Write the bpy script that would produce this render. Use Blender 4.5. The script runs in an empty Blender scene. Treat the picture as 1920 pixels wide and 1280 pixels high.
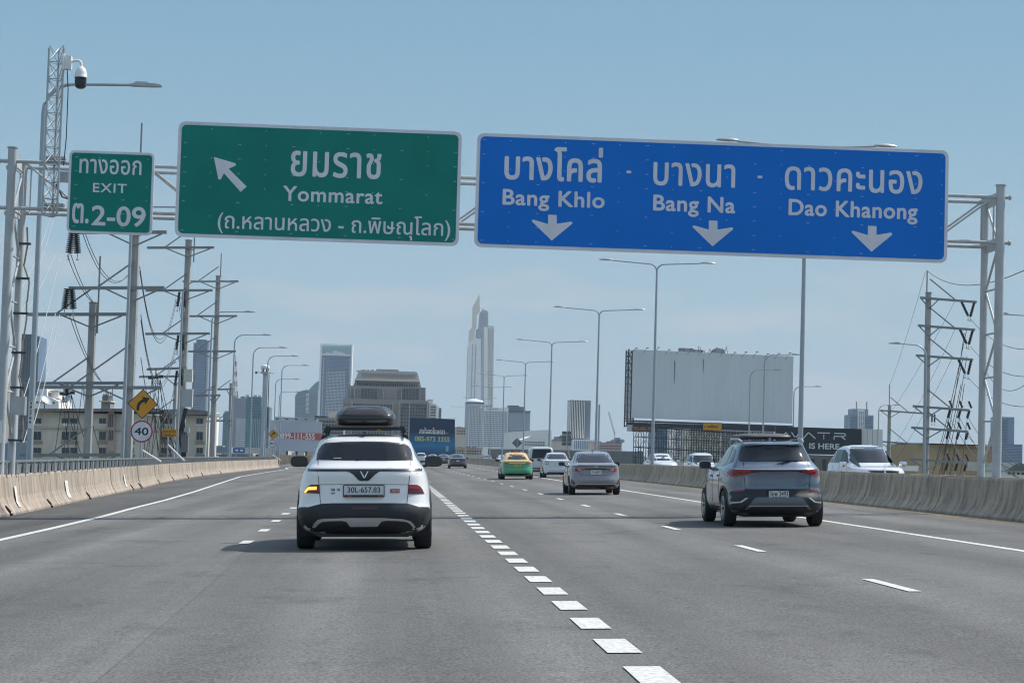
import bpy, bmesh, math, random
import numpy as np
from mathutils import Vector, Matrix, Euler
from mathutils.bvhtree import BVHTree
from mathutils.geometry import delaunay_2d_cdt

sc = bpy.context.scene
col = sc.collection
R = math.radians
random.seed(7)

# ------------------------------------------------------------------ camera
FPX = 3880.0                       # focal length in pixels of a 1920 wide frame
ROLL, YAW, PITCH = R(1.65), math.atan(225 / FPX), math.atan(213 / FPX)
TR = math.tan(ROLL)                # crossfall of the carriageway
EYE = 1.33
cam_rot = Matrix.Rotation(-ROLL, 3, 'Y') @ Matrix.Rotation(-YAW, 3, 'Z') @ Matrix.Rotation(R(90) + PITCH, 3, 'X')
cam_data = bpy.data.cameras.new('camera')
cam_data.sensor_width = 36
cam_data.lens = FPX * 36 / 1920
cam_data.clip_start, cam_data.clip_end = 0.2, 30000
camera = bpy.data.objects.new('camera', cam_data)
col.objects.link(camera)
CAM = Vector((0, 0, EYE))
camera.matrix_world = Matrix.Translation(CAM) @ cam_rot.to_4x4()
sc.camera = camera

# ------------------------------------------------------------------ light
SUN = Vector((0.78, 0.34, 1.0)).normalized()
SUN_EL, SUN_AZ = math.asin(SUN.z), math.atan2(SUN.x, SUN.y)
world = bpy.data.worlds.new('World')
sc.world = world
world.use_nodes = True
wn, wl = world.node_tree.nodes, world.node_tree.links
wn.clear()
sky = wn.new('ShaderNodeTexSky')
sky.sky_type = 'NISHITA'
sky.sun_disc = False
sky.sun_elevation, sky.sun_rotation = SUN_EL, SUN_AZ
sky.altitude = 20
sky.air_density, sky.dust_density, sky.ozone_density = 1.0, 0.4, 1.6
hs = wn.new('ShaderNodeHueSaturation')
hs.inputs['Saturation'].default_value = SKY_SAT = 0.68
hs.inputs['Hue'].default_value = 0.492
geo = wn.new('ShaderNodeTexCoord')
mp = wn.new('ShaderNodeMapping'); mp.inputs['Scale'].default_value = (1, 1, 4.5)
cn = wn.new('ShaderNodeTexNoise'); cn.inputs['Scale'].default_value = 8.0; cn.inputs['Detail'].default_value = 7
cn.inputs['Roughness'].default_value = 0.55
cr = wn.new('ShaderNodeValToRGB')
cr.color_ramp.elements[0].position, cr.color_ramp.elements[1].position = 0.50, 0.62
sep = wn.new('ShaderNodeSeparateXYZ')
hr = wn.new('ShaderNodeMapRange')                # thin clouds only low in the sky
hr.inputs['From Min'].default_value, hr.inputs['From Max'].default_value = 0.02, 0.13
hr.inputs['To Min'].default_value, hr.inputs['To Max'].default_value = 0.95, 0.0
mul = wn.new('ShaderNodeMath'); mul.operation = 'MULTIPLY'
mix = wn.new('ShaderNodeMixRGB'); mix.inputs['Color2'].default_value = (2.35, 2.42, 2.5, 1)
bg = wn.new('ShaderNodeBackground'); bg.inputs['Strength'].default_value = 0.15
out = wn.new('ShaderNodeOutputWorld')
wl.new(sky.outputs[0], hs.inputs['Color'])
wl.new(geo.outputs['Generated'], mp.inputs[0]); wl.new(mp.outputs[0], cn.inputs['Vector'])
wl.new(cn.outputs['Fac'], cr.inputs[0]); wl.new(geo.outputs['Generated'], sep.inputs[0])
wl.new(sep.outputs['Z'], hr.inputs[0]); wl.new(cr.outputs[0], mul.inputs[0]); wl.new(hr.outputs[0], mul.inputs[1])
ab = wn.new('ShaderNodeMath'); ab.operation = 'ABSOLUTE'; wl.new(sep.outputs['Z'], ab.inputs[0])
h2 = wn.new('ShaderNodeMapRange'); h2.interpolation_type = 'SMOOTHSTEP'
h2.inputs['From Min'].default_value, h2.inputs['From Max'].default_value = 0.22, 0.60
h2.inputs['To Min'].default_value, h2.inputs['To Max'].default_value = 0.92, 0.0
wl.new(ab.outputs[0], h2.inputs[0])
m2 = wn.new('ShaderNodeMixRGB'); 
h3 = wn.new('ShaderNodeMapRange'); h3.interpolation_type = 'SMOOTHSTEP'
h3.inputs['From Min'].default_value, h3.inputs['From Max'].default_value = -0.02, 0.24
wl.new(ab.outputs[0], h3.inputs[0])
m3_ = wn.new('ShaderNodeMixRGB'); m3_.inputs['Color1'].default_value = (1.26, 1.86, 2.18, 1); m3_.inputs['Color2'].default_value = (0.58, 1.33, 1.92, 1)
wl.new(h3.outputs[0], m3_.inputs['Fac']); wl.new(m3_.outputs[0], m2.inputs['Color2'])
wl.new(h2.outputs[0], m2.inputs['Fac']); wl.new(hs.outputs[0], m2.inputs['Color1'])
wl.new(mul.outputs[0], mix.inputs['Fac']); wl.new(m2.outputs[0], mix.inputs['Color1'])
wl.new(mix.outputs[0], bg.inputs[0]); wl.new(bg.outputs[0], out.inputs[0])

ld = bpy.data.lights.new('sun', 'SUN')
ld.energy, ld.angle, ld.color = 2.75, R(0.55), (1.0, 0.95, 0.87)
sun = bpy.data.objects.new('sun', ld)
sun.rotation_euler = SUN.to_track_quat('Z', 'Y').to_euler()
sun.location = (60, 20, 90)
col.objects.link(sun)
vs = sc.view_settings
vs.view_transform, vs.look, vs.exposure, vs.gamma = 'Standard', 'None', 0.78, 1.0
vs.use_curve_mapping = False
sc.cycles.use_denoising = True
sc.cycles.filter_width = 1.15
sc.cycles.max_bounces = 6
sc.cycles.volume_bounces = 0
sc.cycles.sample_clamp_indirect = 6
sc.cycles.use_adaptive_sampling = True
sc.cycles.adaptive_threshold = 0.015


# ------------------------------------------------------------------ projection helpers (a pixel ray met with a real plane)
def ray(px, py):
    v = cam_rot @ Vector((px - 960, -(py - 640), -FPX))
    return v


def P(px, py, Y):
    v = ray(px, py)
    return CAM + v * (Y / v.y)


def G(px, py):
    v = ray(px, py)
    t = -EYE / (v.z - v.x * TR)
    return CAM + v * t


def zr(x):
    return x * TR


def PX(px, Y):          # world x of a pixel column near the horizon at distance Y
    return P(px, 850, Y).x


# ------------------------------------------------------------------ materials
MATS = {}


def mat(name, c, rough=0.6, metal=0.0, var=0.0, scale=3.0, bump=0.0, bscale=40.0, coat=0.0, stretch=(1, 1, 1),
        dirt=None, spec=0.5, obj_var=0.0, emit=None, detail=6.0):
    if name in MATS:
        return MATS[name]
    m = bpy.data.materials.new(name)
    m.use_nodes = True
    n, l = m.node_tree.nodes, m.node_tree.links
    b = n['Principled BSDF']
    b.inputs['Base Color'].default_value = (*c, 1)
    b.inputs['Roughness'].default_value = rough
    b.inputs['Metallic'].default_value = metal
    b.inputs['Coat Weight'].default_value = coat
    b.inputs['Coat Roughness'].default_value = 0.06
    b.inputs['Specular IOR Level'].default_value = spec
    if emit:
        b.inputs['Emission Color'].default_value = (*emit[0], 1)
        b.inputs['Emission Strength'].default_value = emit[1]
    tc = n.new('ShaderNodeTexCoord')
    mpn = n.new('ShaderNodeMapping'); mpn.inputs['Scale'].default_value = stretch
    l.new(tc.outputs['Object'], mpn.inputs[0])
    src = None
    if var or dirt or obj_var:
        nz = n.new('ShaderNodeTexNoise'); nz.inputs['Scale'].default_value = scale
        nz.inputs['Detail'].default_value = detail; nz.inputs['Roughness'].default_value = 0.6
        l.new(mpn.outputs[0], nz.inputs['Vector'])
        oi = n.new('ShaderNodeObjectInfo')
        if obj_var:
            ad = n.new('ShaderNodeVectorMath'); ad.operation = 'ADD'
            cmb = n.new('ShaderNodeCombineXYZ')
            ml = n.new('ShaderNodeMath'); ml.operation = 'MULTIPLY'; ml.inputs[1].default_value = 40
            l.new(oi.outputs['Random'], ml.inputs[0])
            l.new(ml.outputs[0], cmb.inputs[0]); l.new(ml.outputs[0], cmb.inputs[1])
            l.new(mpn.outputs[0], ad.inputs[0]); l.new(cmb.outputs[0], ad.inputs[1])
            l.new(ad.outputs[0], nz.inputs['Vector'])
        mr = n.new('ShaderNodeMapRange')
        mr.inputs['From Min'].default_value, mr.inputs['From Max'].default_value = 0.3, 0.7
        mr.inputs['To Min'].default_value, mr.inputs['To Max'].default_value = 1 - var, 1 + var
        l.new(nz.outputs['Fac'], mr.inputs[0])
        vm = n.new('ShaderNodeVectorMath'); vm.operation = 'SCALE'
        vm.inputs[0].default_value = c
        l.new(mr.outputs[0], vm.inputs['Scale'])
        src = vm.outputs[0]
        if obj_var:
            mo = n.new('ShaderNodeMapRange')
            mo.inputs['To Min'].default_value, mo.inputs['To Max'].default_value = 1 - obj_var, 1 + obj_var
            l.new(oi.outputs['Random'], mo.inputs[0])
            v2 = n.new('ShaderNodeVectorMath'); v2.operation = 'SCALE'
            l.new(src, v2.inputs[0]); l.new(mo.outputs[0], v2.inputs['Scale'])
            src = v2.outputs[0]
        if dirt:      # (colour, amount, scale, stretch)
            m3 = n.new('ShaderNodeMapping'); m3.inputs['Scale'].default_value = dirt[3]
            l.new(tc.outputs['Object'], m3.inputs[0])
            n3 = n.new('ShaderNodeTexNoise'); n3.inputs['Scale'].default_value = dirt[2]
            n3.inputs['Detail'].default_value = 7; n3.inputs['Roughness'].default_value = 0.65
            l.new(m3.outputs[0], n3.inputs['Vector'])
            if obj_var:
                a3 = n.new('ShaderNodeVectorMath'); a3.operation = 'ADD'
                l.new(m3.outputs[0], a3.inputs[0]); l.new(cmb.outputs[0], a3.inputs[1])
                l.new(a3.outputs[0], n3.inputs['Vector'])
            r3 = n.new('ShaderNodeMapRange')
            r3.inputs['From Min'].default_value, r3.inputs['From Max'].default_value = 0.43, 0.70
            r3.inputs['To Min'].default_value, r3.inputs['To Max'].default_value = 0, dirt[1]
            l.new(n3.outputs['Fac'], r3.inputs[0])
            mx = n.new('ShaderNodeMixRGB'); mx.inputs['Color2'].default_value = (*dirt[0], 1)
            l.new(r3.outputs[0], mx.inputs['Fac']); l.new(src, mx.inputs['Color1'])
            src = mx.outputs[0]
        l.new(src, b.inputs['Base Color'])
    if bump:
        nb = n.new('ShaderNodeTexNoise'); nb.inputs['Scale'].default_value = bscale
        nb.inputs['Detail'].default_value = 5
        l.new(mpn.outputs[0], nb.inputs['Vector'])
        bp = n.new('ShaderNodeBump'); bp.inputs['Strength'].default_value = bump
        bp.inputs['Distance'].default_value = 0.02
        l.new(nb.outputs['Fac'], bp.inputs['Height']); l.new(bp.outputs[0], b.inputs['Normal'])
    MATS[name] = m
    return m


def asphalt(name, base, warm=0.0):
    m = bpy.data.materials.new(name); m.use_nodes = True
    n, l = m.node_tree.nodes, m.node_tree.links
    b = n['Principled BSDF']; b.inputs['Roughness'].default_value = 0.88
    b.inputs['Specular IOR Level'].default_value = 0.25
    tc = n.new('ShaderNodeTexCoord')

    def noise(scale, det, st=(1, 1, 1), rough=0.55):
        mm = n.new('ShaderNodeMapping'); mm.inputs['Scale'].default_value = st
        l.new(tc.outputs['Object'], mm.inputs[0])
        q = n.new('ShaderNodeTexNoise'); q.inputs['Scale'].default_value = scale
        q.inputs['Detail'].default_value = det; q.inputs['Roughness'].default_value = rough
        l.new(mm.outputs[0], q.inputs['Vector'])
        return q.outputs['Fac']

    def rng(x, a, b_, c, d):
        r = n.new('ShaderNodeMapRange')
        for k, v in zip(('From Min', 'From Max', 'To Min', 'To Max'), (a, b_, c, d)):
            r.inputs[k].default_value = v
        l.new(x, r.inputs[0]); return r.outputs[0]

    def mulf(a, b_):
        r = n.new('ShaderNodeMath'); r.operation = 'MULTIPLY'
        l.new(a, r.inputs[0]); l.new(b_, r.inputs[1]); return r.outputs[0]
    big = rng(noise(0.35, 4, (1, 0.22, 1)), 0.3, 0.7, 0.80, 1.20)        # long worn patches along the lanes
    wheel = rng(noise(0.9, 3, (1.6, 0.02, 1)), 0.3, 0.7, 0.86, 1.13)     # wheel tracks
    mid = rng(noise(4.0, 5), 0.3, 0.7, 0.93, 1.07)
    fine = rng(noise(45, 3, rough=0.7), 0.33, 0.67, 0.45, 1.65)
    grit = rng(noise(150, 2, rough=0.8), 0.33, 0.67, 0.7, 1.32)
    f = mulf(mulf(mulf(big, wheel), mid), mulf(fine, grit))
    sx = n.new('ShaderNodeSeparateXYZ'); l.new(tc.outputs['Object'], sx.inputs[0])
    wob = n.new('ShaderNodeMath'); wob.operation = 'MULTIPLY_ADD'; wob.inputs[1].default_value = 1.2
    l.new(noise(0.12, 2, (1, .3, 1)), wob.inputs[0]); l.new(sx.outputs['X'], wob.inputs[2])
    sn = n.new('ShaderNodeMath'); sn.operation = 'MULTIPLY'; sn.inputs[1].default_value = 2 * math.pi / 1.82
    cs_ = n.new('ShaderNodeMath'); cs_.operation = 'COSINE'
    l.new(wob.outputs[0], sn.inputs[0]); l.new(sn.outputs[0], cs_.inputs[0])
    f = mulf(f, rng(cs_.outputs[0], -1, 1, 0.88, 1.09))                   # polished wheel tracks
    f = mulf(f, rng(noise(0.7, 5, (1, .5, 1), .7), .56, .68, 1.0, .74))    # oil stains
    vo = n.new('ShaderNodeTexVoronoi'); vo.inputs['Scale'].default_value = 26
    l.new(tc.outputs['Object'], vo.inputs['Vector'])
    spk = rng(vo.outputs['Distance'], 0.03, 0.10, 1.9, 1.0)
    f = mulf(f, spk)
    vm = n.new('ShaderNodeVectorMath'); vm.operation = 'SCALE'
    vm.inputs[0].default_value = base
    l.new(f, vm.inputs['Scale']); l.new(vm.outputs[0], b.inputs['Base Color'])
    bp = n.new('ShaderNodeBump'); bp.inputs['Strength'].default_value = 0.5; bp.inputs['Distance'].default_value = 0.01
    l.new(noise(60, 4, rough=0.7), bp.inputs['Height']); l.new(bp.outputs[0], b.inputs['Normal'])
    return m


# ------------------------------------------------------------------ object helpers
def tag(o, label=None, cat=None, group=None, kind=None):
    if label: o['label'] = label
    if cat: o['category'] = cat
    if group: o['group'] = group
    if kind: o['kind'] = kind
    return o


def thing(name, label, cat, loc=(0, 0, 0), group=None, rz=0, tilt=0):
    o = bpy.data.objects.new(name, None)
    o.empty_display_size = 0.2
    col.objects.link(o)
    o.location = loc
    o.rotation_euler = (0, -tilt, rz)
    return tag(o, label, cat, group)


def link(name, me, m=None, parent=None, world_co=False, loc=None, rot=None):
    o = bpy.data.objects.new(name, me)
    if m is not None:
        me.materials.clear(); me.materials.append(m)
    col.objects.link(o)
    if parent is not None:
        o.parent = parent
        if world_co:
            p = parent
            M = Matrix.Identity(4)
            while p is not None:
                M = p.matrix_parent_inverse @ Matrix.LocRotScale(p.location, p.rotation_euler, p.scale) @ M if p.parent else Matrix.LocRotScale(p.location, p.rotation_euler, p.scale) @ M
                p = p.parent
            o.matrix_parent_inverse = M.inverted()
    if loc is not None: o.location = loc
    if rot is not None: o.rotation_euler = rot
    return o


def kids(o):
    return [c for c in o.children]


def copy_tree(o, parent=None):
    c = o.copy(); col.objects.link(c); c.parent = parent
    for ch in list(o.children):
        copy_tree(ch, c)
    return c


class MB:
    def __init__(s): s.v, s.f = [], []

    def add(s, vs, fs):
        k = len(s.v); s.v += [tuple(v) for v in vs]; s.f += [tuple(i + k for i in f) for f in fs]; return s

    def box(s, x0, x1, y0, y1, z0, z1, M=None):
        vs = [(x, y, z) for z in (z0, z1) for y in (y0, y1) for x in (x0, x1)]
        if M is not None: vs = [M @ Vector(v) for v in vs]
        return s.add(vs, [(0, 2, 3, 1), (4, 5, 7, 6), (0, 1, 5, 4), (2, 6, 7, 3), (0, 4, 6, 2), (1, 3, 7, 5)])

    def tube(s, pts, r, n=8, cap=True, r2=None):
        pts = [Vector(p) for p in pts]
        rings = []
        N = len(pts)
        for i, p in enumerate(pts):
            t = (pts[min(i + 1, N - 1)] - pts[max(i - 1, 0)]).normalized()
            a = Vector((0, 0, 1)) if abs(t.z) < 0.9 else Vector((1, 0, 0))
            u = t.cross(a).normalized(); w = t.cross(u)
            rr = r if r2 is None else r + (r2 - r) * i / (N - 1)
            rings.append([p + (u * math.cos(q) + w * math.sin(q)) * rr for q in [2 * math.pi * k / n for k in range(n)]])
        vs = [v for rg in rings for v in rg]
        fs = [(i * n + k, i * n + (k + 1) % n, (i + 1) * n + (k + 1) % n, (i + 1) * n + k) for i in range(N - 1) for k in range(n)]
        if cap: fs += [tuple(range(n))[::-1], tuple((N - 1) * n + k for k in range(n))]
        return s.add(vs, fs)

    def bar(s, a, b, w, h=None):     # rectangular bar between two points
        h = h or w
        a, b = Vector(a), Vector(b)
        t = (b - a).normalized()
        up = Vector((0, 0, 1)) if abs(t.z) < 0.95 else Vector((0, 1, 0))
        u = t.cross(up).normalized() * w / 2; v = u.cross(t).normalized() * h / 2
        vs = [a - u - v, a + u - v, a + u + v, a - u + v, b - u - v, b + u - v, b + u + v, b - u + v]
        return s.add(vs, [(0, 1, 2, 3), (7, 6, 5, 4), (0, 4, 5, 1), (1, 5, 6, 2), (2, 6, 7, 3), (3, 7, 4, 0)])

    def prism(s, poly, y0, y1, M=None):      # poly in (x,z), extruded along y
        n = len(poly)
        vs = [(x, y0, z) for x, z in poly] + [(x, y1, z) for x, z in poly]
        if M is not None: vs = [M @ Vector(v) for v in vs]
        fs = [tuple(range(n)), tuple(range(2 * n - 1, n - 1, -1))] + [((i + 1) % n, i, i + n, (i + 1) % n + n) for i in range(n)]
        return s.add(vs, fs)

    def lathe(s, prof, n=20, c=(0, 0, 0)):       # (r,z) profile round z
        vs, fs = [], []
        for r_, z in prof:
            for k in range(n):
                q = 2 * math.pi * k / n
                vs.append((c[0] + r_ * math.cos(q), c[1] + r_ * math.sin(q), c[2] + z))
        for i in range(len(prof) - 1):
            for k in range(n):
                fs.append((i * n + k, i * n + (k + 1) % n, (i + 1) * n + (k + 1) % n, (i + 1) * n + k))
        fs.append(tuple(range(n))[::-1]); fs.append(tuple((len(prof) - 1) * n + k for k in range(n)))
        return s.add(vs, fs)

    def mesh(s, name, smooth=False):
        me = bpy.data.meshes.new(name)
        me.from_pydata(s.v, [], s.f)
        bm = bmesh.new(); bm.from_mesh(me)
        bmesh.ops.recalc_face_normals(bm, faces=bm.faces)
        bm.to_mesh(me); bm.free()
        if smooth:
            me.polygons.foreach_set('use_smooth', [True] * len(me.polygons))
            try: me.set_sharp_from_angle(angle=R(40))
            except Exception: pass
        me.update()
        return me

    def build(s, name, m, parent=None, world_co=False, smooth=False, loc=None, rot=None, kind=None):
        o = link(name, s.mesh(name, smooth), m, parent, world_co, loc, rot)
        if kind: o['kind'] = kind
        return o


def rounded(x0, x1, z0, z1, r, n=6):
    pts = []
    for cx, cz, a0 in ((x1 - r, z1 - r, 0), (x0 + r, z1 - r, 90), (x0 + r, z0 + r, 180), (x1 - r, z0 + r, 270)):
        for k in range(n + 1):
            a = R(a0 + 90 * k / n)
            pts.append((cx + r * math.cos(a), cz + r * math.sin(a)))
    return pts


_TXT = {}


def text_mesh(s, bold=0.0, space=1.0):
    """outline of a line of text, every glyph contour filled on its own so overlapping strokes stay solid"""
    key = (s, space)
    if key in _TXT: return _TXT[key]
    c = bpy.data.curves.new('lettering', 'FONT')
    c.body = s; c.space_character = space
    o = bpy.data.objects.new('lettering', c); col.objects.link(o)
    for q in bpy.context.selected_objects: q.select_set(False)
    bpy.context.view_layer.objects.active = o; o.select_set(True)
    bpy.ops.object.convert(target='CURVE')
    loops = []
    for sp in o.data.splines:
        if sp.type != 'BEZIER': continue
        bp = sp.bezier_points; N = len(bp); pts = []
        for a in range(N):
            p, q = bp[a], bp[(a + 1) % N]
            straight = (p.handle_right - p.co).length < 1e-5 and (q.handle_left - q.co).length < 1e-5
            n_ = 1 if straight else 5
            for t_ in range(n_):
                u = t_ / n_
                pts.append(p.co * (1 - u) ** 3 + p.handle_right * 3 * u * (1 - u) ** 2 + q.handle_left * 3 * u * u * (1 - u) + q.co * u ** 3)
        cl = [pts[0]]
        for p in pts[1:]:
            if (p - cl[-1]).length > 1e-4: cl.append(p)
        if (cl[0] - cl[-1]).length < 1e-4: cl.pop()
        if len(cl) > 2: loops.append(cl)
    bpy.data.objects.remove(o)
    area = lambda L: sum(L[k].x * L[(k + 1) % len(L)].y - L[(k + 1) % len(L)].x * L[k].y for k in range(len(L))) / 2
    big = max(loops, key=lambda L: abs(area(L)))
    sg = math.copysign(1, area(big))

    def inside(pt, L):
        r_ = False; k = len(L) - 1
        for m_ in range(len(L)):
            if (L[m_].y > pt.y) != (L[k].y > pt.y) and pt.x < (L[k].x - L[m_].x) * (pt.y - L[m_].y) / (L[k].y - L[m_].y) + L[m_].x: r_ = not r_
            k = m_
        return r_
    nest = [any(inside(L[0], K) and inside(L[len(L) // 2], K) for K in loops if K is not L) for L in loops]
    outer = [L for L, n_ in zip(loops, nest) if area(L) * sg > 0 or not n_]; holes = [L for L, n_ in zip(loops, nest) if area(L) * sg <= 0 and n_]
    co, fs = [], []
    for n_o, L in enumerate(outer):
        mine = [h for h in holes if inside(h[0], L) and inside(h[len(h) // 2], L)]
        polys = [L] + mine
        flat = [p for q in polys for p in q]
        ed, k = [], 0
        for q in polys:
            ed += [(k + i_, k + (i_ + 1) % len(q)) for i_ in range(len(q))]; k += len(q)
        vo_, _, fo_ = delaunay_2d_cdt([Vector((p.x, p.y)) for p in flat], ed, [], 1, 1e-6)[:3]
        k = len(co); co += [(p.x, p.y, .00005 * (n_o % 7)) for p in vo_]
        for t_ in fo_:
            c_ = sum((vo_[i_] for i_ in t_), Vector((0, 0))) / len(t_)
            if any(inside(c_, h_) for h_ in mine): continue
            a_ = (vo_[t_[1]] - vo_[t_[0]]).cross(vo_[t_[2]] - vo_[t_[0]])
            fs.append(tuple(i_ + k for i_ in (t_ if a_ > 0 else t_[::-1])))
    co = np.array(co)
    _TXT[key] = (co, fs, co.min(0), co.max(0))
    return _TXT[key]


def text_obj(s, x0, x1, z0, z1, y, m, parent, bold=0.0, depth=0.006, name='lettering', space=1.0, world_co=False, M=None, rot=None):
    """text filling the rectangle x0..x1, z0..z1 in a vertical plane facing -y"""
    co, fs, mn, mx_ = text_mesh(s, bold, space)
    bb = bold * (z1 - z0) * .75; x0 += bb; x1 -= bb; z0 += bb; z1 -= bb
    sx = (x1 - x0) / (mx_[0] - mn[0]); sz = (z1 - z0) / (mx_[1] - mn[1])
    n = len(co)
    fr = [(x0 + (p[0] - mn[0]) * sx, y - depth - p[2], z0 + (p[1] - mn[1]) * sz) for p in co]
    bk = [(a, y + 0.002 + (b - y + depth), c) for a, b, c in fr]
    cnt = {}
    for f in fs:
        for i in range(len(f)):
            e = (f[i], f[(i + 1) % len(f)]); cnt[tuple(sorted(e))] = cnt.get(tuple(sorted(e)), 0) + 1
    faces = list(fs)
    for f in fs:
        for i in range(len(f)):
            a, b = f[i], f[(i + 1) % len(f)]
            if cnt[tuple(sorted((a, b)))] == 1: faces.append((b, a, a + n, b + n))
    base = fr + bk
    V, F = [], []
    b = bold * (z1 - z0) * .75
    offs = [(0, 0)] if not bold else [(0, 0)] + [(b * math.cos(R(q)), b * math.sin(R(q))) for q in range(0, 360, 45)]
    for i, (ox, oz) in enumerate(offs):
        k = len(V)
        V += [(p[0] + ox, p[1] + (.0004 * i if bold else 0), p[2] + oz) for p in base]
        F += [tuple(j + k for j in f) for f in faces]
    me = bpy.data.meshes.new(name)
    me.from_pydata(V, [], F)
    return link(name, me, m, parent, world_co)


# ------------------------------------------------------------------ shared materials
M_white_paint = mat('road_paint_white', (0.70, 0.685, 0.63), 0.6, var=0.07, scale=9, dirt=((0.26, 0.255, 0.24), 0.8, 22, (1, 1, 1)), bump=0.2)
M_yellow_paint = mat('road_paint_yellow', (0.70, 0.43, 0.14), 0.6, var=0.1, scale=9, dirt=((0.25, 0.22, 0.18), 0.8, 6, (1, 1, 1)))
M_galv = mat('galvanised_steel', (0.40, 0.42, 0.43), 0.45, 0.55, var=0.10, scale=4, bump=0.05)
M_post = mat('gantry_grey_paint', (0.44, 0.47, 0.48), 0.55, 0.0, var=0.06, scale=3, dirt=((0.30, 0.29, 0.26), 0.5, 2.2, (3, 3, 0.5)))
M_lamp = mat('lamp_grey_steel', (0.36, 0.40, 0.43), 0.4, 0.45, var=0.06)
M_dark = mat('dark_steel', (0.06, 0.07, 0.08), 0.55, 0.3, var=0.1)
M_black = mat('black_plastic', (0.018, 0.019, 0.021), 0.42, var=0.1)
M_rubber = mat('tyre_rubber', (0.022, 0.022, 0.023), 0.85, var=0.15, scale=20)
M_whiteplastic = mat('white_plastic', (0.72, 0.72, 0.70), 0.4, var=0.03)
M_sign_white = mat('sign_reflective_white', (0.70, 0.69, 0.73), 0.45, var=0.03, scale=2, dirt=((0.42, 0.42, 0.44), 0.35, 1.5, (1, 1, 1)))
M_sign_green = mat('sign_reflective_green', (0.003, 0.20, 0.155), 0.6, spec=.25, var=0.09, scale=0.9, detail=2)
M_sign_blue = mat('sign_reflective_blue', (0.002, 0.165, 0.60), 0.6, spec=.25, var=0.05, scale=0.6, detail=2)
M_wire = mat('wire_dark', (0.05, 0.055, 0.06), 0.6)
M_wire_light = mat('wire_aluminium', (0.42, 0.44, 0.46), 0.45, 0.3)

# ------------------------------------------------------------------ ground and road
g = MB(); g.box(-9000, 9000, -900, 9500, -15.0, -14.0)
city_ground = g.build('ground', mat('city_ground', (0.16, 0.165, 0.15), 0.95, var=0.3, scale=0.01, dirt=((0.05, 0.08, 0.035), 0.8, 0.006, (1, 1, 1))))
tag(city_ground, kind='structure')


def bend(Y):
    return 0 if Y < 330 else -((Y - 330) ** 2) / 1900.0


LFACE = [(-30, -8.3), (46, -8.33), (51, -8.5), (57, -8.8), (77, -9.72), (85, -10.05), (100, -10.9), (115, -11.6), (143, -12.2), (180, -12.25), (224, -12.1)]


def lface(Y):
    return float(np.interp(Y, [p[0] for p in LFACE], [p[1] for p in LFACE]))


rows = [-30 + 6 * k for k in range(105)]
g = MB(); vs = []
for Y in rows:
    b_ = bend(Y)
    xl, xr = -15.5 + b_, 13.25 + b_
    vs += [(xl, Y, zr(xl)), (xr, Y, zr(xr)), (xr, Y, zr(xr) - 1.2), (xl, Y, zr(xl) - 1.2)]
fs = []
for i in range(len(rows) - 1):
    a = i * 4
    for k in range(4): fs.append((a + k, a + (k + 1) % 4, a + 4 + (k + 1) % 4, a + 4 + k))
g.add(vs, fs)
M_asph = asphalt('asphalt', (0.130, 0.127, 0.119))
M_asph_sh = asphalt('asphalt_shoulder', (0.094, 0.092, 0.088))
M_conc_deck = mat('deck_concrete', (0.30, 0.29, 0.27), 0.9, var=0.12)
road = g.build('road', M_asph); tag(road, kind='structure')


def ribbon(path, w, lift, name, m, parent=None, kind=None, zf=zr):
    """flat strip along (x,y) points, w wide, lying on the crossfall"""
    vs, fs = [], []
    P2 = [Vector((p[0], p[1])) for p in path]
    for i, p in enumerate(P2):
        t = (P2[min(i + 1, len(P2) - 1)] - P2[max(i - 1, 0)]).normalized()
        nn = Vector((t.y, -t.x)) * w / 2
        for q in (p - nn, p + nn): vs.append((q.x, q.y, zf(q.x) + lift))
    for i in range(len(P2) - 1): fs.append((2 * i, 2 * i + 1, 2 * i + 3, 2 * i + 2))
    me = bpy.data.meshes.new(name); me.from_pydata(vs, [], fs)
    o = link(name, me, m, parent)
    if kind: o['kind'] = kind
    return o


# left edge line, then shoulder between it and the barrier
edge_px = [(0, 1012.5), (100, 990), (195, 967.5), (250, 952.5), (310, 937.5), (365, 921.5), (415, 905), (450, 893.5), (500, 885), (540, 879)]
edge = [(G(*p).x, G(*p).y) for p in edge_px]
edge = [(edge[0][0] - 0.02, -20)] + [(edge[0][0], 10)] + edge + [(-10.9, 215), (-11.2, 235)]
sh = MB(); vs = []
for (x, y) in edge:
    lf = lface(min(y, 224)) - 0.05
    for k in range(2):
        xx = (lf, x)[k]; vs.append((xx, y, zr(xx) + 0.004))
sh.add(vs, [(2 * i, 2 * i + 1, 2 * i + 3, 2 * i + 2) for i in range(len(edge) - 1)])
o = sh.build('road_shoulder', M_asph_sh); tag(o, kind='structure')
ribbon([(x, y) for x, y in edge], 0.16, 0.008, 'edge_line', M_white_paint, road)
sline = [(8.80 + bend(y), y) for y in range(-20, 168, 6)]
ribbon(sline, 0.15, 0.004, 'edge_line', M_white_paint, road)
ribbon([(12.25 + bend(y), y) for y in range(-20, 420, 6)], 0.27, 0.004, 'yellow_edge_line', M_yellow_paint, road)
# faint old lines left under the new paint
M_old = asphalt('asphalt_scar', (0.140, 0.138, 0.131))
ribbon([(-1.72, 8), (-1.80, 14), (-1.92, 22), (-2.1, 30)], 0.17, 0.004, 'worn_line_scar', M_old, road)


def dash(x, y, w, L, slant=0.0):
    me = bpy.data.meshes.new('lane_dash')
    me.from_pydata([(x + sx * w / 2, y + sy * L / 2, zr(x + sx * w / 2) + 0.004 + 0.004) for sx, sy in ((-1, -1), (1, -1), (1, 1), (-1, 1))], [], [(0, 1, 2, 3)])
    link('lane_dash', me, M_white_paint, road)


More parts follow.
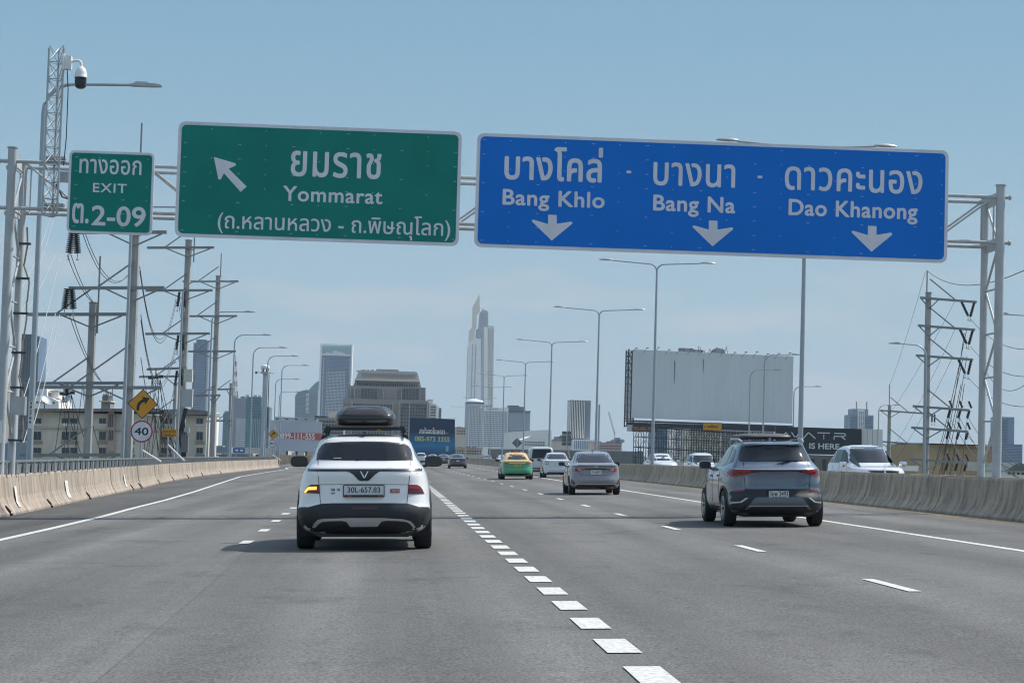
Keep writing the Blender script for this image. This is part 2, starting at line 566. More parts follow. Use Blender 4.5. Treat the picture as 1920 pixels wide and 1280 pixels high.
for k in range(-5, 75): dash(1.605, 12.50 + 1.945 * k, 0.235, 1.05)
for k in range(-2, 34): dash(5.13 + bend(21 + 8.35 * k), 21.0 + 8.35 * k, 0.13, 2.0)
for k, (y, x) in enumerate([(31.9, -2.17), (36.9, -2.21), (42.1, -2.29), (47.3, -2.36), (52.4, -2.42)] + [(52.4 + 5.2 * j, -2.42 - 0.03 * j) for j in range(1, 22)]):
    dash(x, y, 0.17, 1.1)
for k in range(20): dash(8.8 + bend(171 + 9 * k), 171 + 9 * k, 0.16, 3)
for Y, x0, x1, w in ((34.9, -1.0, 12.4, 0.035), (25.9, -8.2, 2.8, 0.02), (64.0, -8.8, 12.4, 0.05), (27.9, 1.0, 4.5, 0.02)):  # thin dark strips running across the lanes
    me = bpy.data.meshes.new('cross_strip')
    n_ = 30; vs = []
    for i in range(n_ + 1):
        x = x0 + (x1 - x0) * i / n_; j = random.uniform(-0.01, 0.01)
        vs += [(x, Y - w / 2 + j, zr(x) + 0.0045), (x, Y + w / 2 + j, zr(x) + 0.0045)]
    me.from_pydata(vs, [], [(2 * i, 2 * i + 2, 2 * i + 3, 2 * i + 1) for i in range(n_)])
    link('cross_strip', me, mat('cross_strip_dark', (0.035, 0.035, 0.036), 0.8), road)

# opposite carriageway: same deck past the median, falling away to its own side
XM0, XM1 = 12.55, 14.95            # faces of the median barriers
ZM = zr(13.7)


def zo(x):
    return ZM - (x - 13.7) * TR


g = MB(); vs = []
for Y in rows:
    b_ = bend(Y)
    xl, xr = 13.26 + b_, 34.6 + b_
    vs += [(xl, Y, zr(13.26) ), (xr, Y, zo(34.6)), (xr, Y, zo(34.6) - 1.2), (xl, Y, zr(13.26) - 1.2)]
fs = []
for i in range(len(rows) - 1):
    a = i * 4
    for k in range(4): fs.append((a + k, a + (k + 1) % 4, a + 4 + (k + 1) % 4, a + 4 + k))
g.add(vs, fs)
oroad = g.build('opposite_road', M_asph); tag(oroad, kind='structure')
for x in (18.6, 22.2, 25.8):
    for k in range(14):
        y = 40 + 9 * k
        me = bpy.data.meshes.new('lane_dash')
        me.from_pydata([(x + sx * .07, y + sy * 1.5, zo(x) + 0.006) for sx, sy in ((-1, -1), (1, -1), (1, 1), (-1, 1))], [], [(0, 1, 2, 3)])
        link('lane_dash', me, M_white_paint, oroad)

# ------------------------------------------------------------------ barriers
M_conc_lit = mat('barrier_concrete_tan', (0.39, 0.325, 0.26), 0.9, var=0.18, scale=1.6, obj_var=0.08, bump=0.3, bscale=25,
                 stretch=(1, 1, 0.6), dirt=((0.17, 0.135, 0.105), 1.0, 2.6, (1.6, 1.6, 0.30)))
M_conc_med = mat('barrier_concrete_grey', (0.40, 0.335, 0.255), 0.92, var=0.18, scale=1.6, obj_var=0.12, bump=0.3, bscale=25,
                 stretch=(1, 1, 0.6), dirt=((0.15, 0.13, 0.105), 1.0, 2.4, (1.6, 1.6, 0.35)))
M_patch = mat('concrete_patch_white', (0.68, 0.67, 0.64), 0.9, var=0.12, scale=6, dirt=((0.4, 0.36, 0.3), 0.7, 5, (1, 1, 0.5)))


def seg_mesh(L, H, side, gap=0.02, lip=0.0):
    # profile: x outward from the face foot (0) to the back
    top = 0.30
    prof = [(0, 0), (0.0, 0.06), (0.075, 0.15), (0.14, 0.26), (0.185, 0.40), (0.240, H - 0.05), (0.265, H), (0.44, H), (0.46, H - 0.05), (0.50, 0)]
    mb = MB(); n = len(prof); vs = []
    for y in (gap / 2, gap / 2 + 0.03, L - gap / 2 - 0.03, L - gap / 2):
        e = 0.012 if y in (gap / 2, L - gap / 2) else 0
        for x, z in prof: vs.append((side * (x + (e if x < 0.25 else -e)), y, z))
    fs = [(j * n + i, j * n + (i + 1) % n, (j + 1) * n + (i + 1) % n, (j + 1) * n + i) for j in range(3) for i in range(n)]
    fs += [tuple(range(n)), tuple(3 * n + i for i in range(n))[::-1]]
    return mb.add(vs, fs).mesh('barrier_segment')


def seg_run(root, xf, Y0, Y1, L, H, side, m, zf):
    me = seg_mesh(L, H, side); me.materials.append(m)
    out_ = []
    Y = Y0
    while Y < Y1:
        a = Vector((xf(Y), Y)); dx = xf(Y + L) - xf(Y)
        ang = math.atan2(-dx, L)
        o = bpy.data.objects.new('barrier_segment', me); col.objects.link(o); o.parent = root
        o.location = (a.x + random.uniform(-.012, .012), Y, zf(a.x) - 0.01)
        o.rotation_euler = (0, random.uniform(-0.006, 0.006), ang + random.uniform(-.003, .003))
        out_.append(o)
        Y += L * math.cos(ang)
    return out_


left_bar = thing('concrete_barrier', 'sunlit tan concrete barrier topped with a grey steel rail along the left shoulder', 'barrier')
segs = seg_run(left_bar, lface, 37, 223, 3.0, 0.90, -1, M_conc_lit, zr)
# repaired white patches, a few foot slots
for Yp, w, z0, z1 in ((48.0, .35, .08, .62), (58.3, .75, .05, .62), (78.0, .5, .05, .6)):
    a = lface(Yp)
    mb = MB()
    poly = [(0.075, .15), (0.14, .26), (0.21, z1)]
    for i in range(2):
        (xa, za), (xb, zb) = poly[i], poly[i + 1]
        sl = (lface(Yp + w) - a)
        mb.add([(a - xa + 0.012, Yp, zr(a) + za), (a - xb + 0.012, Yp, zr(a) + zb), (a + sl - xb + 0.012, Yp + w, zr(a) + zb), (a + sl - xa + 0.012, Yp + w, zr(a) + za)], [(0, 1, 2, 3)])
    mb.build('repair_patch', M_patch, left_bar)
for Yp in (46.2, 53.4, 63.5, 80, 84, 97, 109, 121, 133, 150):
    a = lface(Yp); mb = MB()
    mb.box(-.004, .05, 0, .14, 0.0, .05)
    mb.prism([(0.012, .0), (0.012, .10), (-.10, .22), (-.14, .20), (-.05, .05)], 0, .11)
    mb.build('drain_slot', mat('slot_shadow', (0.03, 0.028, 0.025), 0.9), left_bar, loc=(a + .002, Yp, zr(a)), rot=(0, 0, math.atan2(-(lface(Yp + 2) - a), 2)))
# rail on top
rail_path = [(lface(Y) - 0.36, Y) for Y in range(36, 225, 4)]
mb = MB()
for i in range(len(rail_path) - 1):
    (xa, ya), (xb, yb) = rail_path[i], rail_path[i + 1]
    for zz, w, h in ((1.19, .12, .05), (1.03, .05, .262)):
        mb.bar((xa, ya, zr(xa) + zz), (xb, yb, zr(xb) + zz), w, h)
M_rail = mat('rail_green_grey', (0.17, 0.20, 0.205), 0.55, 0.2, var=0.12, scale=2)
mb.build('top_rail', M_rail, left_bar)
pm = MB(); pm.box(-.09, .09, -.02, .02, .88, 1.17); pm.box(-.14, .14, -.07, .07, .88, .91); pm.box(.03, .045, -.1, .1, .9, 1.1)
pme = pm.mesh('rail_post'); pme.materials.append(M_galv)
Y = 38.2
while Y < 222:
    o = bpy.data.objects.new('rail_post', pme); col.objects.link(o); o.parent = left_bar
    o.location = (lface(Y) - .33, Y, zr(lface(Y))); Y += 1.5

med = thing('concrete_barrier', 'shaded grey median barrier on the right of our carriageway', 'barrier')
seg_run(med, lambda Y: 12.55 + bend(Y), 26, 470, 3.6, 0.86, 1, M_conc_med, zr)
med2 = thing('concrete_barrier', 'grey barrier edging the oncoming lanes just behind the median', 'barrier')
mb = MB()
for i in range(0, 74):
    ya, yb = 26 + 6 * i, 32 + 6 * i
    mb2 = MB(); mb2.box(0, .45, 0.01, 5.99, 0, .84)
    if i == 0: me_ = mb2.mesh('barrier_segment'); me_.materials.append(M_conc_med)
    o = bpy.data.objects.new('barrier_segment', me_); col.objects.link(o); o.parent = med2
    o.location = (14.5 + bend(ya), ya, ZM - .01); o.rotation_euler = (0, 0, math.atan2(-(bend(yb) - bend(ya)), 6))
# white end marks painted on median segments
for px in (1178, 1252, 1560):
    pass
outer = thing('parapet_wall', 'pale concrete parapet on the far side of the oncoming lanes', 'wall')
pmb = MB(); pmb.box(0, .3, .01, 7.99, -.6, .95)
pme = pmb.mesh('parapet_panel'); pme.materials.append(mat('parapet_concrete', (0.42, 0.43, 0.43), 0.9, var=0.12, scale=1.0, obj_var=.06))
for i in range(52):
    Y = 40 + 8 * i
    o = bpy.data.objects.new('parapet_panel', pme); col.objects.link(o); o.parent = outer
    o.location = (34.3 + bend(Y), Y, zo(34.3)); o.rotation_euler = (0, 0, math.atan2(-(bend(Y + 8) - bend(Y)), 8))

# exit ramp wall beyond the end of the left barrier
rw = thing('ramp_wall', 'weathered brown wall of the curving exit ramp past the end of the left barrier', 'wall')
pts_ = [(-14.6, 226), (-14.4, 236), (-13.4, 247), (-11.6, 257), (-9.0, 266), (-6.0, 273), (-2.6, 279)]
M_brownwall = mat('ramp_wall_brown', (0.11, 0.085, 0.06), 0.9, var=0.4, scale=0.6, dirt=((0.03, 0.03, 0.03), 0.8, 0.5, (1, 1, 1)))
for i in range(len(pts_) - 1):
    (xa, ya), (xb, yb) = pts_[i], pts_[i + 1]
    MB().bar((xa, ya, .45), (xb, yb, .45), .3, 1.1).build('wall_panel', M_brownwall, rw)
for (x, y) in ((-12.3, 228), (-12.9, 229)):
    pass
# ------------------------------------------------------------------ sign gantry
YF, YB, YS = 47.0, 48.0, 46.35
gan = thing('sign_gantry', 'grey tubular steel truss gantry spanning the road with posts at both sides', 'gantry', (0, YF, 0))
ZT, ZB = 7.70, 6.64


def gb(mb, name='brace', m=None, smooth=True):
    return mb.build(name, m or M_post, gan, world_co=True, smooth=smooth)


posts = [(-8.76, YF, 8.0, .105, .64), (-8.68, YB, 7.78, .088, .64), (13.90, YF, 7.97, .105, 1.16), (13.83, YB, 7.78, .086, 1.16)]
for x, y, zt, r, z0 in posts:
    p = gb(MB().tube([(x, y, z0), (x, y, zt)], r, 20), 'post')
    c = MB().tube([(x, y, zt), (x, y, zt + .02)], r + .02, 20).build('post_cap', M_post, p, world_co=True)
for x in (-8.70, 13.87):      # post pair lacing
    z = 1.5; k = 0
    while z < 7.6:
        zz = min(z + 1.02, 7.6)
        a, b = ((x, YF, z), (x, YB, zz)) if k % 2 else ((x, YB, z), (x, YF, zz))
        gb(MB().tube([a, b], .03, 8))
        gb(MB().tube([(x, YF, zz), (x, YB, zz)], .024, 8))
        z += 1.02; k += 1
for (y, z) in ((YF, ZT), (YF, ZB), (YB, ZT), (YB, ZB)):
    gb(MB().tube([(-9.05, y, z), (14.12, y, z)], .043, 12), 'chord')
    for xx in (-9.05, 14.12):
        gb(MB().tube([(xx - .02, y, z), (xx + .02, y, z)], .062, 10), 'end_cap')
xs = [-8.5 + 1.39 * k for k in range(17)]
for i, x in enumerate(xs):
    for y in (YF, YB):
        gb(MB().tube([(x, y, ZB), (x, y, ZT)], .021, 8))
        if i < len(xs) - 1:
            a, b = ((x, y, ZB), (xs[i + 1], y, ZT)) if i % 2 else ((x, y, ZT), (xs[i + 1], y, ZB))
            gb(MB().tube([a, b], .024, 8))
    for z in (ZT, ZB):
        gb(MB().tube([(x, YF, z), (x, YB, z)], .02, 8))
for sx, x in ((1, -8.72), (-1, 13.86)):      # end stiffener plates
    for z in (ZT, ZB):
        mb = MB(); mb.prism([(-.02, -.16), (.02, -.16), (.02, .12), (-.02, .12)], YF + .10, YB - .08, Matrix.Translation((x, 0, z)))
        gb(mb, 'gusset_plate', smooth=False)
gb(MB().box(13.3, 14.3, YF - .35, YB + .35, zr(13.8) + .70, zr(13.8) + .78).box(13.62, 14.12, YF - .25, YF + .25, zr(13.8) + .78, zr(13.8) + .82).box(13.6, 14.05, YB - .22, YB + .22, zr(13.8) + .78, zr(13.8) + .82), 'base_plate', mat('base_plate_steel', (.25, .26, .26), .6, .3), smooth=False)
# plinth between the two median barriers
pl = MB().box(13.1, 14.42, YF - .6, YB + .6, zr(13.1), zr(13.8) + .69).build('gantry_plinth', M_conc_med); tag(pl, 'concrete plinth under the right gantry posts between the median barriers', 'plinth')
# asset number plate on the left post, cable loops, cabinet
np_ = MB().box(-8.83, -8.72, YF - .122, YF - .112, 1.35, 1.85).build('number_plate', M_whiteplastic, gan, world_co=True)
cab = MB()
for k in range(6):
    z = 1.2 + k * .85
    cab.tube([(-8.50 + .06 * math.sin(k * 2.1), YB - .14, z), (-8.46 + .05 * math.cos(k * 1.7), YB - .16, z + .45), (-8.52 + .06 * math.sin(k * 2.1 + 2), YB - .14, z + .86)], .022, 6)
cab.build('cable', mat('cable_tan', (.30, .26, .2), .7), gan, world_co=True, smooth=True)
for z in (1.4, 2.6, 3.4, 4.3, 5.1, 5.9): MB().box(-8.75, -8.42, YB - .19, YB - .10, z, z + .05).build('cable_clamp', M_dark, gan, world_co=True)
MB().box(-8.66, -8.36, YB - .42, YB - .13, 2.0, 2.42).build('junction_box', M_galv, gan, world_co=True)
MB().tube([(-7.75, YF - .05, 7.2), (-7.6, YF - .1, 6.92), (-7.3, YF - .12, 6.83), (-6.9, YF - .1, 6.95), (-6.7, YF - .05, 7.3)], .02, 6).build('cable', M_black, gan, world_co=True, smooth=True)
MB().box(-7.75, -7.35, YF + .1, YF + .35, 7.30, 7.52).build('junction_box', M_galv, gan, world_co=True)


def sign_rect(px_tl, px_br, Y=YS):
    a, b = P(*px_tl, Y), P(*px_br, Y)
    return a.x, b.x, b.z, a.z


def big_sign(name, label, x0, x1, z0, z1, face_mat, bw=.075, r=.16):
    t = thing(name, label, 'road sign', ((x0 + x1) / 2, YS, z0))
    lx0, lx1, lz0, lz1 = x0, x1, z0, z1
    MB().prism(rounded(x0, x1, z0, z1, r), YS, YS + .05).build('border_panel', M_sign_white, t, world_co=True)
    MB().prism(rounded(x0 + bw, x1 - bw, z0 + bw, z1 - bw, r - .05), YS - .006, YS + .01).build('face_panel', face_mat, t, world_co=True)
    nx, nz = max(2, round((x1 - x0) / .62)), max(2, round((z1 - z0) / .37))
    mb = MB()
    for i in range(nx + 1):
        for j in range(nz + 1):
            if (i + j) % 2 == 0 or random.random() < .3:
                x = x0 + .15 + (x1 - x0 - .3) * i / nx; z = z0 + .15 + (z1 - z0 - .3) * j / nz
                mb.box(x - .009, x + .009, YS - .011, YS - .004, z - .006, z + .006)
                if i % 2 == 0: mb.box(x + .028, x + .045, YS - .011, YS - .004, z - .006, z + .006)
    mb.build('rivets', M_sign_white, t, world_co=True, kind='stuff')
    mb = MB()
    k = x0 + .6
    while k < x1 - .3:
        mb.box(k - .04, k + .04, YS + .051, YF - .063, z0 + .1, z1 - .1) if False else mb.box(k - .04, k + .04, YS + .051, YS + .14, z0 + .05, z1 - .05)
        for z in (ZT, ZB): mb.box(k - .05, k + .05, YS + .13, YF - .05, z - .06, z + .06)
        k += 1.6
    mb.build('mounting_brackets', M_galv, t, world_co=True)
    return t


def sign_text(t, s, bl, tr, bold=.02, space=1.0, m=None):
    a, b = P(*bl, YS), P(*tr, YS)
    return text_obj(s, a.x, b.x, a.z, b.z, YS - .007, m or M_sign_white, t, bold=bold, depth=.004, space=space, world_co=True)


def sign_poly(t, pts, name='arrow', m=None, y=None):
    q = [P(px, py, YS) for px, py in pts]
    return MB().prism([(p.x, p.z) for p in q], YS - .011, YS - .006).build(name, m or M_sign_white, t, world_co=True)


e = big_sign('exit_sign', 'small green exit sign 2-09, leftmost of the three signs on the gantry', -7.39, -5.50, 6.06, 7.91, M_sign_green, .055, .12)
sign_text(e, 'ทางออก', (148.5, 324.9), (266, 301.5), .022, 1.04)
sign_text(e, 'EXIT', (174, 360.3), (238, 345.3), .03, 1.12)
sign_text(e, 'ต.', (134.5, 418.5), (167.5, 381.5), .035)
sign_text(e, '2-09', (171.0, 422.8), (273.8, 388.4), .035, 1.0)
g_ = big_sign('destination_sign', 'wide green direction sign with a diagonal left arrow', 'x' and -5.00, 1.35, 6.06, 8.65, M_sign_green) if True else None
g_['label'] = 'wide green direction sign with a diagonal arrow, between the exit sign and the blue sign'
cx = lambda pts, s, ox, oy: [(ox + a / s, oy + b / s) for a, b in pts]
sign_poly(g_, cx([(278, 255), (419, 297), (417, 312), (373, 331), (489, 446), (450, 480), (343, 360), (322, 400), (307, 399)], 3.4286, 320, 220))
sign_text(g_, 'ยมราช', (544.6, 330.8), (715.5, 288.2), .03, 1.08)
sign_text(g_, 'Yommarat', (530.3, 377), (717.8, 355), .035, 1.08)
sign_text(g_, '(ถ.หลานหลวง - ถ.พิษณุโลก)', (407.5, 438.5), (845, 408), .008)
b_ = big_sign('destination_sign', 'long blue direction sign with three white down arrows over the right lanes', 1.695, 12.49, 6.06, 8.64, M_sign_blue)
sign_text(b_, 'บางโคล่', (945, 336.8), (1131, 277.5), .03, 1.06)
sign_text(b_, 'Bang Khlo', (941.6, 393.3), (1134.2, 361.0), .035, 1.06)
sign_text(b_, 'บางนา', (1224.3, 347.6), (1379, 308.8), .03, 1.06)
sign_text(b_, 'Bang Na', (1224.0, 404.3), (1379, 370.4), .035, 1.06)
sign_text(b_, 'ดาวคะนอง', (1471, 356), (1729.8, 321.2), .03, 1.06)
sign_text(b_, 'Dao Khanong', (1478, 413), (1720.8, 381.6), .035, 1.06)
for c in ((1174.7, 1183.4, 320.1, 325), (1420.4, 1429.2, 329.6, 334.4)):
    sign_poly(b_, [(c[0], c[2]), (c[1], c[2] + .2), (c[1], c[3] + .2), (c[0], c[3])], 'dash')
arrow = [(-28, -203), (39, -200), (39, -131), (150, -149), (162, -143), (160, -132), (0, 0), (-157, -152), (-152, -163), (-140, -163), (-29, -130)]
for tx, ty in ((1034.5, 451.2), (1335.8, 462), (1634.0, 472)):
    sign_poly(b_, [(tx + a / 4.174, ty + b / 4.174) for a, b in arrow])

# ------------------------------------------------------------------ lattice mast with the camera
mast = thing('lattice_mast', 'slim triangular lattice mast clamped to the gantry above the exit sign', 'mast', (-8.0, 46.7, 6.4))
mx, my, ms = -7.80, 46.7, .165
cs = [(mx - ms, my - ms), (mx + ms, my - ms), (mx, my + ms * 1.1)]
for i, (x, y) in enumerate(cs):
    MB().tube([(x, y, 6.45), (x, y, 10.22)], .024, 8).build('mast_tube', M_galv, mast, world_co=True, smooth=True)
zz = 6.45
while zz < 10.1:
    mb = MB()
    for i in range(3):
        a, b = cs[i], cs[(i + 1) % 3]
        mb.tube([(a[0], a[1], zz), (b[0], b[1], zz)], .011, 5)
        mb.tube([(a[0], a[1], zz), (b[0], b[1], zz + .38)], .009, 5)
        mb.tube([(b[0], b[1], zz), (a[0], a[1], zz + .38)], .009, 5)
    mb.build('lacing', M_galv, mast, world_co=True); zz += .385
mb = MB()
for z in (ZT, ZB): mb.box(mx - .25, mx + .25, my + .1, YF + .02, z + .06, z + .12)
mb.build('clamp', M_galv, mast, world_co=True)
cc = thing('security_camera', 'white dome security camera with black lower half hanging from the mast top', 'camera', (-7.45, 46.55, 9.6))
MB().box(-7.62, -7.46, 46.50, 46.68, 9.76, 10.06).box(-7.65, -7.62, 46.45, 46.73, 9.72, 10.10).build('mount_box', M_whiteplastic, cc, world_co=True)
MB().tube([(-7.46, 46.58, 9.94), (-7.36, 46.58, 9.97), (-7.29, 46.58, 9.96), (-7.25, 46.58, 9.92), (-7.245, 46.58, 9.82)], .032, 10).build('arm', M_whiteplastic, cc, world_co=True, smooth=True)
MB().lathe([(.035, .17), (.05, .16), (.105, .11), (.135, .02), (.137, -.06), (.145, -.07), (.145, -.085), (.02, -.085)], 24, (-7.245, 46.58, 9.67)).build('housing', M_whiteplastic, cc, world_co=True, smooth=True)
MB().lathe([(.13, .0), (.132, -.10), (.125, -.2), (.09, -.235), (.06, -.25), (.01, -.25)], 24, (-7.245, 46.58, 9.585)).build('dome', mat('dome_black', (.012, .012, .014), .15), cc, world_co=True, smooth=True)
MB().tube([(-7.56, 46.62, 9.76), (-7.52, 46.62, 9.3), (-7.52, 46.64, 8.2), (-7.56, 46.66, 7.6)], .012, 6).build('cable', M_black, cc, world_co=True)

# ------------------------------------------------------------------ street lamps
def head_mesh():
    mb = MB()
    mb.prism([(0, 0), (.55, .02), (.72, -.005), (.74, -.04), (.55, -.06), (.02, -.055)], -.13, .13)
    mb.prism([(.05, .02), (.25, .075), (.45, .075), (.5, .02)], -.07, .07)
    return mb


def smooth_path(pts, n=6):
    return [Vector(p) for p in pts]


def single_lamp(x, y, z0, H, arm, label, group, direction=1, rp=.085, name='street_lamp', plate=False):
    t = thing(name, label, 'street lamp', (x, y, z0), group)
    rr = .75
    path = [(0, 0, 0), (0, 0, H - rr - .6), (0, 0, H - rr)]
    for k in range(1, 7):
        a = R(15 * k); path.append((direction * rr * (1 - math.cos(a)), 0, H - rr + rr * math.sin(a)))
    path.append((direction * (arm - .75), 0, H + .04))
    lo = MB().tube([(0, 0, 0), (0, 0, H * .5)], rp, 12, r2=rp * .8); lo.build('pole', M_lamp, t, smooth=True)
    MB().tube([(0, 0, H * .5)] + path[2:], rp * .78, 10, r2=rp * .42).build('arm', M_lamp, t, smooth=True)
    h = MB(); h.prism([(direction * a, b) for a, b in [(0, 0), (.62, .03), (.80, .0), (.82, -.035), (.6, -.05), (.02, -.05)]], -.12, .12)
    h.prism([(direction * a, b) for a, b in [(.08, .02), (.14, .07), (.44, .07), (.5, .025)]], -.06, .06)
    h.build('lamp_head', M_galv, t, loc=(direction * (arm - .80), 0, H + .06))
    MB().box(-.22, .22, -.22, .22, -.05, .04).build('base_plate', M_galv, t)
    if plate:
        MB().box(-.05, .05, -rp - .012, -rp - .004, 1.75, 2.45).build('number_plate', M_whiteplastic, t)
        for k, ch in enumerate(plate):
            text_obj(ch, -.03, .03, 2.36 - .095 * k, 2.43 - .095 * k, -rp - .013, M_black, t, bold=.03)
    return t


LG = 'single arm street lamps along the left barrier'
lamps = [(55, 54, 10.72, True), (229, 83, 10.95, False), (331, 120, 11.2, False), (388, 147, 11.3, False), (432, 172, 11.1, False), (468, 188, 10.9, False),
         (496, 206, 11.0, False), (523, 232, 11.2, False), (512, 262, 10.7, False), (520, 300, 10.2, False)]
names = ['nearest left street lamp, its curved arm passing behind the security camera', 'street lamp pole rising behind the exit sign beside the yellow curve sign',
         'street lamp just left of the power pole that carries two cabinets', 'street lamp between the cabinet power pole and the next power pole beyond it',
         'street lamp just right of the last tall power pole', 'street lamp between the last tall power pole and the white radome pole',
         'street lamp whose pole stands behind the white radome pole', 'street lamp right of the white radome pole before the white billboard',
         'small distant street lamp over the left part of the white billboard', 'tiny distant street lamp low over the red band of the white billboard']
for (px, Y, H, pl_), nm in zip(lamps, names):
    x = P(px, 858, Y).x
    single_lamp(x, Y, 0.0 if x > -12 else -.2, H, 3.0, nm, LG, plate='382786' if pl_ else False, rp=.088 if Y < 60 else .08)


def double_lamp(x, y, z0, H, arm, label, group):
    t = thing('street_lamp', label, 'street lamp', (x, y, z0), group)
    MB().tube([(0, 0, 0), (0, 0, H * .55)], .09, 12, r2=.068).build('pole', M_lamp, t, smooth=True)
    MB().tube([(0, 0, H * .55), (0, 0, H - .3)], .068, 12, r2=.05).build('upper_pole', M_lamp, t, smooth=True)
    MB().box(-.24, .24, -.24, .24, -.3, .04).build('base_plate', M_galv, t)
    for s in (-1, 1):
        pts = [(0, 0, H - .5)] + [(s * .38 * (1 - math.cos(R(q))), 0, H - .4 + .38 * math.sin(R(q))) for q in (15, 30, 45, 60, 75, 90)] + [(s * (arm - .7), 0, H + .10)]
        MB().tube(pts, .045, 8, r2=.03).build('arm', M_lamp, t, smooth=True)
        h = MB(); N = 10
        vs, fs = [], []
        L = .72
        for i in range(N + 1):
            u = i / N
            w = .13 * math.sin(math.pi * min(1, .12 + u * .86)) ** .45; hh = .10 * math.sin(math.pi * min(1, .10 + u * .88)) ** .5
            for k in range(10):
                a = 2 * math.pi * k / 10
                vs.append((s * L * u, w * math.cos(a), .02 + hh * math.sin(a) * (.9 if math.sin(a) > 0 else .35)))
        for i in range(N):
            for k in range(10): fs.append((i * 10 + k, i * 10 + (k + 1) % 10, (i + 1) * 10 + (k + 1) % 10, (i + 1) * 10 + k))
        fs += [tuple(range(10)), tuple(N * 10 + k for k in range(10))]
        h.add(vs, fs); h.build('lamp_head', M_galv, t, smooth=True, loc=(s * (arm - .72), 0, H + .10))
    return t


MG = 'double arm street lamps along the median'
dl = [(1500, 67, 10.8, 'nearest double arm median lamp, its two heads peeking over the top of the blue sign'),
      (1223, 105, 10.45, 'double arm lamp standing against the blank billboard, second nearest on the median'),
      (1116.5, 134, 10.1, 'double arm lamp between the ribbed office tower and the blank billboard'),
      (1029, 172, 10.1, 'double arm lamp above the white sedan, left of the ribbed office tower'),
      (980.5, 207, 10.0, 'double arm lamp just right of the long white hotel slab'),
      (941, 248, 10.2, 'double arm lamp in front of the right part of the hotel slab'),
      (918, 290, 10.2, 'distant double arm lamp in front of the middle of the hotel slab'),
      (897, 345, 10.1, 'distant double arm lamp in front of the domed corner of the hotel slab'),
      (871.5, 405, 10.0, 'distant double arm lamp just left of the hotel slab'),
      (831, 470, 9.5, 'farthest double arm lamp in front of the dark blue billboard')]
for px, Y, H, nm in dl:
    x = P(px, 858, Y).x
    double_lamp(x, Y, zr(min(x, 13.7)) + .66 if x > 12 else .5, H, 3.0, nm, MG)

OG = 'single arm street lamps beyond the oncoming lanes'
for px, top, Y, d, arm, nm in ((1737, 647, 128, -1, 2.4, 'street lamp in front of the right power pole, arm pointing left'),
                              (1962, 593, 112, -1, 2.9, 'street lamp at the right picture edge with only its arm in view'),
                              (1434, 664, 165, 1, 2.9, 'taller street lamp in front of the right part of the blank billboard'),
                              (1407, 693, 190, 1, 2.9, 'shorter street lamp in front of the right part of the blank billboard'),
                              (1489, 724, 215, 1, 2.9, 'street lamp just right of the blank billboard behind the thick lamp pole'),
                              (1648, 759, 250, 1, 2.6, 'small street lamp between the dark advertising board and the right power pole'),):
    q = P(px, top, Y); x = q.x
    single_lamp(x, Y, -12 if x > 34.8 else zo(x), q.z - (-12 if x > 34.8 else zo(x)), arm, nm, OG, direction=d)
for px, top, Y, nm in ((807, 755, 380, 'distant street lamp in front of the left part of the dark blue billboard'), (800, 790, 420, 'tiny street lamp with a left arm low in front of the dark blue billboard')):
    q = P(px, top, Y); single_lamp(q.x, Y, .3, q.z, 3.0, nm, 'distant street lamps by the dark blue billboard', direction=-1)

# ------------------------------------------------------------------ power poles
M_pole = mat('spun_concrete_pole', (0.37, 0.37, 0.355), 0.85, var=0.08, scale=2, dirt=((.22, .22, .21), .6, 1.5, (2, 2, .3)))
M_arm = mat('crossarm_steel', (0.24, 0.255, 0.25), 0.5, .4, var=.1)
M_ins = mat('insulator_brown', (0.035, 0.03, 0.033), 0.3)
ZG = -14.0


def insulator(a, b, n=10, r=None):
    a, b = Vector(a), Vector(b)
    r = r or (.17 if a.y < 110 else .095)
    d = b - a; L = d.length; q = d.to_track_quat('Z', 'Y').to_matrix().to_4x4()
    prof = []
    for k in range(n):
        z = L * k / n; prof += [(.06, z), (r, z + L / n * .25), (r, z + L / n * .7), (.06, z + L / n * .9)]
    mb = MB().lathe(prof, 10)
    mb.v = [tuple((Matrix.Translation(a) @ q) @ Vector(v)) for v in mb.v]
    return mb


